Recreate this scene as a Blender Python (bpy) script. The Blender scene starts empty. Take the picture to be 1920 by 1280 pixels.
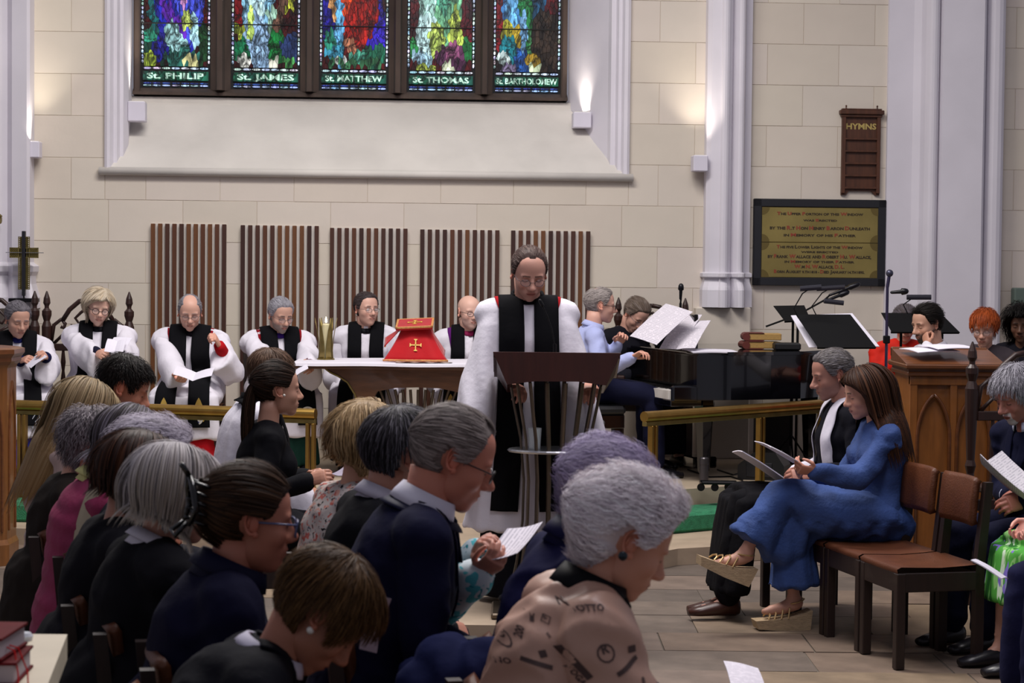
import bpy, math, random
import numpy as np
from mathutils import Vector, Matrix
from mathutils.bvhtree import BVHTree
random.seed(7)
SC = bpy.context.scene
COL = SC.collection

# ---------------------------------------------------------------- camera, world, lights, exposure
FPX = 3840.0
CAMZ = 1.8
PITCH = math.atan(150/3840)
ROLL = 0.010
_f = Vector((0, math.cos(PITCH), -math.sin(PITCH)))
_u0 = Vector((0, math.sin(PITCH), math.cos(PITCH)))
_r0 = Vector((1, 0, 0))
_r = (_r0*math.cos(ROLL) + _u0*math.sin(ROLL)).normalized()
_u = (_u0*math.cos(ROLL) - _r0*math.sin(ROLL)).normalized()
cd = bpy.data.cameras.new('camera'); cam = bpy.data.objects.new('camera', cd); COL.objects.link(cam)
cd.sensor_width = 36; cd.lens = 72; cd.clip_start = .05; cd.clip_end = 100
cam.matrix_world = Matrix(((_r.x, _u.x, -_f.x, 0), (_r.y, _u.y, -_f.y, 0), (_r.z, _u.z, -_f.z, CAMZ), (0, 0, 0, 1)))
cd.dof.use_dof = True; cd.dof.focus_distance = 11.5; cd.dof.aperture_fstop = 8.0
SC.camera = cam
SC.view_settings.view_transform = 'Standard'
SC.view_settings.look = 'None'
SC.view_settings.gamma = 1.0
SC.view_settings.use_curve_mapping = False
SC.view_settings.exposure = 0.0
w = bpy.data.worlds.new('world'); SC.world = w; w.use_nodes = True
bgn = w.node_tree.nodes['Background']; bgn.inputs[0].default_value = (.86, .84, 1.0, 1); bgn.inputs[1].default_value = .235

def area(name, loc, size, power, col=(1, .95, .9), rot=(0, 0, 0), size_y=None):
    l = bpy.data.lights.new(name, 'AREA'); l.energy = power; l.color = col; l.size = size
    if size_y: l.shape = 'RECTANGLE'; l.size_y = size_y
    o = bpy.data.objects.new(name, l); o.location = loc; o.rotation_euler = rot; COL.objects.link(o); return o
area('chancel_lamp', (-1.0, 11.3, 6.6), 3.5, 440, (1, .95, .91), (math.radians(-8), 0, 0), 1.6)
area('crossing_fill', (1.5, 9.0, 6.8), 2.5, 180, (1, .94, .95), (0, 0, 0), 2.5)  # unseen area light, added to brighten the foreground faces
area('nave_fill', (0.6, 6.2, 5.6), 1.6, 90, (.95, .92, 1), (0, math.radians(-12), 0))  # dimmer unseen fill, added over the front rows

def ray(x, y):
    return (_f + _r*((x-960)/FPX) - _u*((y-640)/FPX))
def at(x, y, Y):
    d = ray(x, y); t = Y/d.y
    return Vector((d.x*t, Y, CAMZ + d.z*t))
def atz(x, y, z):
    d = ray(x, y); t = (z-CAMZ)/d.z
    return Vector((d.x*t, d.y*t, z))

# wall frame: local x along the wall, y behind it, z up
WA = math.atan(.07); W0 = Vector((0, 15.5, 0))
WU = Vector((math.cos(WA), math.sin(WA), 0)); WN = Vector((-math.sin(WA), math.cos(WA), 0))
def wpx(x, y, b=0.0):
    d = ray(x, y); o = Vector((0, 0, CAMZ))
    t = (b - (o-W0).dot(WN))/d.dot(WN); p = o+d*t-W0
    return p.dot(WU), p.z
def wp(u, b, z): return W0 + WU*u + WN*b + Vector((0, 0, z))

# ---------------------------------------------------------------- materials
MATS = {}
def srgb(h):
    if isinstance(h, str):
        h = h.lstrip('#'); c = [int(h[i:i+2], 16)/255 for i in (0, 2, 4)]
    else: c = h
    return tuple(((x/12.92) if x <= .04045 else ((x+.055)/1.055)**2.4) for x in c)
class NT:
    def __init__(s, name):
        s.m = bpy.data.materials.new(name); s.m.use_nodes = True
        s.nt = s.m.node_tree; s.b = s.nt.nodes['Principled BSDF']
    def n(s, t, **kw):
        x = s.nt.nodes.new(t)
        for k, v in kw.items():
            if k in x.inputs: x.inputs[k].default_value = v
            else: setattr(x, k, v)
        return x
    def l(s, a, b): s.nt.links.new(a, b)
def mat(name, col, rough=.7, metal=0, var=.12, vscale=3.0, bump=0.0, bscale=60, stretch=(1, 1, 1), spec=.5, coat=0, sheen=0):
    key = name
    if key in MATS: return MATS[key]
    c = srgb(col); t = NT(name); b = t.b
    tc = t.n('ShaderNodeTexCoord'); mp = t.n('ShaderNodeMapping'); mp.inputs['Scale'].default_value = stretch
    t.l(tc.outputs['Object'], mp.inputs[0])
    nz = t.n('ShaderNodeTexNoise'); nz.inputs['Scale'].default_value = vscale; nz.inputs['Detail'].default_value = 5
    t.l(mp.outputs[0], nz.inputs[0])
    rp = t.n('ShaderNodeValToRGB')
    rp.color_ramp.elements[0].position = .3; rp.color_ramp.elements[1].position = .7
    rp.color_ramp.elements[0].color = (*[x*(1-var) for x in c], 1); rp.color_ramp.elements[1].color = (*[min(1, x*(1+var)) for x in c], 1)
    t.l(nz.outputs[0], rp.inputs[0]); t.l(rp.outputs[0], b.inputs['Base Color'])
    b.inputs['Roughness'].default_value = rough; b.inputs['Metallic'].default_value = metal
    b.inputs['Specular IOR Level'].default_value = spec
    b.inputs['Coat Weight'].default_value = coat
    if sheen: b.inputs['Sheen Weight'].default_value = sheen
    if bump:
        n2 = t.n('ShaderNodeTexNoise'); n2.inputs['Scale'].default_value = bscale; n2.inputs['Detail'].default_value = 4
        t.l(mp.outputs[0], n2.inputs[0])
        bp = t.n('ShaderNodeBump'); bp.inputs['Strength'].default_value = bump; bp.inputs['Distance'].default_value = .01
        t.l(n2.outputs[0], bp.inputs['Height']); t.l(bp.outputs[0], b.inputs['Normal'])
    MATS[key] = t.m; return t.m
def objmat(name, rough=.7, metal=0, var=.1, vscale=4, bump=0, bscale=40, stretch=(1, 1, 1), emit=0):
    """colour comes from the object's own colour"""
    if name in MATS: return MATS[name]
    t = NT(name); b = t.b
    oi = t.n('ShaderNodeObjectInfo'); tc = t.n('ShaderNodeTexCoord'); mp = t.n('ShaderNodeMapping'); mp.inputs['Scale'].default_value = stretch
    t.l(tc.outputs['Object'], mp.inputs[0])
    nz = t.n('ShaderNodeTexNoise'); nz.inputs['Scale'].default_value = vscale; nz.inputs['Detail'].default_value = 5
    t.l(mp.outputs[0], nz.inputs[0])
    mr = t.n('ShaderNodeMapRange'); mr.inputs[1].default_value = .25; mr.inputs[2].default_value = .75; mr.inputs[3].default_value = 1-var; mr.inputs[4].default_value = 1+var
    t.l(nz.outputs[0], mr.inputs[0])
    mx = t.n('ShaderNodeVectorMath'); mx.operation = 'SCALE'
    t.l(oi.outputs['Color'], mx.inputs[0]); t.l(mr.outputs[0], mx.inputs['Scale'])
    b.inputs['Roughness'].default_value = rough; b.inputs['Metallic'].default_value = metal
    if emit:
        t.l(mx.outputs[0], b.inputs['Emission Color']); b.inputs['Emission Strength'].default_value = emit
        b.inputs['Base Color'].default_value = (.01, .01, .01, 1)
    else: t.l(mx.outputs[0], b.inputs['Base Color'])
    if bump:
        n2 = t.n('ShaderNodeTexNoise'); n2.inputs['Scale'].default_value = bscale; n2.inputs['Detail'].default_value = 4
        t.l(mp.outputs[0], n2.inputs[0])
        bp = t.n('ShaderNodeBump'); bp.inputs['Strength'].default_value = bump; bp.inputs['Distance'].default_value = .01
        t.l(n2.outputs[0], bp.inputs['Height']); t.l(bp.outputs[0], b.inputs['Normal'])
    MATS[name] = t.m; return t.m
def attrmat(name, rough=.5, bump=0, bscale=80, spec=.4):
    if name in MATS: return MATS[name]
    t = NT(name); b = t.b
    a = t.n('ShaderNodeAttribute'); a.attribute_name = 'Col'
    t.l(a.outputs['Color'], b.inputs['Base Color']); b.inputs['Roughness'].default_value = rough
    b.inputs['Specular IOR Level'].default_value = spec
    if bump:
        n2 = t.n('ShaderNodeTexNoise'); n2.inputs['Scale'].default_value = bscale; n2.inputs['Detail'].default_value = 3
        bp = t.n('ShaderNodeBump'); bp.inputs['Strength'].default_value = bump; bp.inputs['Distance'].default_value = .002
        t.l(n2.outputs[0], bp.inputs['Height']); t.l(bp.outputs[0], b.inputs['Normal'])
    MATS[name] = t.m; return t.m
SKIN = attrmat('skin', .5, .15, 120)
HAIR = attrmat('hair', .5, 0, spec=.12)
def cloth(name, col, bump=.35, var=.1, rough=.85, sheen=.0, bscale=22, spec=.12):
    return mat('cloth_'+name, col, rough, 0, var, 9, bump, bscale, spec=spec, sheen=sheen)
def wood(name, col, rough=.4, var=.3, st=(3, 3, .35), coat=.2, vs=12):
    return mat('wood_'+name, col, rough, 0, var, vs, .05, 60, st, coat=coat)
def flat(name, col, rough=.5, metal=0, coat=0, spec=.5): return mat(name, col, rough, metal, .04, 5, coat=coat, spec=spec)
def emis(name, col, st):
    if name in MATS: return MATS[name]
    t = NT(name); t.b.inputs['Base Color'].default_value = (*srgb(col), 1); t.b.inputs['Emission Color'].default_value = (*srgb(col), 1); t.b.inputs['Emission Strength'].default_value = st
    MATS[name] = t.m; return t.m
def printed(name, base='#dcd6de', ink='#8a8690', scale=55, axis=1, coverage=.55):
    """paper with rows of fine print"""
    if name in MATS: return MATS[name]
    t = NT(name); b = t.b; tc = t.n('ShaderNodeTexCoord'); sp = t.n('ShaderNodeSeparateXYZ'); t.l(tc.outputs['Object'], sp.inputs[0])
    w_ = t.n('ShaderNodeMath'); w_.operation = 'MULTIPLY'; w_.inputs[1].default_value = scale*6.283; t.l(sp.outputs[axis], w_.inputs[0])
    s = t.n('ShaderNodeMath'); s.operation = 'SINE'; t.l(w_.outputs[0], s.inputs[0])
    g = t.n('ShaderNodeMath'); g.operation = 'GREATER_THAN'; g.inputs[1].default_value = .35; t.l(s.outputs[0], g.inputs[0])
    nz = t.n('ShaderNodeTexNoise'); nz.inputs['Scale'].default_value = 60; t.l(tc.outputs['Object'], nz.inputs[0])
    g2 = t.n('ShaderNodeMath'); g2.operation = 'GREATER_THAN'; g2.inputs[1].default_value = 1-coverage; t.l(nz.outputs[0], g2.inputs[0])
    m = t.n('ShaderNodeMath'); m.operation = 'MULTIPLY'; t.l(g.outputs[0], m.inputs[0]); t.l(g2.outputs[0], m.inputs[1])
    mm = t.n('ShaderNodeMath'); mm.operation = 'MULTIPLY'; mm.inputs[1].default_value = .6; t.l(m.outputs[0], mm.inputs[0])
    mx = t.n('ShaderNodeMix'); mx.data_type = 'RGBA'; mx.inputs[6].default_value = (*srgb(base), 1); mx.inputs[7].default_value = (*srgb(ink), 1)
    t.l(mm.outputs[0], mx.inputs[0]); t.l(mx.outputs[2], b.inputs['Base Color']); b.inputs['Roughness'].default_value = .8
    MATS[name] = t.m; return t.m

# ---------------------------------------------------------------- mesh helpers
def tag(o, label=None, cat=None, group=None, kind=None):
    if label: o['label'] = label
    if cat: o['category'] = cat
    if group: o['group'] = group
    if kind: o['kind'] = kind
    return o
def thing(name, label, cat, loc=(0, 0, 0), rotz=0, group=None, kind=None):
    o = bpy.data.objects.new(name, None); COL.objects.link(o); o.location = loc; o.rotation_euler = (0, 0, rotz); o.empty_display_size = .1
    return tag(o, label, cat, group, kind)
def link(name, me, material, parent=None, loc=None, rotz=None):
    o = bpy.data.objects.new(name, me); COL.objects.link(o)
    if material is not None and len(me.materials) == 0: me.materials.append(material)
    if parent is not None: o.parent = parent
    if loc is not None: o.location = loc
    if rotz is not None: o.rotation_euler = (0, 0, rotz)
    return o
def copy_tree(o, parent=None):
    c = o.copy(); COL.objects.link(c); c.parent = parent
    for ch in list(o.children): copy_tree(ch, c)
    return c
class MB:
    def __init__(s): s.V = []; s.F = []; s.n = 0; s.smooth = False; s.C = []
    def add(s, v, f, col=None):
        v = [tuple(p) for p in v]
        s.V += v; s.F += [tuple(i+s.n for i in q) for q in f]; s.n += len(v)
        if col is not None: s.C += [col]*len(v)
        return s
    def box(s, x0, x1, y0, y1, z0, z1, b=0, M=None):
        if b <= 0:
            v = [(x0, y0, z0), (x1, y0, z0), (x1, y1, z0), (x0, y1, z0), (x0, y0, z1), (x1, y0, z1), (x1, y1, z1), (x0, y1, z1)]
            f = [(0, 3, 2, 1), (4, 5, 6, 7), (0, 1, 5, 4), (1, 2, 6, 5), (2, 3, 7, 6), (3, 0, 4, 7)]
        else:
            c = ((x0+x1)/2, (y0+y1)/2, (z0+z1)/2); h = (abs(x1-x0)/2, abs(y1-y0)/2, abs(z1-z0)/2); b = min(b, .45*min(h)*2*.5+1e-6) if b > min(h) else b
            v = []; idx = {}
            for sx in (-1, 1):
                for sy in (-1, 1):
                    for sz in (-1, 1):
                        for a in range(3):
                            hh = [h[k]-(0 if k == a else b) for k in range(3)]
                            idx[(sx, sy, sz, a)] = len(v); v.append((c[0]+sx*hh[0], c[1]+sy*hh[1], c[2]+sz*hh[2]))
            f = []
            for a in range(3):
                o1, o2 = [k for k in range(3) if k != a]
                for sa in (-1, 1):
                    q = []
                    for s1, s2 in ((-1, -1), (1, -1), (1, 1), (-1, 1)):
                        k = [0, 0, 0]; k[a] = sa; k[o1] = s1; k[o2] = s2; q.append(idx[(*k, a)])
                    flip = (sa < 0) ^ (a == 1); f.append(tuple(q[::-1] if flip else q))
            for a in range(3):
                o1, o2 = [k for k in range(3) if k != a]
                for s1 in (-1, 1):
                    for s2 in (-1, 1):
                        k = [0, 0, 0]; k[o1] = s1; k[o2] = s2
                        ka = list(k); kb = list(k); ka[a] = -1; kb[a] = 1
                        q = [idx[(*ka, o1)], idx[(*kb, o1)], idx[(*kb, o2)], idx[(*ka, o2)]]
                        flip = (s1*s2 > 0) ^ (a == 1); f.append(tuple(q if flip else q[::-1]))
            for sx in (-1, 1):
                for sy in (-1, 1):
                    for sz in (-1, 1):
                        q = [idx[(sx, sy, sz, a)] for a in range(3)]; f.append(tuple(q if sx*sy*sz > 0 else q[::-1]))
        if M is not None: v = [M @ Vector(p) for p in v]
        return s.add(v, f)
    def loft(s, rings, n=16, cap=True, closed=True, col=None):
        """rings: (centre, axis_a, axis_b) vectors with their radii in them"""
        v = []; f = []
        for c, a, b in rings:
            c = Vector(c); a = Vector(a); b = Vector(b)
            for i in range(n):
                t = 2*math.pi*i/n; v.append(c+a*math.cos(t)+b*math.sin(t))
        m = len(rings)
        for j in range(m-1):
            for i in range(n):
                k = (i+1) % n; f.append((j*n+i, j*n+k, (j+1)*n+k, (j+1)*n+i))
        if cap: f.append(tuple(range(n))[::-1]); f.append(tuple((m-1)*n+i for i in range(n)))
        return s.add(v, f, col)
    def tube(s, pts, r, n=8, cap=True, flatr=1.0, up=None, ball=False):
        pts = [Vector(p) for p in pts]; m = len(pts)
        rs = list(r) if isinstance(r, (list, tuple)) else [r]*m
        if ball and m > 1:
            d0 = (pts[0]-pts[1]).normalized(); d1 = (pts[-1]-pts[-2]).normalized()
            pts = [pts[0]+d0*rs[0]*.98, pts[0]+d0*rs[0]*.7]+pts+[pts[-1]+d1*rs[-1]*.7, pts[-1]+d1*rs[-1]*.98]
            rs = [rs[0]*.2, rs[0]*.71]+rs+[rs[-1]*.71, rs[-1]*.2]; m += 4
        rings = []; prev = None
        for i, p in enumerate(pts):
            t = (pts[min(i+1, m-1)]-pts[max(i-1, 0)]).normalized()
            if prev is None:
                ref = Vector(up) if up else (Vector((0, 0, 1)) if abs(t.z) < .9 else Vector((1, 0, 0)))
            else: ref = prev
            a = (ref-t*ref.dot(t))
            if a.length < 1e-5: a = Vector((1, 0, 0))-t*t.x
            a.normalize(); b = t.cross(a); prev = a
            rings.append((p, a*rs[i], b*rs[i]*flatr))
        return s.loft(rings, n, cap)
    def lathe(s, prof, n=16, c=(0, 0, 0), M=None):
        rings = [((c[0], c[1], c[2]+z), (r, 0, 0), (0, r, 0)) for r, z in prof]
        k = len(s.V); s.loft(rings, n)
        if M is not None: s.V[k:] = [tuple(M @ Vector(p)) for p in s.V[k:]]
        return s
    def prism(s, poly, a0, a1, plane='xz', M=None):
        """poly: 2D points counter-clockwise; extruded along the third axis from a0 to a1"""
        n = len(poly)
        def mk(p, a): return {'xz': (p[0], a, p[1]), 'xy': (p[0], p[1], a), 'yz': (a, p[0], p[1])}[plane]
        v = [mk(p, a0) for p in poly]+[mk(p, a1) for p in poly]
        ar = sum(poly[i][0]*poly[(i+1) % n][1]-poly[(i+1) % n][0]*poly[i][1] for i in range(n))
        f = [tuple(range(n)), tuple(range(n, 2*n))[::-1]]+[(i, i+n, (i+1) % n+n, (i+1) % n) for i in range(n)]
        flip = (ar < 0) ^ (a1 < a0) ^ (plane != 'xz')
        if flip: f = [q[::-1] for q in f]
        if M is not None: v = [M @ Vector(p) for p in v]
        return s.add(v, f)
    def grid(s, P):
        """P: rows of points -> surface"""
        m = len(P); n = len(P[0]); v = [p for r in P for p in r]
        return s.add(v, [(i*n+j, i*n+j+1, (i+1)*n+j+1, (i+1)*n+j) for i in range(m-1) for j in range(n-1)])
    def sphere(s, c, r, n=12, m=8, M=None):
        r = r if isinstance(r, (tuple, list)) else (r, r, r); v = []; f = []
        for j in range(1, m):
            t = math.pi*j/m
            for i in range(n):
                p = 2*math.pi*i/n; v.append((c[0]+r[0]*math.sin(t)*math.cos(p), c[1]+r[1]*math.sin(t)*math.sin(p), c[2]+r[2]*math.cos(t)))
        v += [(c[0], c[1], c[2]+r[2]), (c[0], c[1], c[2]-r[2])]; T = len(v)-2; B = T+1
        for j in range(m-2):
            for i in range(n): k = (i+1) % n; f.append((j*n+i, (j+1)*n+i, (j+1)*n+k, j*n+k))
        for i in range(n): k = (i+1) % n; f.append((T, i, k)); f.append((B, (m-2)*n+k, (m-2)*n+i))
        if M is not None: v = [M @ Vector(p) for p in v]
        return s.add(v, f)
    def mesh(s, name, smooth=False):
        me = bpy.data.meshes.new(name); me.from_pydata(s.V, [], s.F)
        if s.C and len(s.C) == len(s.V):
            a = me.color_attributes.new('Col', 'FLOAT_COLOR', 'POINT')
            a.data.foreach_set('color', np.array([(*c, 1) for c in s.C], dtype=np.float32).ravel())
        if smooth: me.shade_smooth()
        return me
    def build(s, name, material, parent=None, loc=None, rotz=None, smooth=False):
        return link(name, s.mesh(name, smooth), material, parent, loc, rotz)
def np_mesh(name, v, f, col=None, smooth=True):
    me = bpy.data.meshes.new(name); v = np.asarray(v, dtype=np.float32)
    f = np.asarray(f, dtype=np.int32); k = f.shape[1]
    me.vertices.add(len(v)); me.vertices.foreach_set('co', v.ravel())
    me.loops.add(f.size); me.loops.foreach_set('vertex_index', f.ravel())
    me.polygons.add(len(f)); me.polygons.foreach_set('loop_start', np.arange(0, f.size, k, dtype=np.int32))
    me.polygons.foreach_set('loop_total', np.full(len(f), k, dtype=np.int32)) if False else None
    me.update(calc_edges=True); me.validate()
    if col is not None:
        a = me.color_attributes.new('Col', 'FLOAT_COLOR', 'POINT')
        c4 = np.ones((len(v), 4), np.float32); c4[:, :3] = col; a.data.foreach_set('color', c4.ravel())
    if smooth: me.shade_smooth()
    return me
def remesh(mb, voxel, iters=6, factor=.5):
    me = mb.mesh('tmp'); o = bpy.data.objects.new('tmp', me); COL.objects.link(o)
    r = o.modifiers.new('r', 'REMESH'); r.mode = 'VOXEL'; r.voxel_size = voxel
    if iters: sm = o.modifiers.new('s', 'SMOOTH'); sm.factor = factor; sm.iterations = iters
    dg = bpy.context.evaluated_depsgraph_get(); dg.update()
    m2 = bpy.data.meshes.new_from_object(o.evaluated_get(dg)); bpy.data.objects.remove(o); bpy.data.meshes.remove(me)
    return m2
def mesh_arrays(me):
    v = np.empty(len(me.vertices)*3, np.float32); me.vertices.foreach_get('co', v)
    n = np.empty(len(me.vertices)*3, np.float32); me.vertices.foreach_get('normal', n)
    return v.reshape(-1, 3), n.reshape(-1, 3)
def mesh_faces(me): return [tuple(p.vertices) for p in me.polygons]
def wav(v, seed, freq, warp=1.0, aniso=(1, 1, 1)):
    r = np.random.RandomState(seed); q = v*np.array(aniso)*freq; s = 0
    for i in range(5):
        d = r.normal(size=3); d /= np.linalg.norm(d); ph = r.rand()*6.28
        q2 = q + warp*.5*np.stack([np.sin(q[:, 1]*1.3+ph), np.sin(q[:, 2]*1.1+ph*2), np.sin(q[:, 0]*1.2-ph)], 1)
        s = s + np.sin(q2@d*6.28*(.6+.25*i)+ph)/(1+.35*i)
    return s/3.0
def displace(me, fn):
    v, n = mesh_arrays(me); d = fn(v, n); v2 = v + n*d[:, None]
    me.vertices.foreach_set('co', v2.astype(np.float32).ravel()); me.update()
def folds(me, amp=.006, freq=5, seed=1, aniso=(1, 1, 1)):
    displace(me, lambda v, n: amp*(1-2*np.abs(wav(v, seed, freq, 1.5, aniso)))+amp*.5*wav(v, seed+9, freq*.5))
_txtcache = {}
def text_mesh(txt, size=1.0, thick=0.0, ext=0.002, shear=0):
    c = bpy.data.curves.new('t', 'FONT'); c.body = txt; c.size = size; c.offset = thick; c.extrude = ext; c.shear = shear; c.resolution_u = 2
    o = bpy.data.objects.new('t', c); COL.objects.link(o)
    dg = bpy.context.evaluated_depsgraph_get(); dg.update()
    me = bpy.data.meshes.new_from_object(o.evaluated_get(dg)); bpy.data.objects.remove(o); bpy.data.curves.remove(c)
    v = np.empty(len(me.vertices)*3, np.float32); me.vertices.foreach_get('co', v); v = v.reshape(-1, 3)
    w_ = (v[:, 0].max()-v[:, 0].min()) if len(v) else 0
    fs = mesh_faces(me); bpy.data.meshes.remove(me)
    return v, fs, w_
def add_text(mb, txt, cx, z, width, height, y, thick=.02):
    """text standing in the xz plane, facing -y, centred on cx, baseline z"""
    v, fs, w_ = text_mesh(txt, 1.0, thick, .01)
    if w_ == 0: return
    x0 = v[:, 0].min(); sx = width/w_; sz = height/.73
    mb.add([(cx-width/2+(p[0]-x0)*sx, y-p[2]*.1, z+p[1]*sz) for p in v], fs)

# ---------------------------------------------------------------- the building
PLASTER = objmat('painted_stone', .75, var=.05, vscale=2.5, bump=.12, bscale=14)
WHITE = mat('white_paint', '#d6d2da', .6, 0, .04, 3, .1, 10)
SILLM = mat('sill_plaster', '#cac5be', .8, 0, .08, 2.5, .25, 9)
STONEFRAME = mat('brown_stone', '#43362f', .8, 0, .35, 7, .4, 30, (1, 1, .3))
U0, _ = wpx(197, 150); U1, _ = wpx(1181, 150); _, ZS = wpx(690, 322)
WALLCOL = srgb('#d1c7ba')
wall = thing('wall_back', 'cream painted ashlar wall with large stone blocks behind the clergy', None, W0, WA, kind='structure')
def wallobj(name, mb, m, **kw): return mb.build(name, m, wall, **kw)
bk = MB(); zT = 5.0
bk.box(-5.2, U0, .004, .5, 0, zT).box(U1, 5.2, .004, .5, 0, zT).box(U0, U1, .004, .5, 0, ZS-.03)
o = bk.build('backing', PLASTER, wall); o.color = (WALLCOL[0]*.9, WALLCOL[1]*.87, WALLCOL[2]*.83, 1)
blocks = {}
def block(u0, u1, z0, z1):
    w_, h_ = u1-u0, z1-z0
    if w_ < .04 or h_ < .03: return
    g = .0016; k = (round(w_, 3), round(h_, 3))
    if k not in blocks:
        b = MB(); b.box(-w_/2+g, w_/2-g, 0, .03, -h_/2+g, h_/2-g, .0012); blocks[k] = b.mesh('stone_block')
    o = link('stone_block', blocks[k], PLASTER, wall, ((u0+u1)/2, random.uniform(-.0012, .0012), (z0+z1)/2))
    j = random.uniform(.965, 1.03); o.color = (WALLCOL[0]*j, WALLCOL[1]*j*random.uniform(.99, 1.01), WALLCOL[2]*j*random.uniform(.97, 1.02), 1)
r_ = 0; z = 1.30-.31*3
while z < 4.6:
    u = -4.4 + (r_ % 2)*.275
    while u < 4.5:
        a, b_, c, d = u, u+.55, z, z+.31
        if b_ <= U0 or a >= U1 or d <= ZS-.02: block(a, b_, c, d)
        elif c < ZS-.05:
            if a < U0: block(a, U0, c, d)
            if b_ > U1: block(U1, b_, c, d)
            block(max(a, U0), min(b_, U1), c, ZS-.03)
        else:
            if a < U0: block(a, U0, c, d)
            if b_ > U1: block(U1, b_, c, d)
        u += .55
    z += .31; r_ += 1

# window recess: splayed jambs with mouldings, sloping sill
BD = .62
UL, zl = wpx(250, 178, BD); UR, zr = wpx(1063, 191, BD); ZG = wpx(655, 184, BD)[1]
j = MB()
pl = [(U0-.0, -.03), (U0+.02, -.045), (U0+.04, -.03), (U0+.06, .03), (U0+.085, .03), (U0+.10, .09), (U0+.125, .09), (U0+.15, .2), (UL-.01, BD)]
for i in range(len(pl)-1):
    (a, b0), (c, b1) = pl[i], pl[i+1]
    j.add([(a, b0, ZS-.0), (c, b1, ZS), (c, b1, zT), (a, b0, zT)], [(0, 1, 2, 3)])
j.add([(U0-.0, -.03, ZS), (U0, .03, ZS), (U0, .03, zT), (U0, -.03, zT)], [(0, 3, 2, 1)])
j.build('jamb', WHITE, wall)
j = MB()
pr = [(U1, -.03), (U1-.02, -.045), (U1-.045, -.03), (U1-.06, .02), (U1-.085, .02), (U1-.10, .07), (U1-.135, .07), (U1-.15, .13), (UR+.01, BD)]
for i in range(len(pr)-1):
    (a, b0), (c, b1) = pr[i], pr[i+1]
    j.add([(a, b0, ZS), (c, b1, ZS), (c, b1, zT), (a, b0, zT)], [(0, 3, 2, 1)])
j.add([(U1, -.03, ZS), (U1, .03, ZS), (U1, .03, zT), (U1, -.03, zT)], [(0, 1, 2, 3)])
j.build('jamb', WHITE, wall)
# sill
s = MB(); N_ = 24; rows = []
for k, (b0, zz, l_, r2) in enumerate([(-.035, ZS+.0, U0, U1), (.0, ZS+.02, U0+.05, U1-.02), (.30, (ZS+ZG-.06)/2+.0, U0+.12, (U1*.5+UR*.5)), (BD-.05, ZG-.075, UL-.02, UR+.03), (BD-.03, ZG-.06, UL-.02, UR+.03), (BD-.03, ZG-.015, UL-.02, UR+.06), (BD+.05, ZG, UL-.02, UR+.06)]):
    rows.append([(l_+(r2-l_)*i/N_, b0, zz) for i in range(N_+1)])
s.grid(rows); s.build('window_sill', SILLM, wall)
s = MB(); s.tube([(U0-.04, -.03, ZS-.02), (U1+.03, -.03, ZS-.02)], .03, 10); s.build('sill_moulding', SILLM, wall, smooth=True)

# stained glass ------------------------------------------------
GLASS = objmat('stained_glass', .2, var=.9, vscale=15, stretch=(1, 1, .45), emit=.85)
_nt = GLASS.node_tree; _b = _nt.nodes['Principled BSDF']; _src = _b.inputs['Emission Color'].links[0].from_socket
_n = _nt.nodes.new('ShaderNodeTexNoise'); _n.inputs['Scale'].default_value = 14; _n.inputs['Detail'].default_value = 3; _n.inputs['Distortion'].default_value = 1.5
_m = [x for x in _nt.nodes if x.bl_idname == 'ShaderNodeMapping'][0]; _nt.links.new(_m.outputs[0], _n.inputs[0])
_a = _nt.nodes.new('ShaderNodeMath'); _a.operation = 'SUBTRACT'; _a.inputs[1].default_value = .5; _nt.links.new(_n.outputs[0], _a.inputs[0])
_c = _nt.nodes.new('ShaderNodeMath'); _c.operation = 'ABSOLUTE'; _nt.links.new(_a.outputs[0], _c.inputs[0])
_r_ = _nt.nodes.new('ShaderNodeMapRange'); _r_.inputs[1].default_value = .0; _r_.inputs[2].default_value = .085; _r_.inputs[3].default_value = .04; _r_.inputs[4].default_value = 1.25; _nt.links.new(_c.outputs[0], _r_.inputs[0])
_v = _nt.nodes.new('ShaderNodeVectorMath'); _v.operation = 'SCALE'; _nt.links.new(_src, _v.inputs[0]); _nt.links.new(_r_.outputs[0], _v.inputs['Scale']); _nt.links.new(_v.outputs[0], _b.inputs['Emission Color'])
fr = thing('window_frame', 'dark brown stone mullions and base of the stained glass window', None, wp((UL+UR)/2, BD, ZG), WA, kind='structure')
uc = (UL+UR)/2; mbf = MB()
mpx = [(250, 262), (394, 432), (563, 598), (729, 763), (892, 925), (1053, 1064)]
lights = []
edges = []
for (a, b_) in mpx:
    ua = wpx(a, 90, BD-.06)[0]; ub = wpx(b_, 90, BD-.06)[0]; edges.append((ua, ub))
HT = zT-ZG
for k, (ua, ub) in enumerate(edges):
    m = MB(); wd = ub-ua; c = (ua+ub)/2-uc
    if 0 < k < 5: m.prism([(c-wd/2, .06), (c-wd*.5, -.02), (c-wd*.22, -.05), (c-wd*.13, -.13), (c+wd*.13, -.13), (c+wd*.22, -.05), (c+wd/2, -.02), (c+wd/2, .06)], .04, HT, 'xy')
    else: m.box(c-wd/2, c+wd/2, -.06, .08, 0, HT, .01)
    m.build('mullion', STONEFRAME, fr)
m = MB(); m.prism([(-.07, 0), (-.07, .02), (.0, .055), (.06, .055), (.06, 0)], UL-uc, UR-uc, 'yz'); m.build('base_rail', STONEFRAME, fr)
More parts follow.
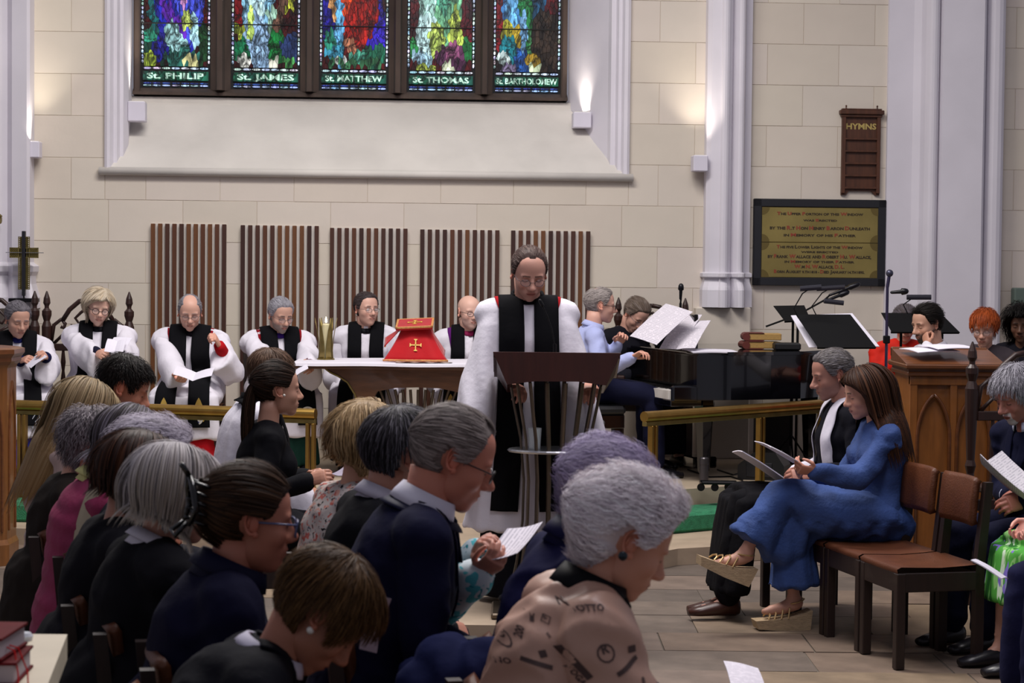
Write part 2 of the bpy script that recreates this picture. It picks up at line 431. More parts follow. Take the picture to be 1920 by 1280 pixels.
SHAPES = [
 [(.5,.5,1,1,0,'380609'),(.85,.7,.2,.5,0,'5a0a0c'),(.2,.15,.3,.14,0,'0c3a2c'),(.28,.75,.22,.4,10,'17666a'),(.45,.62,.26,.6,-28,'1c22a0'),(.72,.75,.22,.5,-5,'4a58e8'),(.35,.25,.28,.2,-30,'1a1a8a'),(.5,.45,.1,.45,-35,'5a20a8'),(.52,.28,.14,.28,-35,'a8dce0'),(.62,.1,.3,.12,0,'2c6a60'),(.66,.52,.09,.11,0,'c8dc70'),(.62,.82,.07,.14,0,'e8a0e8'),(.8,.42,.07,.2,0,'b0e0f0'),(.78,.07,.14,.07,0,'e8e0a0'),(.08,.08,.1,.07,0,'a8c040'),(.1,.36,.1,.12,0,'30a080'),(.95,.25,.1,.25,0,'14381c')],
 [(.5,.5,1,1,0,'3c0608'),(.12,.7,.16,.4,0,'7a0c14'),(.15,.2,.2,.16,0,'147048'),(.38,.75,.26,.5,0,'8cc8ee'),(.35,.8,.12,.25,0,'c8f0ff'),(.4,.3,.22,.4,-22,'9cc0e8'),(.25,.55,.06,.2,0,'c0e070'),(.62,.5,.1,.2,-15,'b8e8d0'),(.85,.85,.12,.2,0,'c8cc40'),(.78,.8,.07,.9,16,'6a4a3c'),(.68,.22,.14,.22,0,'0e6c30'),(.9,.22,.16,.18,0,'20305a'),(.16,.07,.14,.07,0,'e8e8e0'),(.62,.07,.1,.05,0,'e8e8d8'),(.88,.08,.14,.06,0,'4a9850'),(.09,.42,.07,.09,0,'b8c840')],
 [(.5,.5,1,1,0,'4a0a0a'),(.85,.5,.16,.5,0,'3420b8'),(.5,.75,.4,.5,0,'8a1410'),(.45,.75,.2,.4,0,'c8401a'),(.55,.5,.2,.35,10,'a01c14'),(.1,.55,.12,.4,0,'28209a'),(.2,.8,.1,.25,0,'f0b070'),(.26,.5,.07,.6,0,'6ab4e8'),(.2,.2,.16,.14,0,'3c90b0'),(.3,.08,.1,.05,0,'e8f0e8'),(.62,.15,.22,.1,0,'4ca088'),(.85,.14,.18,.14,0,'1c6048'),(.45,.28,.1,.1,0,'c88060'),(.12,.34,.1,.12,0,'2c9078'),(.5,.06,.5,.05,0,'3c7850')],
 [(.5,.5,1,1,0,'50080c'),(.9,.6,.14,.5,0,'580818'),(.1,.25,.16,.14,0,'2c8848'),(.4,.7,.28,.6,0,'b8ece0'),(.62,.55,.22,.6,0,'80cc9c'),(.3,.4,.2,.3,-10,'c8eef0'),(.72,.35,.12,.4,0,'b8cc58'),(.45,.3,.14,.3,-20,'c0d868'),(.2,.12,.18,.08,25,'a8d0e8'),(.7,.14,.3,.15,0,'5a2c50'),(.68,.22,.12,.12,0,'84486c'),(.62,.04,.12,.05,0,'e0e8c8'),(.25,.03,.2,.05,0,'a0b048'),(.93,.24,.1,.12,0,'1c7038'),(.55,.85,.12,.2,0,'58b090')],
 [(.5,.5,1,1,0,'241818'),(.1,.7,.16,.5,0,'7c1018'),(.92,.85,.14,.2,0,'5c1018'),(.35,.75,.26,.45,0,'3c78b4'),(.25,.8,.1,.3,0,'6ab0e8'),(.6,.85,.2,.3,-15,'1c4a6c'),(.5,.55,.12,.5,-10,'20703c'),(.62,.35,.12,.2,-20,'58a868'),(.2,.4,.12,.2,0,'b8b438'),(.35,.3,.14,.25,0,'c0a430'),(.2,.25,.16,.2,0,'208898'),(.42,.12,.14,.16,0,'2458a8'),(.45,.5,.06,.3,0,'7ab0e0'),(.8,.35,.22,.4,0,'30241c'),(.12,.15,.1,.08,0,'d8f0f0'),(.2,.03,.16,.04,0,'9888b0'),(.62,.05,.12,.05,0,'d8e8c0'),(.6,.13,.14,.06,0,'a88828')]]
NAMES = ['St. PHILIP', 'St. JAMES', 'St. MATTHEW', 'St. THOMAS', 'St. BARTHOLOMEW']
def shape_col(k, u, v):
    c = None
    for (cx, cy, rx, ry, an, h) in SHAPES[k]:
        t = math.radians(an); dx, dy = u-cx, v-cy
        x = dx*math.cos(t)-dy*math.sin(t); y = dx*math.sin(t)+dy*math.cos(t)
        if (x/rx)**2+(y/ry)**2 < 1 or h == SHAPES[k][0][5]: c = h
    return srgb(c)
def clip(poly, px, py, nx, ny):
    out = []
    for i in range(len(poly)):
        a = poly[i]; b = poly[(i+1) % len(poly)]
        da = (a[0]-px)*nx+(a[1]-py)*ny; db = (b[0]-px)*nx+(b[1]-py)*ny
        if da <= 0: out.append(a)
        if (da < 0 < db) or (db < 0 < da):
            t = da/(da-db); out.append((a[0]+(b[0]-a[0])*t, a[1]+(b[1]-a[1])*t))
    return out
rg = random.Random(3)
for k in range(5):
    ua = edges[k][1]; ub = edges[k+1][0]; wd = ub-ua
    sl = lambda zz: zz
    w_ = thing('window_%d' % (k+1), None, None, wp((ua+ub)/2, BD, ZG+.055), WA, kind='structure')
    H = HT-.07
    m = MB(); m.box(-wd/2-.01, wd/2+.01, .012, .02, -.02, H); m.build('leading', flat('lead', '#0a0a0c', .7), w_)
    def pane(poly, col, y0=-.003):
        if len(poly) < 3: return
        b = MB(); b.prism(poly, y0, .012, 'xz'); o = b.build('pane', GLASS, w_); o.color = (*col, 1)
    ex = .028
    # beaded borders
    wh = srgb('d8ecff')
    zz = .19
    while zz < H-.05:
        L = rg.uniform(.030, .042)
        for sx in (-1, 1):
            cx = sx*(wd/2-.014); pane([(cx+.007*math.cos(a)*1.0, zz+L/2+(L/2-.004)*math.sin(a)) for a in np.linspace(0, 2*math.pi, 9)[:-1]], [x*rg.uniform(.9, 1.5) for x in wh])
        zz += L
    for zrow, hh, cc in ((.155, .008, wh), (.022, .006, srgb('b8d0f8')), (.040, .005, srgb('3c50a8'))):
        nb = 7; ww = (wd-.03)/nb
        for i in range(nb):
            cx = -wd/2+.015+ww*(i+.5)+(ww*.0); L = ww*(.44)
            pane([(cx+L*math.cos(a), zrow+hh*math.sin(a)) for a in np.linspace(0, 2*math.pi, 9)[:-1]], [x*rg.uniform(.8, 1.3) for x in cc])
    nb = 6; ww = (wd-.03)/nb
    for i in range(nb):
        x0 = -wd/2+.015+ww*i; pane([(x0+.002, .062), (x0+ww-.002, .062), (x0+ww-.002, .130), (x0+.002, .130)], [x*rg.uniform(.7, 1) for x in srgb('1c5c48')])
    tb = MB(); add_text(tb, NAMES[k], 0, .075, wd*(.82 if k < 4 else .9), .045, -.006, .03)
    o = tb.build('name_lettering', GLASS, w_); o.color = (*srgb('c4ecd8'), 1)
    # figure panes
    X0, X1, Z0, Z1 = -wd/2+.028, wd/2-.028, .172, H-.02
    seeds = []; tries = 0
    while len(seeds) < 255 and tries < 9000:
        tries += 1
        p = (rg.uniform(X0, X1), rg.uniform(Z0, Z1)**1)
        dm = .026 if p[1] < .75 else .07
        if all(((p[0]-q[0])*1.35)**2+((p[1]-q[1])*.62)**2 > dm*dm for q in seeds): seeds.append(p)
    for p in seeds:
        poly = [(X0, Z0), (X1, Z0), (X1, Z1), (X0, Z1)]
        near = sorted(seeds, key=lambda q: (p[0]-q[0])**2+.22*(p[1]-q[1])**2)[1:19]
        for q in near:
            # anisotropic bisector
            nx, ny = (q[0]-p[0]), (q[1]-p[1])*.22; L = math.hypot(nx, ny)
            if L < 1e-6: continue
            poly = clip(poly, (p[0]+q[0])/2-nx/L*.0013, (p[1]+q[1])/2-ny/L*.0013, nx/L, ny/L)
            if len(poly) < 3: break
        vis = .66
        c = shape_col(k, (p[0]-X0)/(X1-X0), (p[1]-Z0)/(vis)) if p[1] < .86 else srgb(rg.choice(['1c22a0', '7a0c14', 'b8d8e8', '17666a', 'c8b040']))
        jj = rg.uniform(.55, 1.35); pane(poly, [min(1, x*jj) for x in c])
    m = MB()
    for zz in (.50, 1.08, 1.6): m.tube([(-wd/2, -.012, zz), (wd/2, -.012, zz)], .005, 6)
    m.build('saddle_bar', flat('lead', '#0a0a0c', .7), w_)

# up-lighters -------------------------------------------------
LB = flat('white_metal', '#d4d0dc', .5)
def uplight(x, y, b, wd, hh, label, power, lx=0, ly=-.0):
    u, z = wpx(x, y, b); t = thing('wall_light', label, 'light', wp(u, b, z-hh/2), WA, 'box up-lighters by the window')
    m = MB(); m.box(-wd/2, wd/2, -.08, .06, 0, hh, .006); m.build('housing', LB, t)
    m = MB(); m.box(-wd/2+.01, wd/2-.01, -.07, .05, hh, hh+.004); m.build('lens', flat('lamp_glass', '#e8e4d8', .3), t)
    m = MB(); m.box(-.02, .02, .03, .12, hh*.3, hh*.55); m.build('bracket', LB, t)
    l = bpy.data.lights.new('lamp', 'AREA'); l.energy = power; l.color = (1, .90, .76); l.size = .08; l.spread = math.radians(75)
    o = bpy.data.objects.new('lamp', l); COL.objects.link(o); o.parent = t; o.location = (lx, ly, hh+.02); o.rotation_euler = (math.pi-.10, 0, 0)
uplight(258, 210, .25, .13, .15, 'white box up-lighter at the lower left corner of the stained glass window', 2.4, .025, .03)
uplight(1090, 226, .36, .14, .12, 'white box up-lighter at the lower right corner of the stained glass window', 2.6, .04, .03)
uplight(64, 281, -.10, .10, .12, 'white box up-lighter beside the far left pier', .9, .02, -.10)
uplight(1311, 307, -.10, .11, .12, 'white box up-lighter on the wall between window and plaque pier', 1.1, -.02, -.10)

# piers ------------------------------------------------------
def pier(name, prof, z0, z1, base, loc_u, label=None):
    """prof: plan points (u, b) from left wall to right wall, relative to loc_u; base: [(z, grow)]"""
    t = thing(name, label, None, wp(loc_u, 0, z0), WA, kind='structure')
    n = len(prof); m = MB(); R = []
    cx = sum(p[0] for p in prof)/n
    levels = [(z, g) for z, g in base]+[(z1, 0)]
    for z, g in levels:
        row = []
        for (u, b) in prof: row.append((cx+(u-cx)*(1+g*1.2), b*(1+g*3) if b < 0 else b, z-z0))
        R.append(row)
    m.grid([r for r in R]); m.build('shaft', WHITE, t)
    return t
def shaftarc(cu, cb, r, n=8, a0=200, a1=340):
    return [(cu+r*math.cos(math.radians(a)), cb+r*math.sin(math.radians(a))) for a in np.linspace(a0, a1, n)]
# left pier
uL0 = wpx(-70, 200)[0]; uL1 = wpx(56, 200, -.2)[0]
wL = uL1-uL0
pier('trim_1', [(-.1, .03), (0, -.28)]+shaftarc(wL-.34, -.22, .09)+[(wL-.20, -.20), (wL-.17, -.15), (wL-.13, -.2), (wL-.02, -.22), (wL, -.20), (wL, .03)],
     1.42, zT, [(1.42, .14), (1.5, .14), (1.52, .12), (1.60, .05), (1.66, .04), (1.69, .10), (1.73, .11), (1.75, .02), (1.76, 0)], uL0)
u0, _ = wpx(1323, 100); u1, _ = wpx(1411, 100); wr = u1-u0
pier('trim_2', [(0, .03), (0, -.10), (.03, -.13), (.10, -.15)]+shaftarc(.13, -.15, .035, 6)+[(.18, -.14), (.195, -.10), (.215, -.14)]+shaftarc(.25, -.14, .03, 6)+[(.29, -.10), (.30, -.06), (wr-.01, -.05), (wr, .03)],
     1.47, zT, [(1.47, .10), (1.60, .10), (1.62, .08), (1.66, .02), (1.69, .01), (1.70, .09), (1.725, .09), (1.735, .0), (1.74, 0)], u0)
u0, _ = wpx(1664, 100); u1, _ = wpx(1893, 100)
wr = u1-u0
pier('trim_3', [(0, .03), (0, -.04), (.19, -.05), (.24, -.09), (.255, -.16)]+shaftarc(.31, -.17, .045, 7)+[(.36, -.16), (.37, -.22), (.68, -.24), (.70, -.22), (.71, -.12)]+shaftarc(.80, -.12, .075, 8, 180, 350)+[(.88, -.10), (.90, .03)],
     .3, zT, [(.3, 0)], u0)
m = MB(); m.box(-.28, wr*0+.14, -.13, .02, 0, 1.15, .01); t = m.build('plinth', PLASTER, wall, (wpx(1362, 700)[0]+.02, 0, .32)); t.color = (*WALLCOL, 1)

# floor -------------------------------------------------------
FLAG = objmat('flagstone', .55, var=.28, vscale=5, bump=.35, bscale=16)
floor = thing('floor', 'worn grey-brown flagstone floor of the nave', None, (0, 0, 0), 0, kind='structure')
m = MB(); m.box(-6, 6, -1, 13.2, -.2, -.005); o = m.build('bedding', flat('mortar', '#5f564c', .9), floor)
rg = random.Random(11); y = 3.6; ri = 0
while y < 13.0:
    d = rg.choice([.42, .5, .46]); x = -3.9+rg.uniform(0, .5)
    while x < 4.1:
        w_ = rg.choice([.55, .7, .85, .95, .6])
        m = MB(); g = .0035; c = [rg.uniform(-.004, .004) for _ in range(4)]
        m.prism([(g+c[0], g), (w_-g+c[1], g+c[2]*.5), (w_-g+c[1], d-g), (g+c[0], d-g+c[3]*.5)], -.04, 0, 'xy')
        o = m.build('flagstone', FLAG, floor, (x, y, rg.uniform(-.003, .002)))
        base = srgb(rg.choice(['#74655a', '#7c6b5a', '#685c52', '#816f5a', '#5c524a', '#746355'])); o.color = (*base, 1)
        x += w_
    y += d; ri += 1
STEP = mat('step_stone', '#a3917c', .6, 0, .15, 4, .2, 14)
SFL = mat('sanctuary_stone', '#b5a48e', .5, 0, .08, 3, .08, 14)
def slab(name, pts, z0, z1, m_, label=None):
    m = MB(); m.prism(pts, z0, z1, 'xy'); o = m.build(name, m_); tag(o, label, None, kind='structure'); return o
slab('trim_4', [(-4.6, 12.95), (-1.7, 12.6), (-.55, 11.2), (-.55, 9.52), (.58, 9.52), (.58, 11.6), (1.0, 12.15), (2.6, 12.9), (4.8, 13.3), (4.8, 16), (-4.6, 16)], 0, .10, STEP, 'low stone step projecting under the lectern')
slab('trim_5', [(-4.6, 13.55), (-1.3, 13.25), (.95, 13.25), (2.2, 14.1), (4.8, 14.2), (4.8, 16), (-4.6, 16)], .10, .32, SFL, 'pale stone sanctuary floor behind the communion rails')
GREEN = mat('green_carpet', '#2f7a55', .95, 0, .25, 30, .5, 120)
def kneeler(p0, p1, label):
    a = Vector((*p0, 0)); b = Vector((*p1, 0)); d = (b-a); L = d.length; t = math.atan2(d.y, d.x)
    m = MB(); m.box(0, L, 0, .34, 0, .125, .02); o = m.build('kneeler', GREEN, None, (p0[0], p0[1], .10), t); tag(o, label, 'kneeler', 'green kneelers along the communion rails')
kneeler((-4.3, 13.17), (-1.3, 12.88), 'long green carpeted kneeler in front of the left communion rail')
kneeler((.78, 12.62), (2.35, 13.75), 'long green carpeted kneeler in front of the right communion rail')

# communion rails ---------------------------------------------
BRASS = mat('brass', '#b4904c', .36, 1, .12, 12)
BRASSD = mat('dull_brass', '#8a7a4a', .45, .9, .2, 12)
def rail(pa, pb, label, posts):
    A = at(*pa); B = at(*pb); d = B-A; L = d.xy.length; t = math.atan2(d.y, d.x)
    o = thing('communion_rail', label, 'rail', (A.x, A.y, .10), t, 'brass communion rails'); zt = (A.z+B.z)/2-.10
    m = MB(); m.tube([(0, 0, zt-.03), (L, 0, zt-.03)], .034, 16); m.build('handrail', BRASS, o, smooth=False)
    m = MB(); m.box(0.0, L, -.018, .018, zt-.09, zt-.062, .003); m.build('under_rail', BRASSD, o)
    for s_ in posts:
        m = MB(); m.box(s_*L-.03, s_*L-.008, -.02, .02, .0, zt-.09, .003).box(s_*L+.008, s_*L+.03, -.02, .02, 0, zt-.09, .003); m.build('post', BRASS, o)
        m = MB(); m.box(s_*L-.05, s_*L+.05, -.05, .05, 0, .012, .002); m.build('foot_plate', BRASSD, o)
rail((20, 751, 13.38), (592, 766, 12.85), 'left brass communion rail before the seated clergy', [.04, .5, .985])
rail((1208, 771, 12.87), (1548, 750, 14.25), 'right brass communion rail before the grand piano', [.045, .62, .98])

# slatted wall panels -------------------------------------------
SLAT = objmat('slat_wood', .45, var=.3, vscale=14, stretch=(3, 3, .2))
GR = flat('panel_white', '#d2cbc4', .8)
for k, (xa, xb, yt, yb) in enumerate([(284, 425, 419, 790), (452, 598, 422, 800), (619, 764, 427, 800), (788, 936, 430, 800), (958, 1106, 432, 800)]):
    ua, zt = wpx(xa, yt); ub, _ = wpx(xb, yt); zb = .62
    t = thing('slat_panel', ['leftmost', 'second from left', 'middle', 'second from right', 'rightmost'][k]+' panel of dark vertical wooden slats on the back wall', 'wall panel', wp(ua, 0, zb), WA, 'slatted wooden wall panels')
    L = ub-ua; n = 11; pt = (L-.031)/(n-1)
    m = MB(); m.box(0, L, -.012, -.002, 0, zt-zb); m.build('backboard', GR, t)
    b = MB(); b.box(0, .031, -.045, -.012, 0, zt-zb, .002); me = b.mesh('slat')
    rr = random.Random(k)
    for i in range(n):
        o = link('slat', me, SLAT, t, (i*pt, 0, 0)); c = srgb(rr.choice(['#4a2a1e', '#3a2019', '#5a3420', '#6b4224', '#45281d'])); o.color = (*c, 1)

# memorial plaque -----------------------------------------------
ua, z1 = wpx(1414, 372, -.04); ub, z0 = wpx(1659, 537, -.04); L = ub-ua; H = z1-z0
pq = thing('memorial_plaque', 'engraved brass memorial plaque in a wide black frame on the wall', 'plaque', wp((ua+ub)/2, -.0, z0), WA)
m = MB(); fw = L*.06; m.box(-L/2, L/2, -.035, 0, 0, H, .004); m.build('backing_board', flat('black_slate', '#14151c', .55), pq)
m = MB()
m.box(-L/2, L/2, -.05, -.03, 0, fw, .005).box(-L/2, L/2, -.05, -.03, H-fw, H, .005).box(-L/2, -L/2+fw, -.05, -.03, 0, H, .005).box(L/2-fw, L/2, -.05, -.03, 0, H, .005)
m.build('frame', flat('black_slate', '#14151c', .55), pq)
PB = mat('plaque_brass', '#a8965a', .38, .75, .2, 3)
iw, ih = L-2*fw, H-2*fw; zm = fw+ih*.5
for a, b_ in ((fw+.002, zm-.002), (zm+.002, H-fw-.002)):
    m = MB(); m.box(-iw/2, iw/2, -.042, -.03, a, b_, .002); m.build('brass_plate', PB, pq)
    m = MB()
    for sx in (-1, 1):
        for zz, sz in ((a, 1), (b_, -1)):
            m.prism([(sx*iw/2, zz), *[(sx*(iw/2-.06*math.cos(q)), zz+sz*.06*math.sin(q)) for q in np.linspace(0, math.pi/2, 6)]], -.0432, -.04, 'xz')
    m.build('corner_ornament', flat('dark_brass', '#6b5c30', .5, .4), pq)['kind'] = 'stuff'
BLK = flat('enamel_black', '#2c2010', .6); RED = flat('enamel_red', '#8a3826', .6)
def pql(line, w0, yb, hc, cx=0):
    """line: list of (text, colour, height factor) runs; fitted to width w0"""
    runs = []; tot = 0; sc = hc/.73
    for txt, c, hf in line:
        v, f, ww = text_mesh(txt.replace(' ', ''), 1, .035, .01); wd = ww*sc*hf if ww else 0
        sp = sc*.30*hf if txt.endswith(' ') else sc*.06
        runs.append((v, f, c, hf, wd, ww, sp)); tot += wd+sp
    tot -= runs[-1][6]; k = w0/tot; x = cx-w0/2
    for v, f, c, hf, wd, ww, sp in runs:
        if len(v):
            x0 = v[:, 0].min(); mm = MR if c == 'r' else MK
            mm.add([(x+(p[0]-x0)*sc*hf*k, -.0435-p[2]*.1, yb+p[1]*sc*hf-(.0 if hf <= 1 else .0)) for p in v], f)
        x += (wd+sp)*k
MR = MB(); MK = MB()
def sc_line(s):
    """small-capital line: '*' before a letter makes it a red capital, '+' a tall black one"""
    out = []
    for wd in s.split(' '):
        if wd[0] in '*+':
            c = 'r' if wd[0] == '*' else 'k'
            out.append((wd[1], c, 1.35)) if len(wd) > 2 else out.append((wd[1:]+' ', c, 1.35))
            if len(wd) > 2: out.append((wd[2:]+' ', 'k', 1.0))
        else: out.append((wd+' ', 'k', 1.0))
    return out
def yy(py): return (H)*(1-(py-105)/(1215-105))   # rows measured on the zoomed plaque
lines = [('*THE *UPPER *PORTION OF THIS *WINDOW', .74, 310, 30), ('WAS *ERECTED', .29, 388, 24), ('BY THE *R.T *HON *HENRY *BARON *DUNLEATH', .86, 495, 36), ('IN *MEMORY OF HIS *FATHER', .62, 582, 30),
         ('*THE FIVE +LOWER +LIGHTS OF THE *WINDOW', .74, 735, 30), ('WERE ERECTED', .32, 792, 22), ('BY *FRANK *WALLACE AND *ROBERT *HU. *WALLACE,', .89, 860, 36), ('IN *MEMORY OF THEIR *FATHER', .60, 920, 26), ('*W.M *N. *WALLACE, *D. *L.', .43, 988, 34), ('*BORN +AUGUST 9.TH 1818 - *DIED +JANUARY 14.TH 1895.', .78, 1052, 32)]
for s_, wf, py, hp in lines: pql(sc_line(s_), iw*wf, yy(py), H*hp/1110)
MK.build('lettering', BLK, pq)['kind'] = 'stuff'; MR.build('lettering', RED, pq)['kind'] = 'stuff'

# hymn board ----------------------------------------------------
ua, z1 = wpx(1578, 203, -.04); ub, z0 = wpx(1652, 366, -.04); L = ub-ua; H = z1-z0
HW = wood('hymn', '#4c2a18', .5, coat=0)
hb = thing('hymn_board', 'dark wooden hymn number board with four empty rows and gilt lettering', 'hymn board', wp((ua+ub)/2, 0, z0), WA)
m = MB(); m.prism([(-L/2+.01, 0), (-L/2+.045, 0), (-L/2+.07, .03), (L/2-.07, .03), (L/2-.045, 0), (L/2-.01, 0), (L/2-.01, H-.04), (-L/2+.01, H-.04)], -.02, 0, 'xz'); m.build('back_panel', HW, hb)
for sx in (-1, 1):
    m = MB(); m.box(sx*(L/2-.01)-(.028 if sx > 0 else 0), sx*(L/2-.01)+(0 if sx > 0 else .028), -.04, -.018, .012, H-.05, .003); m.build('stile', HW, hb)
m = MB(); m.box(-L/2-.012, L/2+.012, -.06, 0, H-.045, H-.012, .005).box(-L/2, L/2, -.045, 0, H-.065, H-.045, .004).box(-L/2+.005, L/2-.005, -.05, 0, H-.012, H, .003); m.build('cornice', HW, hb)
for i in range(5):
    zz = .055+i*(H-.20)/4.9; m = MB(); m.box(-L/2+.035, L/2-.035, -.042, -.018, zz-.008, zz+.006, .002); m.build('ledge', HW, hb)
for sx in (-1, 1): m = MB(); m.lathe([(.001, 0), (.007, .005), (.005, .012), (.008, .02), (.001, .028)], 8, (sx*L*.38, -.03, H)); m.build('finial', HW, hb)
m = MB(); add_text(m, 'HYMNS', 0, H-.155, L*.74, .045, -.0225, .03); m.build('lettering', flat('gilt', '#b09a5a', .5), hb)

# corner bracket far left
u, z = wpx(-2, 413, -.28); t = tag(MB().lathe([(.02, 0), (.035, .01), (.03, .04), (.04, .06), (.025, .075)], 12).box(-.02, .02, 0, .1, .02, .05).build('wall_bracket', BRASSD, None, wp(u, -.36, z-.03), WA, smooth=False), 'small brass fitting on the far left pier', 'fitting')
u, z = wpx(1914, 600); m = MB(); m.box(-.1, .25, -.15, -.05, -.02, .35, .01); tag(m.build('notice_panel', flat('green_panel', '#55645c', .6), None, wp(u, 0, z-.1), WA), 'grey green panel at the far right edge of the wall', 'panel')

# ---------------------------------------------------------------- people: heads
EARC = np.array([0, .0, 0])
def smin(ds, k):
    ds = np.stack(ds); m = ds.min(0); return m-k*np.log(np.exp(-(ds-m)/k).sum(0))
def ell(p, c, r):
    c = np.array(c); r = np.array(r); q = p-c; a = np.linalg.norm(q/r, axis=-1); b = np.linalg.norm(q/(r*r), axis=-1)+1e-9
    return a*(a-1)/b
def cap(p, a, b, ra, rb):
    a = np.array(a); b = np.array(b); ba = b-a; h = np.clip(((p-a)@ba)/(ba@ba), 0, 1)
    return np.linalg.norm(p-a-h[..., None]*ba, axis=-1)-(ra+(rb-ra)*h)
def head_field(p, sex, fat=0.0, old=0.0):
    f = 1 if sex == 'f' else 0
    jw = (.050-.006*f+.010*fat)
    D = [ell(p, (0, -.018, .035), (.076, .094, .082)), ell(p, (0, .03, .045), (.060, .054, .056)),
         ell(p, (0, .028, -.02), (.062-.002*f+.006*fat, .056, .075)), ell(p, (0, .018, -.066), (jw, .052, .040)),
         ell(p, (0, .066, -.096), (.021-.003*f, .020, .017))]
    if fat > .3: D.append(ell(p, (0, .02, -.09), (.045*fat+.01, .045, .025)))
    d = smin(D, .010)
    D = [d]
    for s in (-1, 1):
        D += [ell(p, (s*.037, .054, -.026), (.024+.004*fat, .026, .026)), ell(p, (s*.026, .076, .021), (.024, .012, .008+.002*(1-f))), ]
    D += [ell(p, (0, .072, -.062), (.030, .023, .024))]
    d = smin(D, .006)
    S = [ell(p, (s*.031, .093, .002), (.019, .017, .011)) for s in (-1, 1)]
    for s_ in S: d = -smin([-d, s_], .004)
    D = [d]
    for s in (-1, 1): D += [ell(p, (s*.031, .070, .000), (.0145, .0150, .0125))]
    d = smin(D, .0025)
    nl = .1105-.004*f
    D = [d, cap(p, (0, .082, .016), (0, nl-.001, -.026), .0075, .0108), ell(p, (0, nl, -.029), (.0115, .0115, .0095))]
    for s in (-1, 1): D += [ell(p, (s*.0125, .096, -.034), (.0080, .011, .0078))]
    d = smin(D, .004)
    D = [d, ell(p, (0, .088, -.0585), (.023, .0105, .0050)), ell(p, (0, .0865, -.0675), (.019, .0105, .0058))]
    d = smin(D, .0018)
    S = ell(p, (0, .100, -.0632), (.024, .0075, .0012)); d = -smin([-d, S], .0012)
    return d
C0 = np.array([0, .012, -.004])
def sph_dirs(R, Cn, warp=.5):
    u = np.linspace(-math.pi, math.pi, Cn, endpoint=False); ph = u-warp*np.sin(u)
    v = np.linspace(0, 1, R+1)[1:-1]; th = v*math.pi+.18*np.sin(2*math.pi*v)*.5*-1*0
    T, P = np.meshgrid(th, ph, indexing='ij')
    d = np.stack([np.sin(T)*np.sin(P), np.sin(T)*np.cos(P), np.cos(T)], -1)
    return d
def sph_faces(R, Cn):
    r = R-1; f = []
    I, J = np.meshgrid(np.arange(r-1), np.arange(Cn), indexing='ij'); K = (J+1) % Cn
    q = np.stack([I*Cn+J, (I+1)*Cn+J, (I+1)*Cn+K, I*Cn+K], -1).reshape(-1, 4)[:, ::-1]
    T = r*Cn; B = T+1; J = np.arange(Cn); K = (J+1) % Cn
    top = np.stack([np.full(Cn, T), np.full(Cn, T), J, K], -1)[:, [0, 2, 3]]
    bot = np.stack([np.full(Cn, B), (r-1)*Cn+K, (r-1)*Cn+J], -1)
    return q, top[:, ::-1], bot[:, ::-1]
_hb = {}
def head_base(sex, fat, old, res):
    key = (sex, fat, old, res)
    if key in _hb: return _hb[key]
    R, Cn = ((96, 120) if res else (60, 76))
    d = sph_dirs(R, Cn, .55 if res else .5); ts = np.linspace(.045, .135, 46)
    P = C0+d[..., None, :]*ts[:, None]; F = head_field(P, sex, fat, old)
    ins = F < 0; k = ins.shape[-1]-1-np.argmax(ins[..., ::-1], -1); k = np.clip(k, 0, len(ts)-2)
    f0 = np.take_along_axis(F, k[..., None], -1)[..., 0]; f1 = np.take_along_axis(F, (k+1)[..., None], -1)[..., 0]
    t = ts[k]+(ts[1]-ts[0])*np.clip(f0/(f0-f1+1e-9), 0, 1)
    V = C0+d*t[..., None]; flatv = V.reshape(-1, 3)
    top = V[0].mean(0); bot = V[-1].mean(0); v = np.vstack([flatv, top, bot])
    q, a, b = sph_faces(R, Cn)
    _hb[key] = (v, q, a, b, d, t); return _hb[key]
def lerp(a, b, t): return np.asarray(a)*(1-t[:, None])+np.asarray(b)*t[:, None]
def sstep(a, b, x): t = np.clip((x-a)/(b-a), 0, 1); return t*t*(3-2*t)
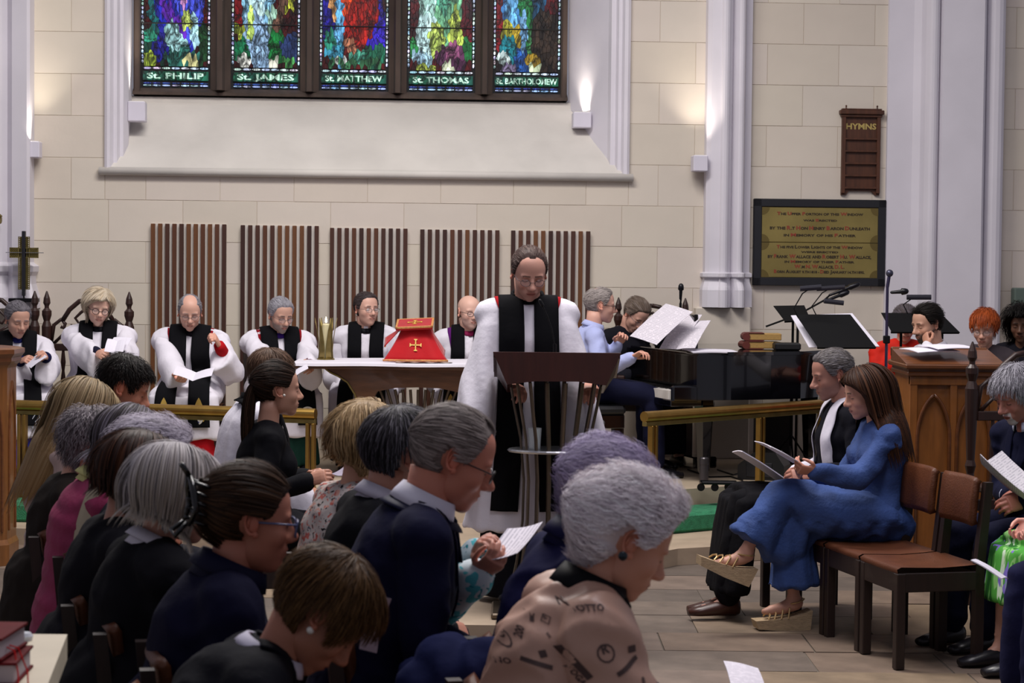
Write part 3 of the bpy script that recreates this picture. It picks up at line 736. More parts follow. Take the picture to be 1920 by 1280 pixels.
def skin_col(v, skin, lip, brow, beard=None, bmode=0, browt=.8, rosy=.25):
    x, y, z = v[:, 0], v[:, 1], v[:, 2]; c = np.tile(np.array(skin), (len(v), 1)); front = y > .05
    ax = np.abs(x)
    rz = sstep(.032, .0, np.hypot(ax-.036, (z+.03)*1.1))*front*rosy+sstep(.02, 0, np.hypot(x, z+.03))*(y > .085)*rosy
    c = lerp(c, np.array(skin)*np.array([1.12, .72, .66]), np.clip(rz, 0, 1))
    # sockets a touch darker and redder
    s = sstep(.022, .008, np.hypot(ax-.031, (z-.002)*1.3))*front*.22; c = lerp(c, np.array(skin)*np.array([.80, .62, .58]), s)
    if beard is not None:
        m = sstep(-.035, -.052, z-.35*np.clip(.04-y, 0, .1)) * (y > -.01)
        if bmode == 2: m = ((ax < .026+.0*z) & (y > .06)) * sstep(-.040, -.047, z)
        if bmode == 3: m = m*.35
        lipm = ((x/.022)**2+((z+.063)/.0095)**2 < 1); m = np.where(lipm, 0, m); c = lerp(c, np.array(beard), m*.9)
    l = sstep(1.2, .8, np.sqrt((x/.0235)**2+((z+.063)/.0095)**2))*(y > .07); c = lerp(c, np.array(lip), l*.8)
    ml = sstep(.0022, .0008, np.abs(z+.0632))*(ax < .022)*(y > .075); c = lerp(c, np.array(lip)*.35, ml)
    ls = sstep(.0032, .0012, np.abs(z+.0035+7*(ax-.031)**2*-1*.9+.0))*(ax > .018)*(ax < .045)*front; c = lerp(c, np.array([.03, .02, .018]), ls*.85)
    bz = .0245+.18*(ax-.030)*-1*(ax > .038)+.06*(ax-.02); b = sstep(.0052, .0020, np.abs(z-bz))*(ax > .011)*(ax < .046)*(y > .045); c = lerp(c, np.array(brow), b*browt)
    nb = (np.hypot(ax-.0065, z+.0385) < .0032)*(y > .085); c[nb] = np.array(skin)*.25
    return np.clip(c, 0, 1)
# ears: one template (right side, +x)
def ear_template():
    m = MB(); M = Matrix.Translation((.072, -.004, -.002)) @ Matrix.Rotation(math.radians(-24), 4, 'Z') @ Matrix.Rotation(math.radians(12), 4, 'X')
    pts = [(math.cos(a), math.sin(a)) for a in np.linspace(-1.9, 2.6, 14)]
    k = len(m.V)
    m.tube([(.010+.002*math.sin(i), -p[0]*.016 - .004, p[1]*.027 + .004) for i, p in enumerate(pts)], [.0035]+[.0042]*12+[.003], 6)
    m.sphere((.004, -.005, .004), (.006, .016, .026), 10, 8)
    m.sphere((.008, .000, -.024), (.006, .008, .009), 8, 6)
    m.tube([(.009, -.014, -.006), (.011, -.012, .008), (.010, -.006, .017)], .003, 6)
    V = np.array([tuple(M @ Vector(p)) for p in m.V]); return V, m.F
EARV, EARF = ear_template()

# ---------------------------------------------------------------- hands (right hand, palm down, fingers +y, thumb at -x)
def hand_template(curl, spread=1.0, thumb=0.0):
    m = MB()
    m.loft([((0, -.03, 0), (.024, 0, 0), (0, 0, .017)), ((0, -.005, 0), (.026, 0, 0), (0, 0, .017)), ((-.002, .03, 0), (.037, 0, 0), (0, 0, .0155)), ((0, .07, .001), (.041, 0, 0), (0, 0, .0135)), ((0, .09, 0), (.038, 0, 0), (0, 0, .010))], 12)
    for i, (x, L, r) in enumerate([(-.030, .074, .0088), (-.010, .083, .0090), (.011, .077, .0086), (.030, .060, .0076)]):
        p = Vector((x, .082-.004*abs(i-1.2), 0)); a = math.radians(curl[0]+i*2); az = math.radians((x/.03)*-5*spread); pts = [Vector((x*.8, .05, 0)), p.copy()]
        for j, fr_ in enumerate((.45, .30, .25)):
            d = Vector((math.sin(-az)*math.cos(a), math.cos(az)*math.cos(a), -math.sin(a))); p = p+d*L*fr_; pts.append(p.copy()); a += math.radians(curl[min(j+1, 2)])
        m.tube(pts, [r*1.0, r*1.05, r, r*.92, r*.75], 8, ball=True)
    p = Vector((-.022, .012, -.004)); pts = [p.copy()]
    for d, L in (((-.75, .62, -.35), .036), ((-.35+thumb, .9, -.45), .030), ((-.05+thumb, .95, -.45), .024)):
        p = p+Vector(d).normalized()*L; pts.append(p.copy())
    m.tube(pts, [.013, .0118, .0098, .0075], 8, ball=True)
    me = remesh(m, .0042, 2, .5); v, _ = mesh_arrays(me); f = mesh_faces(me); bpy.data.meshes.remove(me); return v.astype(float), f
HANDS = {'hold': hand_template((38, 42, 30), .7, .35), 'relax': hand_template((18, 22, 16)), 'fist': hand_template((62, 75, 45), .3, .6)}

# ---------------------------------------------------------------- hair
def rndc(base, n, rs, var=.18, base2=None, mix=.4):
    c = np.tile(np.array(base, float), (n, 1))
    if base2 is not None:
        t = (rs.rand(n) < mix)*rs.uniform(.5, 1, n); c = lerp(c, np.array(base2), t)
    return np.clip(c*rs.uniform(1-var, 1+var, n)[:, None], 0, 1)
def scalp_mask(v, style):
    """1 where hair grows, in head coordinates"""
    x, y, z = v[:, 0], v[:, 1], v[:, 2]-0; al = np.degrees(np.arctan2(np.abs(x), y))
    zf = style.get('front', .070); zs = style.get('side', -.012); zn = style.get('nape', -.078)
    K = [0, 28, 48, 66, 84, 92, 104, 118, 140, 180]; Z = [zf, zf-.002, zf-.016, .018, zs, .016+.0*zs, -.012, -.040, zn, zn]
    if style.get('cover'): Z = [zf, zf-.004, zf-.02, .02, -.03, -.06, -.07, -.08, zn-.01, zn-.01]
    zl = np.interp(al, K, Z); m = sstep(-.004, .008, z-zl)
    if not style.get('cover'): m = m*sstep(.026, .040, np.sqrt((y+.010)**2+(z*.85+.004)**2)+np.clip(.055-np.abs(x), 0, 1)*3)
    b = style.get('bald')
    if b == 'top': m = m*sstep(.052, .066, np.sqrt((x*1.15)**2+((y-.035)*.8)**2)+np.clip(.075-z, 0, .1)*.9)
    if b == 'full': m = m*0
    if b == 'recede': m = m*(1-sstep(.028, .018, np.abs(np.abs(x)-.035))*sstep(.022, .045, y)*.95)
    if b == 'crown': m = m*sstep(.020, .040, np.sqrt(x**2+(y+.045)**2)+np.clip(.09-z, 0, .1)*.6)
    return m
def make_hair(sp, hb, seed, sw=None):
    """sp: style dict -> (v, f, col) in head coordinates. shell + strands"""
    rs = np.random.RandomState(seed); v0, q, a, b, d, t = hb
    thick = sp.get('thick', .012); base = np.array(srgb(sp['col'])); base2 = np.array(srgb(sp['col2'])) if 'col2' in sp else None
    m = scalp_mask(v0, sp)
    n = v0-C0; n = n/np.linalg.norm(n, axis=1)[:, None]; n0 = n
    vol = sp.get('vol', (0, 0, 0))   # extra towards back / top / sides
    ex = thick*(1+vol[0]*np.clip(-n[:, 1], 0, 1)+vol[1]*np.clip(n[:, 2], 0, 1)+vol[2]*np.abs(n[:, 0]))
    ex = ex*(1+sp.get('lump', .12)*wav(v0, seed, sp.get('lf', 12), 1.2))
    th = np.where(m > .02, ex*m+.0006, -.004)
    V = v0+n*th[:, None]
    strk = wav(v0, seed+3, 30, .6, (1.6, .5, .9))
    C = base*(1+.22*strk[:, None])
    if base2 is not None: C = lerp(C, base2, np.clip(.5+.9*wav(v0, seed+5, 22, .8, (1.8, .5, .7)), 0, 1)*sp.get('mix', .4))
    VV = [V]; FF = [np.hstack([q]), ]; tri = [a, b]; CC = [np.clip(C, 0, 1)*.8]
    # strands ------------------------------------------------------
    N = sp.get('n', 900); L = sp.get('len', .05); W = sp.get('w', .0022); seg = sp.get('seg', 6)
    idx = np.where((m > .45))[0]
    if len(idx) and N:
        # area-fair sampling: random directions snapped to nearest vertex
        rd = rs.normal(size=(N*3, 3)); rd /= np.linalg.norm(rd, axis=1)[:, None]
        dirs = n0[idx]; near = []
        for i in range(0, len(rd), 600): near.append(idx[np.argmax(rd[i:i+600]@dirs.T, 1)])
        near = np.concatenate(near); ok = (rd*n0[near]).sum(1) > .985; near = near[ok]; near = near[:N]; K = len(near)
        p = V[near]+rs.normal(size=(K, 3))*.002; nn = n0[near]
        wh = np.array(sp.get('whorl', (0, -.05, .11))); g = sp.get('grav', .3); curl = sp.get('curl', 0); part = sp.get('part', None); fwd = sp.get('fwd', 0.0)
        Lk = L*rs.uniform(.6, 1.1, K)
        stand = sp.get('stand', .12)
        P = [p.copy()]; ph = rs.rand(K)*6.28; cf = rs.uniform(.8, 1.3, K)
        er = np.array([.079, .097, .087])+thick*np.array([1+vol[2]*.8, 1+vol[0]*.6, 1+vol[1]*.8])*.93; ec = np.array([0, -.012, .028])
        vel = None
        side0 = np.sign(p[:, 0]+1e-6) if part is None else np.sign(p[:, 0]-part)
        for s in range(seg):
            q_ = p-ec; nr = q_/er**2; nr /= np.linalg.norm(nr, axis=1)[:, None]
            fl = p-wh
            if part is not None: fl = fl*.5+np.stack([side0*.07, -np.ones(K)*.02, -np.ones(K)*.05], 1)
            if sp.get('back'): fl = np.tile(np.array([0, -1., .05]), (K, 1)) + (np.array([0, -.10, sp.get('bz', .0)])-p)*6*sp['back']
            if fwd: fl = fl+np.array([0, fwd, 0])*.1
            fl = fl/(np.linalg.norm(fl, axis=1)[:, None]+1e-9)+np.array([0, 0, -g])
            below = p[:, 2] < sp.get('free', -.02)
            tg = fl-nr*(fl*nr).sum(1)[:, None]*np.where(below, 0.0, 1)[:, None]
            tg = np.where(below[:, None], np.array([0, 0, -1.])+np.stack([p[:, 0]*sp.get('inw', -.25), (p[:, 1]+.03)*sp.get('inw', -.25)*1.2, 0*p[:, 0]], 1)*3*1, tg)
            tg /= np.linalg.norm(tg, axis=1)[:, None]+1e-9
            tg = tg+nr*stand*(1-s/seg)*np.where(below, 0, 1)[:, None]
            if curl:
                tg = tg+curl*(np.cross(tg, nr)*np.cos(ph+s*1.3*cf)[:, None]+nr*np.sin(ph+s*1.3*cf)[:, None])
            if vel is not None: tg = tg*.6+vel*.4
            vel = tg; p = p+tg*(Lk/seg)[:, None]
            e = np.sqrt((((p-ec)/er)**2).sum(1)); push = e < 1
            p = np.where(push[:, None], ec+(p-ec)/np.maximum(e, .3)[:, None], p)
            if sp.get('tuck') or sp.get('cover'):
                tk = sp.get('tuck', .030)+np.clip(p[:, 2]-.0, 0, .2)*.75; p[:, 1] = np.where((p[:, 2] < .075) & (p[:, 1] > tk), tk, p[:, 1])
            if sw is not None:   # shoulders push the hair outward
                p = sw(p)
            P.append(p.copy())
        P = np.stack(P); S = seg+1
        T = np.gradient(P, axis=0); T /= np.linalg.norm(T, axis=2)[:, :, None]+1e-9
        O = P-ec; O /= np.linalg.norm(O, axis=2)[:, :, None]; Wd = np.cross(T, O); Wd /= np.linalg.norm(Wd, axis=2)[:, :, None]+1e-9
        tw = rs.uniform(-.5, .5, K)
        Wd = Wd*np.cos(tw)[None, :, None]+O*np.sin(tw)[None, :, None]
        wv = W*rs.uniform(.6, 1.3, K)[None, :]*(np.array([.8, 1, 1, .95, .85, .7, .45]) if S == 7 else np.interp(np.linspace(0, 1, S), [0, .2, .75, 1], [.8, 1, .9, .25]))[:, None]
        A = P-Wd*wv[:, :, None]; B = P+Wd*wv[:, :, None]; M_ = P+O*wv[:, :, None]*.6
        sv = np.stack([A, M_, B], 2)  # S,K,3,3
        sv = sv.transpose(1, 0, 2, 3).reshape(-1, 3); off = len(V)
        base_i = off+np.arange(K)[:, None, None]*S*3+np.arange(S-1)[None, :, None]*3
        f1 = np.concatenate([base_i+0, base_i+1, base_i+4, base_i+3], -1).reshape(-1, 4); f2 = np.concatenate([base_i+1, base_i+2, base_i+5, base_i+4], -1).reshape(-1, 4)
        sc = rndc(base, K, rs, sp.get('var', .25), base2, sp.get('mix', .4))
        if 'tip' in sp: tipc = np.array(srgb(sp['tip'])); sc3 = lerp(np.repeat(sc, S, 0), tipc, np.tile(np.linspace(0, 1, S)**1.3, K)); sc3 = np.repeat(sc3, 3, 0)
        else: sc3 = np.repeat(sc, S*3, 0)
        VV.append(sv); FF += [f1, f2]; CC.append(sc3)
    V = np.vstack(VV); C = np.vstack(CC); Q = np.vstack(FF); Tt = np.vstack(tri)
    return V, Q, Tt, C
def poly_mesh(name, V, Q, T, C, smooth=True):
    me = bpy.data.meshes.new(name); V = np.asarray(V, np.float32)
    me.vertices.add(len(V)); me.vertices.foreach_set('co', V.ravel())
    nl = Q.size+T.size; me.loops.add(nl); me.loops.foreach_set('vertex_index', np.concatenate([Q.ravel(), T.ravel()]).astype(np.int32))
    me.polygons.add(len(Q)+len(T)); me.polygons.foreach_set('loop_start', np.concatenate([np.arange(len(Q))*4, Q.size+np.arange(len(T))*3]).astype(np.int32))
    me.update(calc_edges=True)
    a = me.color_attributes.new('Col', 'FLOAT_COLOR', 'POINT'); c4 = np.ones((len(V), 4), np.float32); c4[:, :3] = C; a.data.foreach_set('color', c4.ravel())
    if smooth: me.shade_smooth()
    return me

# ---------------------------------------------------------------- people: bodies and clothes
def rotm(nod, turn, tilt):
    return np.array(Matrix.Rotation(math.radians(turn), 3, 'Z') @ Matrix.Rotation(math.radians(tilt), 3, 'Y') @ Matrix.Rotation(math.radians(-nod), 3, 'X'))
def ik(a, b, l1, l2, hint):
    a = Vector(a); b = Vector(b); d = b-a; L = min(d.length, (l1+l2)*.995); d.normalize(); b = a+d*L
    c = (l1*l1-l2*l2+L*L)/(2*L); h = math.sqrt(max(0, l1*l1-c*c)); hv = Vector(hint); hv = hv-d*hv.dot(d)
    if hv.length < 1e-4: hv = Vector((0, 0, -1))
    return a+d*c+hv.normalized()*h, b
def lerpv(a, b, t): return Vector(a)*(1-t)+Vector(b)*t
class Body: pass
def spine_rings(B, rs, g):
    out = []
    for t, rx, ry, dy in rs:
        p = B.spine(t); d = (B.spine(min(1, t+.05))-B.spine(max(0, t-.05))).normalized(); b = Vector((1, 0, 0)).cross(d)*-1
        out.append((p+b*dy*-1*0+Vector((0, dy, 0)), Vector((rx+g, 0, 0)), b.normalized()*(ry+g)))
    return out
def torso(m, B, g=0.0, w=1.0, neck=True):
    f = B.fem
    rs = [(-.10, .13, .10, 0), (-.02, .172, .125, 0), (.12, .165+.006*f, .122, 0), (.30, .143-.008*f, .108, .0), (.52, .152-.008*f, .113, .008), (.70, .158-.01*f, .115+.008*f, .012), (.84, .150-.014*f, .095, 0), (.93, .115-.01*f, .075, 0), (.985, .07, .062, 0)]
    rs = [(t, rx*w*B.wd, ry*w*(B.wd*.8+.2)*B.dp, dy) for t, rx, ry, dy in rs]
    m.loft(spine_rings(B, rs, g), 20)
    if B.fem and B.bust: 
        for s in (-1, 1): c = B.spine(.62); m.sphere((s*.068, c.y+.085*B.dp+g*.5, c.z), (.062+g, .055, .06+g), 12, 8)
    for s in (-1, 1): m.tube([B.spine(.90)+Vector((s*.03, 0, 0)), B.sh[s]], [.062+g, .058+g], 10, ball=True)
def arms(m, B, r, g=0.0, only=None, end=1.0):
    for s in (-1, 1):
        if only and s != only: continue
        a, e, w_ = B.sh[s], B.el[s], B.wr[s]; w2 = e+(w_-e)*end
        m.tube([a, lerpv(a, e, .35), lerpv(a, e, .9), e, lerpv(e, w2, .12), lerpv(e, w2, .6), w2], [r[0]+g, r[0]*.95+g, r[1]*1.0+g, r[1]+g, r[1]+g, r[2]*1.1+g, r[2]+g], 12, ball=True)
def legs(m, B, r, g=0.0, hem=0.08):
    for s in (-1, 1):
        h, k, a = B.hip[s], B.kn[s], B.an[s]; e = a+(k-a)*max(0, (hem-.08)/max(.2, (k-a).length))
        m.tube([h, lerpv(h, k, .4), lerpv(h, k, .9), k, lerpv(k, e, .15), lerpv(k, e, .5), e], [r[0]+g, r[0]*.93+g, r[1]*1.03+g, r[1]+g, r[1]*.98+g, r[2]*1.12+g, r[2]+g], 14, ball=True)
def hand_matrix(w_, d, palm, s):
    y = Vector(d).normalized(); z = -Vector(palm); z = (z-y*z.dot(y)).normalized(); x = y.cross(z)
    return Matrix(((x.x, y.x, z.x, w_.x), (x.y, y.y, z.y, w_.y), (x.z, y.z, z.z, w_.z), (0, 0, 0, 1)))
def drape(bvh, st, width, name, material, parent, n=34, off=.007, k=5, wfun=None, taper=None, tk=.004):
    """strip of cloth laid over a garment: st = stations (point inside, direction of view)"""
    rows = []; last = None; ps = [Vector(a) for a, b in st]; ds = [Vector(b).normalized() for a, b in st]
    acc = [0]
    for i in range(1, len(ps)): acc.append(acc[-1]+(ps[i]-ps[i-1]).length+.05)
    for i in range(n):
        q = acc[-1]*i/(n-1); j = max(0, min(len(ps)-2, next((j for j in range(len(ps)-1) if acc[j+1] >= q-1e-9), len(ps)-2)))
        t = (q-acc[j])/(acc[j+1]-acc[j]); P = ps[j]*(1-t)+ps[j+1]*t; D = (ds[j]*(1-t)+ds[j+1]*t).normalized()
        wd = width if wfun is None else width*wfun(i/(n-1)); row = []
        for c in range(k):
            x = (c/(k-1)-.5)*wd; o_ = P+Vector((x, 0, 0)); h = bvh.ray_cast(o_-D*1.2, D)
            pt = (h[0]-D*off) if h[0] is not None else None; row.append(pt)
        rows.append(row)
    for c in range(k):
        good = [i for i in range(n) if rows[i][c] is not None]
        if not good: return None
        for i in range(n):
            if rows[i][c] is None: g = min(good, key=lambda a: abs(a-i)); rows[i][c] = rows[g][c]+(ps[-1]-ps[0])*0
    for _ in range(2):
        new = [[(rows[max(i-1, 0)][c]+rows[i][c]*2+rows[min(i+1, n-1)][c])/4 for c in range(k)] for i in range(n)]; rows = new
    m = MB(); m.grid(rows); me = m.mesh(name, True)
    o = link(name, me, material, parent); md = o.modifiers.new('thick', 'SOLIDIFY'); md.thickness = tk; md.offset = 0
    o['_rows'] = 0; del o['_rows']; return o, rows
PEOPLE = []
GLF = flat('dark_spectacle', '#1c1a1e', .3); GLM = flat('metal_spectacle', '#5c5a60', .3, .8)
def lensmat():
    if 'lens' in MATS: return MATS['lens']
    t = NT('lens'); b = t.b; b.inputs['Base Color'].default_value = (.8, .85, .9, 1); b.inputs['Alpha'].default_value = .14; b.inputs['Roughness'].default_value = .05
    MATS['lens'] = t.m; return t.m
def person(label, px, py, Y, face, zf=0.0, lean=.12, side=0.0, nod=10, turn=0, tilt=0, sex='m', size=1.0, fat=0.0, wd=1.0, dp=1.0, seat=.45,
           skin='#c4917c', lip=None, hair=None, brow=None, browt=.8, beard=None, bmode=1, res=None, hands=None, hint=None, palms=None, hp='hold', top=None, bottom=None, glasses=None,
           stand=False, seed=None, legs_o=None, eyes=False, bust=True, noarms=None, name='person', group=None, ears=True, shoes='#15131a', arml=1.0):
    py = py+.009*3840/Y*(1 if hair else 0); i = len(PEOPLE); seed = seed or i+1; rs = np.random.RandomState(seed*7)
    th = math.radians(face); Fv = Vector((math.sin(th), -math.cos(th), 0)); Rv = Vector((-math.cos(th), -math.sin(th), 0))
    Hc = at(px, py, Y); O = Vector((Hc.x, Hc.y, 0))-Fv*lean-Rv*side; O.z = zf
    root = thing(name, label, 'person', O, th+math.pi, group)
    B = Body(); B.root = root; B.O = O; B.F = Fv; B.R = Rv; B.fem = 1 if sex == 'f' else 0; B.wd = wd; B.dp = dp; B.bust = bust; B.label = label
    B.loc = lambda P: Vector(((Vector(P)-O).dot(Rv), (Vector(P)-O).dot(Fv), P[2]-zf))
    B.world = lambda p: O+Rv*p[0]+Fv*p[1]+Vector((0, 0, p[2]))
    hc = Vector((side, lean, Hc.z-zf)); B.hc = hc; Hm = rotm(nod, turn, tilt); B.Hm = Hm; B.size = size
    nk = Matrix.Rotation(math.radians(-nod*.62), 3, 'X'); S = hc+nk @ Vector((0, -.040, -.138 if Y < 8.9 else -.155))*size; B.S = S
    B.pz = (seat+.125) if not stand else (Hc.z-zf)*.535; P0 = Vector((0, 0, B.pz)); B.P = P0
    Mc = (P0+S)/2+Vector((0, -.035 if not stand else -.01, 0))
    B.spine = lambda t: P0*(1-t)**2+Mc*2*t*(1-t)+S*t*t if 0 <= t <= 1 else (P0+(Mc-P0).normalized()*t*.5 if t < 0 else S)
    sw = (.172 if sex == 'm' else .150)*wd*size**.5
    dn = (S-Mc).normalized()
    B.sh = {s: S-dn*.062+Vector((s*sw, .0, 0)) for s in (-1, 1)}
    B.hip = {s: Vector((s*.09, .03, B.pz-.02)) for s in (-1, 1)}
    if stand: B.kn = {s: Vector((s*.10, .03, B.pz*.53)) for s in (-1, 1)}; B.an = {s: Vector((s*.11, 0, .09)) for s in (-1, 1)}
    else: B.kn = {s: Vector((s*.115, .45, seat+.075)) for s in (-1, 1)}; B.an = {s: Vector((s*.115, .47, .09)) for s in (-1, 1)}
    if legs_o:
        for kk, d in legs_o.items():
            for s, v in d.items(): getattr(B, kk)[s] = Vector(v)
    k = .97*arml if sex == 'm' else .91*arml
    B.el = {}; B.wr = {}; B.hd = {}
    for s in (-1, 1):
        tgt = None
        if hands and hands.get(s) is not None:
            h = hands[s]; tgt = B.loc(at(*h)) if len(h) == 3 and h[2] > 3 else Vector(h)
        if tgt is None: tgt = Vector((s*.07, .30+lean*.35, B.pz+.10))
        ht = (hint or {}).get(s, (s*.35, -.3, -1))
        # target is the palm; the wrist lies a hand's half behind it
        e, w1 = ik(B.sh[s], tgt, .285*k, .335*k, ht); d = (w1-e).normalized(); w_ = e+d*(.255*k)
        B.el[s] = e; B.wr[s] = w_; B.hd[s] = d
    # --- body: one surface for trunk, limbs; head and hands joined on
    res = (Y < 7.5) if res is None else res
    m = MB(); torso(m, B, -.014); arms(m, B, (.040, .036, .027) if sex == 'm' else (.036, .032, .024), 0)
    legs(m, B, (.075, .055, .042), -.01)
    for s in (-1, 1):
        a = B.an[s]; m.tube([a+Vector((0, -.02, -.02)), a+Vector((0, .06, -.045)), a+Vector((0, .15, -.06))], [.038, .034, .025], 10, ball=True)
    tr = remesh(m, .02, 4); v, n = mesh_arrays(tr); fb = mesh_faces(tr); bpy.data.meshes.remove(tr)
    sk = np.array(srgb(skin))*(1.6 if Y < 9 else 1.12)*np.array([.95, 1.10, 1.08]); lp = np.array(srgb(lip)) if lip else sk*np.array([.82, .52, .52])  # skin of near people lightened to make up for dim light there
    J = MB(); J.V = [tuple(p) for p in v]; J.F = list(fb); J.n = len(v); J.C = [tuple(sk)]*len(v)
    hb = head_base(sex, fat, 0, res); hv, q, a_, b_, _, _ = hb
    bw = np.array(srgb(brow)) if brow else (np.array(srgb(hair['col']))*.7 if hair else sk*.4)
    hcol = skin_col(hv, sk, lp, bw, np.array(srgb(beard)) if beard else None, bmode, browt)
    T = lambda V: (np.asarray(V)*size)@Hm.T+np.array(hc)
    J.add(T(hv), [tuple(x) for x in np.asarray(q).tolist()]+[tuple(x) for x in np.asarray(a_).tolist()]+[tuple(x) for x in np.asarray(b_).tolist()]); J.C += [tuple(c) for c in hcol]
    if ears:
        for s in (1, -1): J.add(T(EARV*np.array([s, 1, 1])), EARF if s > 0 else [f[::-1] for f in EARF], tuple(sk*np.array([1.02, .82, .78])))
    nr = (.057+.008*fat if sex == 'm' else .047+.006*fat)*size; n0 = Vector(T(np.array([[0, -.030, -.045]]))[0]); n1 = S+Vector((0, -.005, -.035))
    k0 = J.n; J.tube([n0, lerpv(n0, n1, .35), lerpv(n0, n1, .75), n1], [nr*1.03, nr*.98, nr*1.04, nr*1.3], 18, col=None) if False else J.tube([n0, lerpv(n0, n1, .35), lerpv(n0, n1, .75), n1], [nr*1.03, nr*.98, nr*1.04, nr*1.3], 18)
    J.C += [tuple(sk*np.array([.98, .95, .94]))]*(J.n-k0)
    for s in (-1, 1):
        if noarms and s in noarms: continue
        pv = (palms or {}).get(s, (-s*.75, .1, -.5)); hpn = hp[s] if isinstance(hp, dict) else hp; HV, HF = HANDS[hpn]
        M = hand_matrix(B.wr[s], B.hd[s], pv, s); sc = size*(.98 if sex == 'm' else .88)
        V = HV*np.array([sc*s, sc, sc]); k0 = J.n   # right-hand template has its thumb at -x: on s=+1 (person's right)
        J.add([M @ Vector(p) for p in V], HF if s > 0 else [f[::-1] for f in HF]); J.C += [tuple(sk*np.array([1.0, .88, .84]))]*(J.n-k0)
    J.build('body', SKIN, root, smooth=True)
    if eyes:
        for s in (-1, 1):
            m = MB(); c = T(np.array([[s*.031, .0735, -.0005]]))[0]; m.sphere(tuple(c), .0125*size, 12, 8); m.build('eye', flat('eye_white', '#d8d0cc', .3), root, smooth=True)
            m = MB(); c = T(np.array([[s*.031+.001, .0822, -.0008]]))[0]; m.sphere(tuple(c), .0052*size, 10, 6); m.build('iris', flat('iris', '#1c1614', .2), root, smooth=True)
    # --- hair
    if hair:
        hs = dict(hair); hs.pop('extra', None)
        def shoulders(p):
            w2 = (p*size)@Hm.T+np.array(hc)
            for c, r in ((np.array(B.spine(.72)), np.array([.19*wd, .135*dp, .24])), (np.array(S)-np.array([0, 0, .06]), np.array([.20*wd, .085, .075]))):
                e = np.sqrt((((w2-c)/r)**2).sum(1)); ins = (e < 1.06); w2 = np.where(ins[:, None], c+(w2-c)/np.maximum(e, .25)[:, None]*1.07, w2)
            return ((w2-np.array(hc))@Hm)/size
        V, Q, Tt, C = make_hair(hs, hb, seed, shoulders if hair.get('len', 0) > .13 else None)
        link('hair', poly_mesh('hair', T(V), Q, Tt, C), HAIR, root)
    if glasses:
        gm = GLF if glasses == 'dark' else GLM; m = MB(); gy = .101; r1 = .0012 if glasses == 'metal' else .0019
        rx, rz = (.0225, .0165) if glasses != 'round' else (.0225, .020)
        if glasses == 'round': gm = GLF
        L_ = MB()
        for s in (-1, 1):
            c = np.array([s*.0325, gy, -.003]); R_ = [c+np.array([rx*math.cos(a)*(1 if abs(math.cos(a)) < .9 else .97), -abs(math.cos(a))*.0*s-.006*(math.cos(a)*s+0)*1, rz*math.sin(a)]) for a in np.linspace(0, 2*math.pi, 17)]
            m.tube(T(np.array(R_)).tolist(), r1, 6, cap=False); pl_ = T(np.array(R_[:-1])); L_.add(pl_.tolist(), [tuple(range(16))])
            m.tube(T(np.array([[s*.0545, gy-.006, .003], [s*.066, .085, .004], [s*.0745, .03, .004], [s*.077, -.004, .002], [s*.074, -.016, -.012]])).tolist(), r1, 6)
        m.tube(T(np.array([[-.0105, gy+.004, .000], [0, gy+.007, .003], [.0105, gy+.004, .000]])).tolist(), r1, 6)
        g_ = m.build('glasses', gm, root, smooth=True); L_.build('lens', lensmat(), g_)
    # --- clothes
    B.parts = {}
    if top: top(B)
    if bottom: bottom(B)
    if shoes and not stand:
        for s in (-1, 1):
            a = B.an[s]; m = MB(); m.loft([(a+Vector((0, -.065, -.045)), (.028, 0, 0), (0, 0, .035)), (a+Vector((0, -.04, -.045)), (.038, 0, 0), (0, 0, .045)), (a+Vector((0, .05, -.05)), (.044, 0, 0), (0, 0, .038)), (a+Vector((0, .14, -.062)), (.046, 0, 0), (0, 0, .027)), (a+Vector((0, .20, -.068)), (.03, 0, 0), (0, 0, .018))], 14); m.build('shoe', flat('shoe_'+shoes, shoes, .35), root, smooth=True)
    PEOPLE.append(B); return B

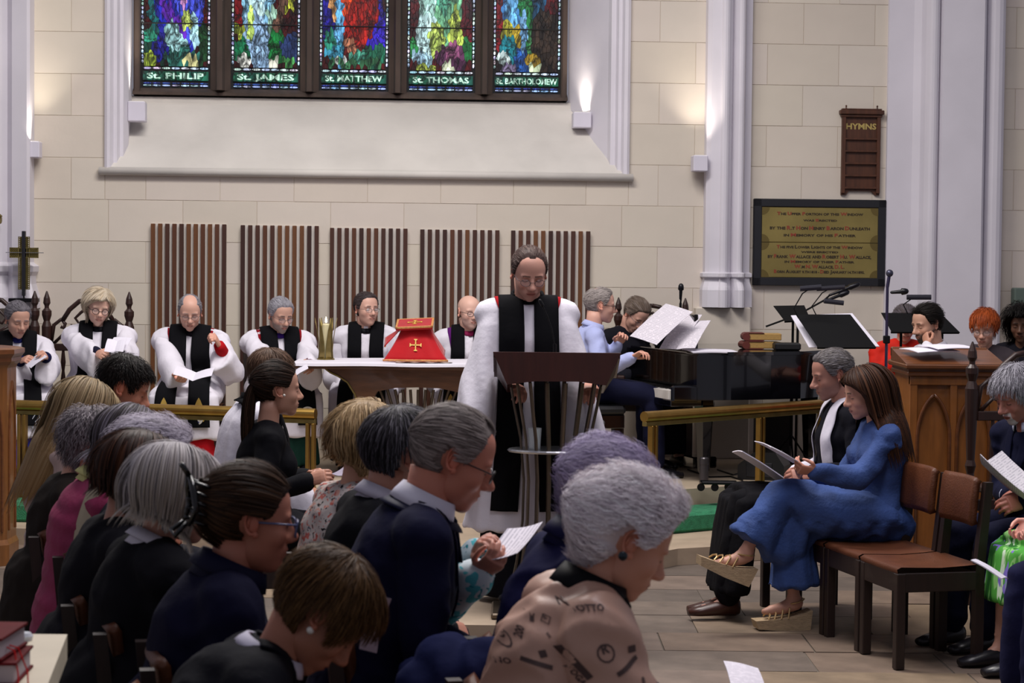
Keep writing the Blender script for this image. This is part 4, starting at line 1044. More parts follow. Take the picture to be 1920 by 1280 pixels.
def top_jacket(name, col, g=.014, fold=.007, ar=(.056, .05, .040), bump=.3, rough=.85, collar=None, lapel=None, vx=.014, mcol=None, w=1.0, low=0, cuff=None, end=.97, neckline=None, sheen=0, freq=5):
    def f(B):
        m = MB(); torso(m, B, g, w); arms(m, B, ar, g*.25, end=end)
        if low:   # skirts of the coat over the hips
            c7 = B.spine(.42); m.loft([(Vector((0, -.05, B.pz-.20)), (.25*B.wd, 0, 0), (0, .17, 0)), (Vector((0, -.02, B.pz-.02)), (.245*B.wd, 0, 0), (0, .20, 0)), (Vector((0, -.02, B.pz+.12)), (.225*B.wd, 0, 0), (0, .175, 0)), (c7+Vector((0, -.01, 0)), (.205*B.wd, 0, 0), (0, .145, 0))], 18)
        me = remesh(m, vx, 5); folds(me, fold, freq, int(B.O.x*100) % 97+3, (1, 1, 1.3)); me.shade_smooth()
        mt = mcol or cloth(name.replace('_', '')+col, col, bump, rough=rough, sheen=sheen)
        o = link(name, me, mt, B.root); B.parts['top'] = o; v, n = mesh_arrays(me)
        B.bvh = BVHTree.FromPolygons([tuple(x) for x in v.tolist()], mesh_faces(me))
        if cuff:
            for s in (-1, 1):
                d = B.hd[s]; m = MB(); a = B.wr[s]; m.tube([a-d*.035, a+d*.008], [ar[2]*.92, ar[2]*.86], 14); m.build('cuff', cloth('c'+cuff, cuff), B.root, smooth=True)
        if collar: ring_collar(B, *collar)
        if lapel:
            for s in (-1, 1):
                S = B.S; c6 = B.spine(.6)
                r = drape(B.bvh, [((s*.060, S.y-.02, S.z-.03), (0, .2, -1)), ((s*.055, S.y+.02, S.z-.05), (0, -.5, -1)), ((s*.055, S.y, S.z-.14), (0, -1, -.2)), ((s*.02, c6.y, c6.z-.08), (0, -1, -.1))], .055, 'lapel', mt if lapel is True else lapel, B.root, 18, .007, 5, lambda t: 1 if t < .7 else 1-(t-.7)*2.6)
    return f
def ring_collar(B, col, r=.068, h=.045, name='shirt_collar', open_=True, tilt=18, dz=0.0):
    m = MB(); c = B.S+Vector((0, -.004, dz)); t = math.radians(tilt); n = 26; rows = []
    ax = Vector((0, math.cos(t), math.sin(-t))); up = Vector((0, math.sin(t), math.cos(t)))
    for k, (rr, hh) in enumerate([(r*1.18, -.02), (r*1.06, h*.3), (r, h), (r*1.07, h*1.02), (r*1.22, h*.45), (r*1.30, .0)]):
        row = []
        for i in range(n+1):
            a = (i/n)*2*math.pi*(.90 if open_ else 1)+(.10*math.pi if open_ else 0)+math.pi/2
            row.append(c+Vector((1, 0, 0))*math.cos(a)*rr+ax*math.sin(a)*rr*1.02+up*hh)
        rows.append(row)
    m.grid(rows); o = m.build(name, cloth('collar'+col, col, .1, .03, .6), B.root, smooth=True); md = o.modifiers.new('t', 'SOLIDIFY'); md.thickness = .002; return o
def trousers(col, g=.008):
    def f(B):
        m = MB(); legs(m, B, (.088, .066, .060), g, .10); m.loft([(Vector((0, -.03, B.pz-.08)), (.16*B.wd, 0, 0), (0, .11, 0)), (Vector((0, 0, B.pz)), (.175*B.wd, 0, 0), (0, .125, 0)), (Vector((0, 0, B.pz+.08)), (.15*B.wd, 0, 0), (0, .11, 0))], 16)
        me = remesh(m, .016, 4); folds(me, .006, 5, 5); me.shade_smooth(); link('trousers', me, cloth('tr'+col, col), B.root)
    return f
def skirt(col, hem=.28, wide=1.0, name='skirt', mt=None):
    def f(B):
        m = MB(); k = (B.kn[1]+B.kn[-1])/2; a = (B.an[1]+B.an[-1])/2; x = abs(B.kn[1].x-B.kn[-1].x)/2+.10
        m.loft([(Vector((0, -.10, B.pz-.03)), (.16, 0, 0), (0, 0, .09)), (Vector((0, .0, B.pz-.0)), (.19*wide, 0, 0), (0, 0, .12)), (lerpv((0, 0, B.pz), k, .6), (x*.98*wide, 0, 0), (0, 0, .095)), (k+Vector((0, -.02, 0)), (x*wide, 0, 0), (0, .03, .085))], 20)
        e = k+(a-k)*min(1, (k.z-hem)/max(.1, (k.z-a.z))); m.loft([(k+Vector((0, -.01, .02)), (x*wide*.98, 0, 0), (0, .085, 0)), (lerpv(k, e, .5), (x*1.02*wide, 0, 0), (0, .09, 0)), (e, (x*1.05*wide, 0, 0), (0, .095, 0))], 20)
        me = remesh(m, .016, 4); folds(me, .010, 4.5, 8, (1.6, .6, .5)); me.shade_smooth(); link(name, me, mt or cloth('sk'+col, col), B.root)
    return f
LINEN = cloth('linen', '#dcd8e2', .25, .03, .8, 0, 30)
TIPPET = cloth('tippet', '#0c0c10', .2, .1, .9)
def pleat(me, amp, k, seed, cy=0.0):
    def fn(v, n):
        ang = np.arctan2(v[:, 1]-cy, v[:, 0]); return amp*np.sin(ang*k+wav(v, seed, 2.5)*2.2)*(.5+.5*np.abs(wav(v, seed+2, 3)))+amp*.8*wav(v, seed+4, 4, 1.4, (1.3, 1.3, .4))
    displace(me, fn)
def surplice(cassock='#14141c', sc=True, hood=None, hem=.26, mt=None, cass_cuff=None, crest=None, sleeve=(.068, .088, .115), droop=.085, collar='#111116', tab=True, scw=.085, hang=.34, sclen=None):
    mt = mt or LINEN
    def f(B):
        m = MB(); torso(m, B, .028, 1.06); pz = B.pz; k = (B.kn[1]+B.kn[-1])/2; x = abs(B.kn[1].x-B.kn[-1].x)/2+.13
        m.loft([(Vector((0, -.14, pz-.04)), (.19, 0, 0), (0, 0, .10)), (Vector((0, .0, pz)), (.235, 0, 0), (0, 0, .14)), (lerpv((0, 0, pz), k, .6), (x, 0, 0), (0, 0, .115)), (k+Vector((0, .0, 0)), (x*.98, 0, 0), (0, .05, .10))], 22)
        m.loft([(k+Vector((0, .0, .03)), (x*.98, 0, 0), (0, .10, 0)), (Vector((0, k.y+.03, (pz+hem)/2)), (x*1.0, 0, 0), (0, .085, 0)), (Vector((0, k.y+.045, hem)), (x*1.06, 0, 0), (0, .085, 0))], 22)
        me = remesh(m, .015, 5); pleat(me, .009, 16, int(abs(B.O.x)*50) % 50, .1); me.shade_smooth(); o = link('surplice', me, mt, B.root)
        v, n = mesh_arrays(me); B.bvh = BVHTree.FromPolygons([tuple(p) for p in v.tolist()], mesh_faces(me))
        # cassock below
        m = MB(); m.loft([(Vector((0, k.y-.02, pz-.05)), (x*.8, 0, 0), (0, .08, 0)), (Vector((0, k.y+.02, .3)), (x*.86, 0, 0), (0, .075, 0)), (Vector((0, k.y+.03, .06)), (x*.95, 0, 0), (0, .085, 0))], 20)
        me = remesh(m, .018, 3); pleat(me, .006, 12, 4, k.y); me.shade_smooth(); link('cassock', me, cloth('cas'+cassock, cassock), B.root)
        for s in (-1, 1):
            a, e, w_ = B.sh[s], B.el[s], B.wr[s]; d = B.hd[s]; dr = Vector((0, 0, -1)); m = MB()
            up = (Vector((0, 0, 1))-d*d.z); up = up.normalized() if up.length > .2 else Vector((0, -1, 0)); sd = d.cross(up)
            r0, r1, r2 = sleeve
            m.tube([B.spine(.9)+Vector((s*.05, 0, .0)), a, lerpv(a, e, .5)+dr*.01, e+dr*.02], [.06, r0, r0*1.05, r1], 16, ball=True)
            c1 = e+dr*.03; c2 = lerpv(e, w_, .55)+dr*droop*.6; c3 = lerpv(e, w_, .93)+dr*droop
            m.loft([(c1-d*.06, sd*r1*.75, up*r1*.8), (c1, sd*r1, up*r1), (c2, sd*r1*.92, up*(r2*.95)), (c3, sd*r1*.86, up*r2), (c3+d*.012, sd*r1*.7, up*r2*.85)], 18)
            me = remesh(m, .013, 4); folds(me, .013, 4, 3+s+int(B.O.x*9) % 7, (1.5, 1.2, .45)); me.shade_smooth(); link('sleeve', me, mt, B.root)
            m = MB(); m.tube([lerpv(e, w_, .5), lerpv(e, w_, .9), w_+d*.004], [.045, .040, .036], 14); m.build('cuff', cloth('cas'+(cass_cuff or cassock), cass_cuff or cassock), B.root, smooth=True)
        S = B.S; k6 = B.spine(.55); k3 = B.spine(.25); kx = .095
        if hood:
            for s in (-1, 1): drape(B.bvh, [((s*.09, S.y-.09, S.z-.05), (0, .6, -1)), ((s*.115, S.y-.02, S.z-.04), (0, 0, -1)), ((s*.11, S.y+.03, S.z-.06), (0, -.5, -1)), ((s*.08, S.y, S.z-.15), (0, -1, -.2))], .09, 'hood', cloth('hood'+hood, hood), B.root, 16, .006)
        if sc:
            for s in (-1, 1):
                st = [((s*.055, S.y-.075, S.z+.0), (0, .9, -.6)), ((s*.082, S.y-.02, S.z-.02), (0, 0, -1)), ((s*.082, S.y+.03, S.z-.05), (0, -.6, -1)), ((s*.078, S.y, S.z-.13), (0, -1, -.2)), ((s*.078, k6.y, k6.z), (0, -1, -.1)), ((s*.082, k3.y+.02, k3.z+.02), (0, -1, -.35)),
                      ((s*.09, .14, pz), (0, -.5, -1)), ((s*kx, .34, pz), (0, 0, -1)), ((s*.11, k.y-.01, pz-.05), (0, -1, -1)), ((s*.115, k.y, pz-.14), (0, -1, 0)), ((s*.118, k.y, sclen if sclen else hang), (0, -1, 0))]
                r = drape(B.bvh, st, scw*1.1, 'scarf', TIPPET, B.root, 50, .025, 6, lambda t: 1+.25*t)
                if r and crest:
                    rows = r[1]; i0 = 45; c = (rows[i0][2]+rows[i0][3])/2; make_crest(B, crest, c, s)
            m = MB(); n = 14; rows = []
            for hh, rr in ((-.04, .105), (-.01, .085), (.035, .074), (.055, .070)):
                rows.append([S+Vector((math.cos(a)*rr, math.sin(a)*rr*.98-.006, hh+.012*-math.sin(a)+.0)) for a in np.linspace(math.pi-.35, 2*math.pi+.35, n)])
            m.grid(rows); o = m.build('scarf_neck', TIPPET, B.root, smooth=True); md = o.modifiers.new('t', 'SOLIDIFY'); md.thickness = .008
        if collar:
            ring_collar(B, collar, .064, .03, 'collar', False, 14)
            if tab:
                m = MB(); c = B.S+Vector((0, .064, .008)); m.box(c.x-.016, c.x+.016, c.y-.004, c.y+.005, c.z-.008, c.z+.024, .003); m.build('collar_tab', flat('white_tab', '#dedae2', .5), B.root)
    return f
def disc(m, c, r, y, n=16, rz=None):
    rz = rz or r; m.prism([(c[0]+r*math.cos(a), c[1]+rz*math.sin(a)) for a in np.linspace(0, 2*math.pi, n, endpoint=False)], y, y+.003, 'xz')
def make_crest(B, kind, c, s):
    y = c.y+.004; G = flat('embroidery_gold', '#c8a650', .6); Wt = flat('embroidery_white', '#d8d4cc', .7); Bl = flat('embroidery_blue', '#2c3470', .7); Rd = flat('embroidery_red', '#b03038', .7)
    z = c.z; x = c.x
    if kind == 'shield':
        m = MB(); m.prism([(x-.035, z+.04), (x-.037, z-.01), (x-.02, z-.045), (x, z-.06), (x+.02, z-.045), (x+.037, z-.01), (x+.035, z+.04)], y, y+.003, 'xz'); m.build('crest_shield', Wt, B.root)
        m = MB(); m.prism([(x-.018, z+.045), (x-.026, z+.07), (x-.012, z+.105), (x, z+.125), (x+.012, z+.105), (x+.026, z+.07), (x+.018, z+.045)], y, y+.004, 'xz'); m.build('crest_mitre', G, B.root)
        m = MB()
        for q in (-1, 1): m.tube([(x+q*.03, y+.003, z-.035), (x+q*.048, y+.003, z+.0), (x+q*.044, y+.003, z+.03), (x+q*.058, y+.003, z+.045)], .004, 6)
        m.build('crest_scroll', G, B.root)
        m = MB()
        for dx, dz in ((-.018, .02), (.018, .02), (-.016, -.02), (.016, -.02)): disc(m, (x+dx, z+dz), .006, y+.003, 8)
        m.build('crest_charge', Rd, B.root); m = MB(); disc(m, (x, z+.0), .008, y+.003, 8); disc(m, (x, z-.04), .005, y+.003, 8); m.build('crest_boss', Bl, B.root)
    elif kind == 'round':
        m = MB(); disc(m, (x, z), .052, y, 24); m.build('crest_ring', Wt, B.root); m = MB(); disc(m, (x, z), .042, y+.001, 24); m.build('crest_field', Bl, B.root)
        m = MB(); m.prism([(x-.010, z+.002), (x-.016, z+.016), (x, z+.036), (x+.016, z+.016), (x+.010, z+.002)], y+.003, y+.005, 'xz'); m.build('crest_mitre', G, B.root)
        m = MB(); m.tube([(x-.02, y+.005, z-.025), (x+.02, y+.005, z+.008)], .003, 6).tube([(x+.02, y+.005, z-.025), (x-.02, y+.005, z+.008)], .003, 6); disc(m, (x, z-.02), .012, y+.003, 10); m.build('crest_keys', Wt, B.root)
    else:
        m = MB()
        for q in (-1, 1): m.tube([(x+q*.012, y, z-.05), (x+q*.04, y, z-.02), (x+q*.032, y, z+.03), (x+q*.045, y, z+.06), (x+q*.03, y, z+.075)], .0035, 6)
        m.tube([(x, y, z+.07), (x-.012, y, z+.04), (x+.01, y, z+.02), (x-.012, y, z-.0), (x+.008, y, z-.03), (x, y, z-.09)], .004, 6); m.tube([(x-.02, y, z-.055), (x, y, z-.10), (x+.02, y, z-.055)], .003, 6)
        m.build('crest_embroidery', flat('embroidery_silver', '#b8bcc8', .5), B.root)
# ---- paper
PAPER = flat('paper', '#dcd8e4', .8); PRINT = printed('printed_paper', scale=80, ink='#a09ca8'); PRINT2 = printed('printed_paper_fine', ink='#8c8896', scale=75, coverage=.6)
def sheet(label, p0, p1, p3, fold=0.0, mt=None, cat='paper', name='service_sheet', group=None, bend=.006, tk=.0015, both=False):
    """p0 corner, p1 along width, p3 along height (px, py, Y); fold: angle of a central fold"""
    A, Bp, D = at(*p0), at(*p1), at(*p3); x = Bp-A; w_ = x.length; x.normalize(); y = D-A; y = y-x*y.dot(x); h = y.length; y.normalize(); z = x.cross(y)
    m = MB(); nx, ny = 8, 5; rows = []
    for j in range(ny):
        row = []
        for i in range(nx+1):
            u = i/nx; v = j/(ny-1); zz = bend*math.sin(v*3.1)+bend*.5*math.sin(u*4)
            if fold: zz += -abs(u-.5)*w_*math.tan(fold)*1.0+.004*math.sin(abs(u-.5)*2*3.14)
            row.append((u*w_, v*h, zz))
        rows.append(row)
    m.grid(rows); o = m.build(name, mt or PRINT); o.matrix_world = Matrix(((x.x, y.x, z.x, A.x), (x.y, y.y, z.y, A.y), (x.z, y.z, z.z, A.z), (0, 0, 0, 1)))
    md = o.modifiers.new('t', 'SOLIDIFY'); md.thickness = tk; md.offset = 0
    tag(o, label, cat, group); return o

# ---------------------------------------------------------------- seated clergy
H_ = dict
GREY = H_(col='#8a8690', col2='#55525a', n=1500, len=.024, thick=.005, w=.0010, front=.088, back=.8, free=-.5, grav=.15, stand=.15, whorl=(0, -.06, .10))
cZ = .32
person('seated person with short grey hair in white robe and black scarf at the far left', 33, 596, 14.1, 12, cZ, .14, nod=20, turn=22, sex='f', fat=.4, wd=1.1, hair=H_(GREY, col='#77737a', col2='#4a464c', thick=.009), seat=.45,
       hands={1: (50, 672, 13.75), -1: (84, 664, 13.72)}, hint={1: (.3, -.2, -1), -1: (-.3, -.2, -1)}, top=surplice('#1c2c9c', crest='line', collar='#1a1e60', tab=False, cass_cuff='#15163a'), skin='#bc8878')
sheet('white folded service sheet held by the far left grey haired clergy', (58, 690, 13.62), (88, 668, 13.66), (52, 678, 13.78), mt=PAPER)
person('seated woman with white blonde bob and round dark glasses in white surplice', 184, 574, 14.1, 6, cZ, .13, nod=14, turn=16, tilt=-6, sex='f', fat=.3, wd=1.18, skin='#d09c8c', hair=H_(col='#cbbda8', col2='#b09c80', n=1500, len=.10, thick=.020, w=.0020, seg=7, grav=.6, part=-.03, free=-.05, cover=1, front=.075, inw=-.5, stand=.02, vol=(.3, .1, .35)), browt=.3,
       glasses='round', hands={1: (192, 665, 13.68), -1: (226, 668, 13.66)}, hint={1: (.3, -.2, -1), -1: (-.3, -.2, -1)}, top=surplice('#20203c', collar='#16161c', tab=False, cass_cuff='#1c1a30'))
sheet('open white order of service held by the woman with a white blonde bob', (196, 664, 13.5), (232, 664, 13.5), (200, 640, 13.62), fold=-.35, mt=PAPER)
sheet('loose white leaf standing up out of the open order of service', (202, 655, 13.60), (236, 656, 13.58), (206, 632, 13.72), mt=PAPER, name='loose_leaf')
person('balding grey haired man with glasses in white and red robes raising his left hand', 356, 583, 14.1, 2, cZ, .13, nod=20, turn=8, wd=1.1, skin='#cc9484', fat=.2, hair=H_(GREY, col='#908e94', bald='top', thick=.004, len=.018, n=1100, side=-.03), browt=.5,
       glasses='metal', hands={1: (342, 722, 13.62), -1: (403, 632, 13.8)}, hp={1: 'hold', -1: 'fist'}, palms={-1: (.9, .2, 0), 1: (-.2, 0, 1)}, hint={1: (.35, -.1, -1), -1: (-.5, .2, -1)},
       top=surplice('#a8121c', hood='#8c1420', crest='shield', cass_cuff='#a8121c', collar='#1a1420', scw=.105))
sheet('white booklet open on the knees of the balding man with glasses', (325, 714, 13.45), (397, 716, 13.45), (331, 698, 13.6), fold=-.35, mt=PAPER, name='booklet')
person('grey haired man with a grey beard and glasses in white robes left of the candle', 526, 588, 14.35, 16, cZ, .14, nod=20, turn=16, wd=1.1, skin='#c08c7c', hair=H_(GREY, col='#a4a2aa', col2='#77747c', side=-.03, thick=.009), beard='#8a7c74', bmode=1, brow='#3a3434',
       glasses='metal', hands={1: (560, 712, 13.7), -1: (588, 708, 13.65)}, top=surplice('#123028', hood='#8c1420', crest='round', cass_cuff='#5a2438', collar='#3a1c78', tab=False, scw=.10))
sheet('white sheet in the hands of the bearded man left of the candle', (553, 706, 13.55), (578, 690, 13.55), (548, 692, 13.7), mt=PAPER)
person('dark haired man with thin glasses in white robes looking right over the table', 687, 577, 14.8, 0, cZ, .10, nod=2, turn=32, wd=1.08, skin='#cf9888', fat=.5, hair=H_(GREY, col='#3c3230', col2='#5c5458', side=-.035, thick=.009, len=.024), eyes=True,
       glasses='metal', top=surplice('#20243c', collar='#111116'))
person('bald man with dark glasses in white robes partly hidden by the priest', 880, 585, 14.8, 0, cZ, .10, nod=6, turn=24, wd=1.08, skin='#dba494', fat=.4, browt=.3, glasses='dark', beard='#a89894', bmode=3, brow='#8a7468',
       top=surplice('#3c1048', hood='#5c1c6c', crest='shield', collar='#8a1c4c', tab=False))

# ---------------------------------------------------------------- the priest at the lectern
def priest_dress(B):
    S = B.S; pz = B.pz; mt = LINEN; m = MB(); torso(m, B, .03, 1.05)
    m.loft([(Vector((0, 0, pz+.30)), (.19, 0, 0), (0, .14, 0)), (Vector((0, 0, pz)), (.235, 0, 0), (0, .17, 0)), (Vector((0, -.01, .65)), (.27, 0, 0), (0, .20, 0)), (Vector((0, -.02, .36)), (.315, 0, 0), (0, .235, 0))], 26)
    for s in (-1, 1):
        a = B.sh[s]; R = []
        for t, w1, d1, zz in ((0, .050, .06, a.z+.03), (.12, .072, .085, a.z-.05), (.3, .090, .11, a.z-.20), (.5, .105, .15, a.z-.38), (.8, .105, .18, a.z-.58), (1, .095, .19, a.z-.78)):
            c = Vector((a.x+s*(-.02+.15*t), a.y+.02+.10*t, zz)); R.append((c, Vector((w1, 0, 0)), Vector((0, d1, 0))))
        m.loft(R, 20)
    me = remesh(m, .014, 9)
    displace(me, lambda v, n: sstep(S.z-.10, S.z-.32, v[:, 2])*(.012*np.sin(v[:, 0]*62+wav(v, 5, 2)*1.8)*(.4+.6*np.abs(wav(v, 7, 3)))+.006*wav(v, 8, 4, 1.4, (1.3, 1.3, .4)))); me.shade_smooth(); link('surplice', me, mt, B.root)
    v, n = mesh_arrays(me); B.bvh = BVHTree.FromPolygons([tuple(p) for p in v.tolist()], mesh_faces(me))
    m = MB(); m.loft([(Vector((0, 0, .9)), (.17, 0, 0), (0, .13, 0)), (Vector((0, -.01, .4)), (.22, 0, 0), (0, .17, 0)), (Vector((0, -.01, .03)), (.25, 0, 0), (0, .19, 0))], 20); me = remesh(m, .018, 3); pleat(me, .008, 12, 3); me.shade_smooth(); link('cassock', me, cloth('cas#101016', '#101016'), B.root)
    for s in (-1, 1):
        a, e, w_ = B.sh[s], B.el[s], B.wr[s]
        m = MB(); m.tube([e, lerpv(e, w_, .9), w_], [.05, .042, .038], 14); m.build('cuff', cloth('cas#101016', '#101016'), B.root, smooth=True)
        drape(B.bvh, [((s*.10, S.y-.09, S.z-.05), (0, .6, -1)), ((s*.125, S.y-.02, S.z-.04), (0, 0, -1)), ((s*.12, S.y+.03, S.z-.06), (0, -.5, -1)), ((s*.08, S.y, S.z-.15), (0, -1, -.2))], .085, 'hood', cloth('hoodred', '#a81820'), B.root, 16, .008)
        st = [((s*.055, S.y-.085, S.z+.0), (0, .9, -.6)), ((s*.088, S.y-.02, S.z-.02), (0, 0, -1)), ((s*.088, S.y+.03, S.z-.05), (0, -.6, -1)), ((s*.086, S.y, S.z-.13), (0, -1, -.2)), ((s*.088, 0, pz+.25), (0, -1, 0)), ((s*.10, 0, pz-.1), (0, -1, 0)), ((s*.12, 0, .46), (0, -1, 0))]
        drape(B.bvh, st, .12, 'scarf', TIPPET, B.root, 50, .016, 6, lambda t: 1+.1*t)
    m = MB(); rows = []
    for hh, rr in ((-.05, .125), (-.015, .10), (.03, .086), (.05, .082)):
        rows.append([S+Vector((math.cos(a)*rr, math.sin(a)*rr-.006, hh-.02*math.sin(a))) for a in np.linspace(math.pi-.5, 2*math.pi+.5, 18)])
    m.grid(rows); o = m.build('scarf_neck', TIPPET, B.root, smooth=True); md = o.modifiers.new('t', 'SOLIDIFY'); md.thickness = .012
    m = MB(); rows = [[S+Vector((math.cos(a)*rr, math.sin(a)*rr, hh)) for a in np.linspace(0, 2*math.pi, 25)] for rr, hh in ((.085, -.055), (.075, -.03), (.066, -.01))]
    m.grid(rows); m.build('cassock_collar', cloth('redcollar', '#a01828'), B.root, smooth=True); ring_collar(B, '#111116', .064, .034, 'collar', False, 14, -.005)
    for s in (-1, 1): m = MB(); m.loft([(Vector((s*.10, -.08, .04)), (.03, 0, 0), (0, 0, .03)), (Vector((s*.10, 0, .045)), (.045, 0, 0), (0, 0, .045)), (Vector((s*.10, .18, .03)), (.04, 0, 0), (0, 0, .025))], 12); m.build('shoe', flat('shoe_#15131a', '#15131a', .35), B.root, smooth=True)
person('priest in white surplice and black scarf reading at the lectern, glasses, receding brown hair', 992, 508, 10.15, 4, .10, .09, nod=26, turn=6, stand=True, size=1.07, wd=1.02, fat=.3, skin='#cc9080', res=True, hair=H_(col='#4a3a36', col2='#6a5a54', n=1500, len=.026, thick=.006, w=.0012, grav=.1, bald='recede', front=.102, side=-.025, stand=.06, back=.7, free=-.5),
       brow='#3c2c26', glasses='metal', hands={1: (.06, .20, 1.08), -1: (-.30, .22, 1.08)}, hint={1: (.4, -.6, -1), -1: (-.4, -.6, -1)}, palms={1: (0, 0, -1), -1: (0, 0, -1)}, top=priest_dress)

# ---------------------------------------------------------------- right side: music
SHIRT = cloth('blueshirt', '#aab2dc', .3, .04, .75)
person('man in a pale blue shirt and glasses seated at the grand piano holding a page', 1126, 570, 14.1, 98, cZ, .10, nod=6, sex='m', wd=1.05, skin='#cc9484', seat=.5, hair=H_(GREY, col='#a39a96', col2='#7c7472', side=-.02, thick=.010, bald='crown'), glasses='dark', arml=1.02,
       hands={1: (1203, 660, 13.65), -1: (1168, 628, 14.0)}, hint={1: (.2, -.3, -1), -1: (-.2, 0, -1)}, palms={1: (0, -.2, -1), -1: (1, 0, 0)}, top=top_jacket('shirt', '#aab2dc', .010, .006, mcol=SHIRT, collar=('#aab2dc', .062, .035), ar=(.058, .052, .040), freq=6), bottom=trousers('#161830'))
person('man bowing behind the raised music sheet, brown grey hair and glasses', 1192, 588, 15.12, 40, cZ, .12, nod=42, turn=0, tilt=-8, skin='#c89080', hair=H_(GREY, col='#6c5c50', col2='#8c8078', len=.05, thick=.013, side=-.02, fwd=.3), glasses='metal', top=top_jacket('robe', '#14141c', .02), bottom=skirt('#14141c', .1))
person('woman in a red top and dark bead necklace behind a music stand', 1697, 603, 14.0, -4, cZ, .10, nod=18, sex='f', wd=1.1, skin='#c48c7c', hair=H_(GREY, col='#4c4444', col2='#77707a', thick=.012, len=.04, side=-.03), hands={1: (1668, 712, 13.7), -1: (1716, 716, 13.6)}, top=top_jacket('red_top', '#c8281c', .016, .006, end=.6, rough=.7), bottom=skirt('#15151f', .12))
person('bearded man in white shirt and grey waistcoat resting his chin on his hand', 1738, 605, 13.1, -62, .10, .16, nod=14, turn=0, seat=.62, skin='#b88470', hair=H_(GREY, col='#16120f', col2='#1c1816', len=.035, thick=.012, side=-.02, stand=.35, vol=(0, .5, 0)), beard='#1c1410', bmode=1, brow='#1c1410', ears=True,
       hands={-1: (1735, 629, 12.98), 1: (1712, 690, 12.9)}, hp={-1: 'fist', 1: 'hold'}, palms={-1: (0, -1, .3)}, hint={-1: (-.6, .3, -1)}, top=top_jacket('white_shirt', '#dcd8e0', .012, .006, collar=('#dcd8e0', .062, .03)), bottom=trousers('#15151c'))
person('woman with short ginger hair and glasses behind the carved oak desk', 1846, 613, 13.6, -16, .32, .12, nod=16, turn=-8, sex='f', skin='#c88e7c', hair=H_(col='#a04a20', col2='#7c3414', n=1400, len=.05, thick=.018, w=.0016, grav=.3, side=-.03, fwd=.5, front=.062, curl=.1), glasses='metal', top=top_jacket('top', '#4c4448', .014), bottom=skirt('#15151f', .12))
person('person with dark curly hair at the right edge, partly out of frame', 1915, 606, 14.0, -20, .32, .12, nod=10, sex='f', skin='#5c3a2c', hair=H_(col='#100d0c', n=1300, len=.12, thick=.03, w=.002, curl=.7, grav=.4, cover=1, free=-.03, inw=0, stand=.3), top=top_jacket('dark_top', '#15141c', .014), bottom=skirt('#15151f', .12))

# ---------------------------------------------------------------- right block facing left
def clergy_left(B):
    top_jacket('cassock', '#101018', .020, .006, ar=(.062, .056, .046), collar=('#1a1a30', .064, .03, 'collar', False))(B)
    S = B.S; WS = cloth('whitestole', '#cfcbd6', .25, .03); k6 = B.spine(.55)
    for s in (-1, 1):
        st = [((s*.06, S.y-.08, S.z+.0), (0, .9, -.6)), ((s*.085, S.y-.02, S.z-.02), (0, 0, -1)), ((s*.085, S.y+.03, S.z-.05), (0, -.6, -1)), ((s*.095, S.y, S.z-.13), (0, -1, -.2)), ((s*.10, k6.y, k6.z), (0, -1, -.1)), ((s*.10, .05, B.pz+.12), (0, -1, -.1))]
        drape(B.bvh, st, .075, 'white_band', WS, B.root, 40, .016, 6, lambda t: 1-.2*t)
person('grey haired clergyman in black with white bands, seated facing left beside the woman in denim', 1560, 699, 10.5, -80, 0, .06, nod=16, size=1.05, wd=1.08, skin='#a06a5c', hair=H_(GREY, col='#5c5654', col2='#8a868a', n=2200, len=.024, side=-.02, thick=.009, w=.0011), beard='#6c5450', bmode=3, brow='#3a2c28', res=True,
       hands={-1: (1490, 892, 10.2), 1: (1478, 888, 10.55)}, legs_o={'kn': {-1: (-.11, .56, .60), 1: (.10, .54, .59)}, 'an': {-1: (-.10, .63, .11), 1: (.10, .58, .09)}}, top=clergy_left, bottom=lambda B: (trousers('#0c0b10')(B), skirt('#0c0b10', .14, 1.12, 'cassock_skirt')(B)), shoes='#3a1c12')
DEN = mat('cloth_denim', '#2c457c', .85, 0, .28, 7, .35, 70)
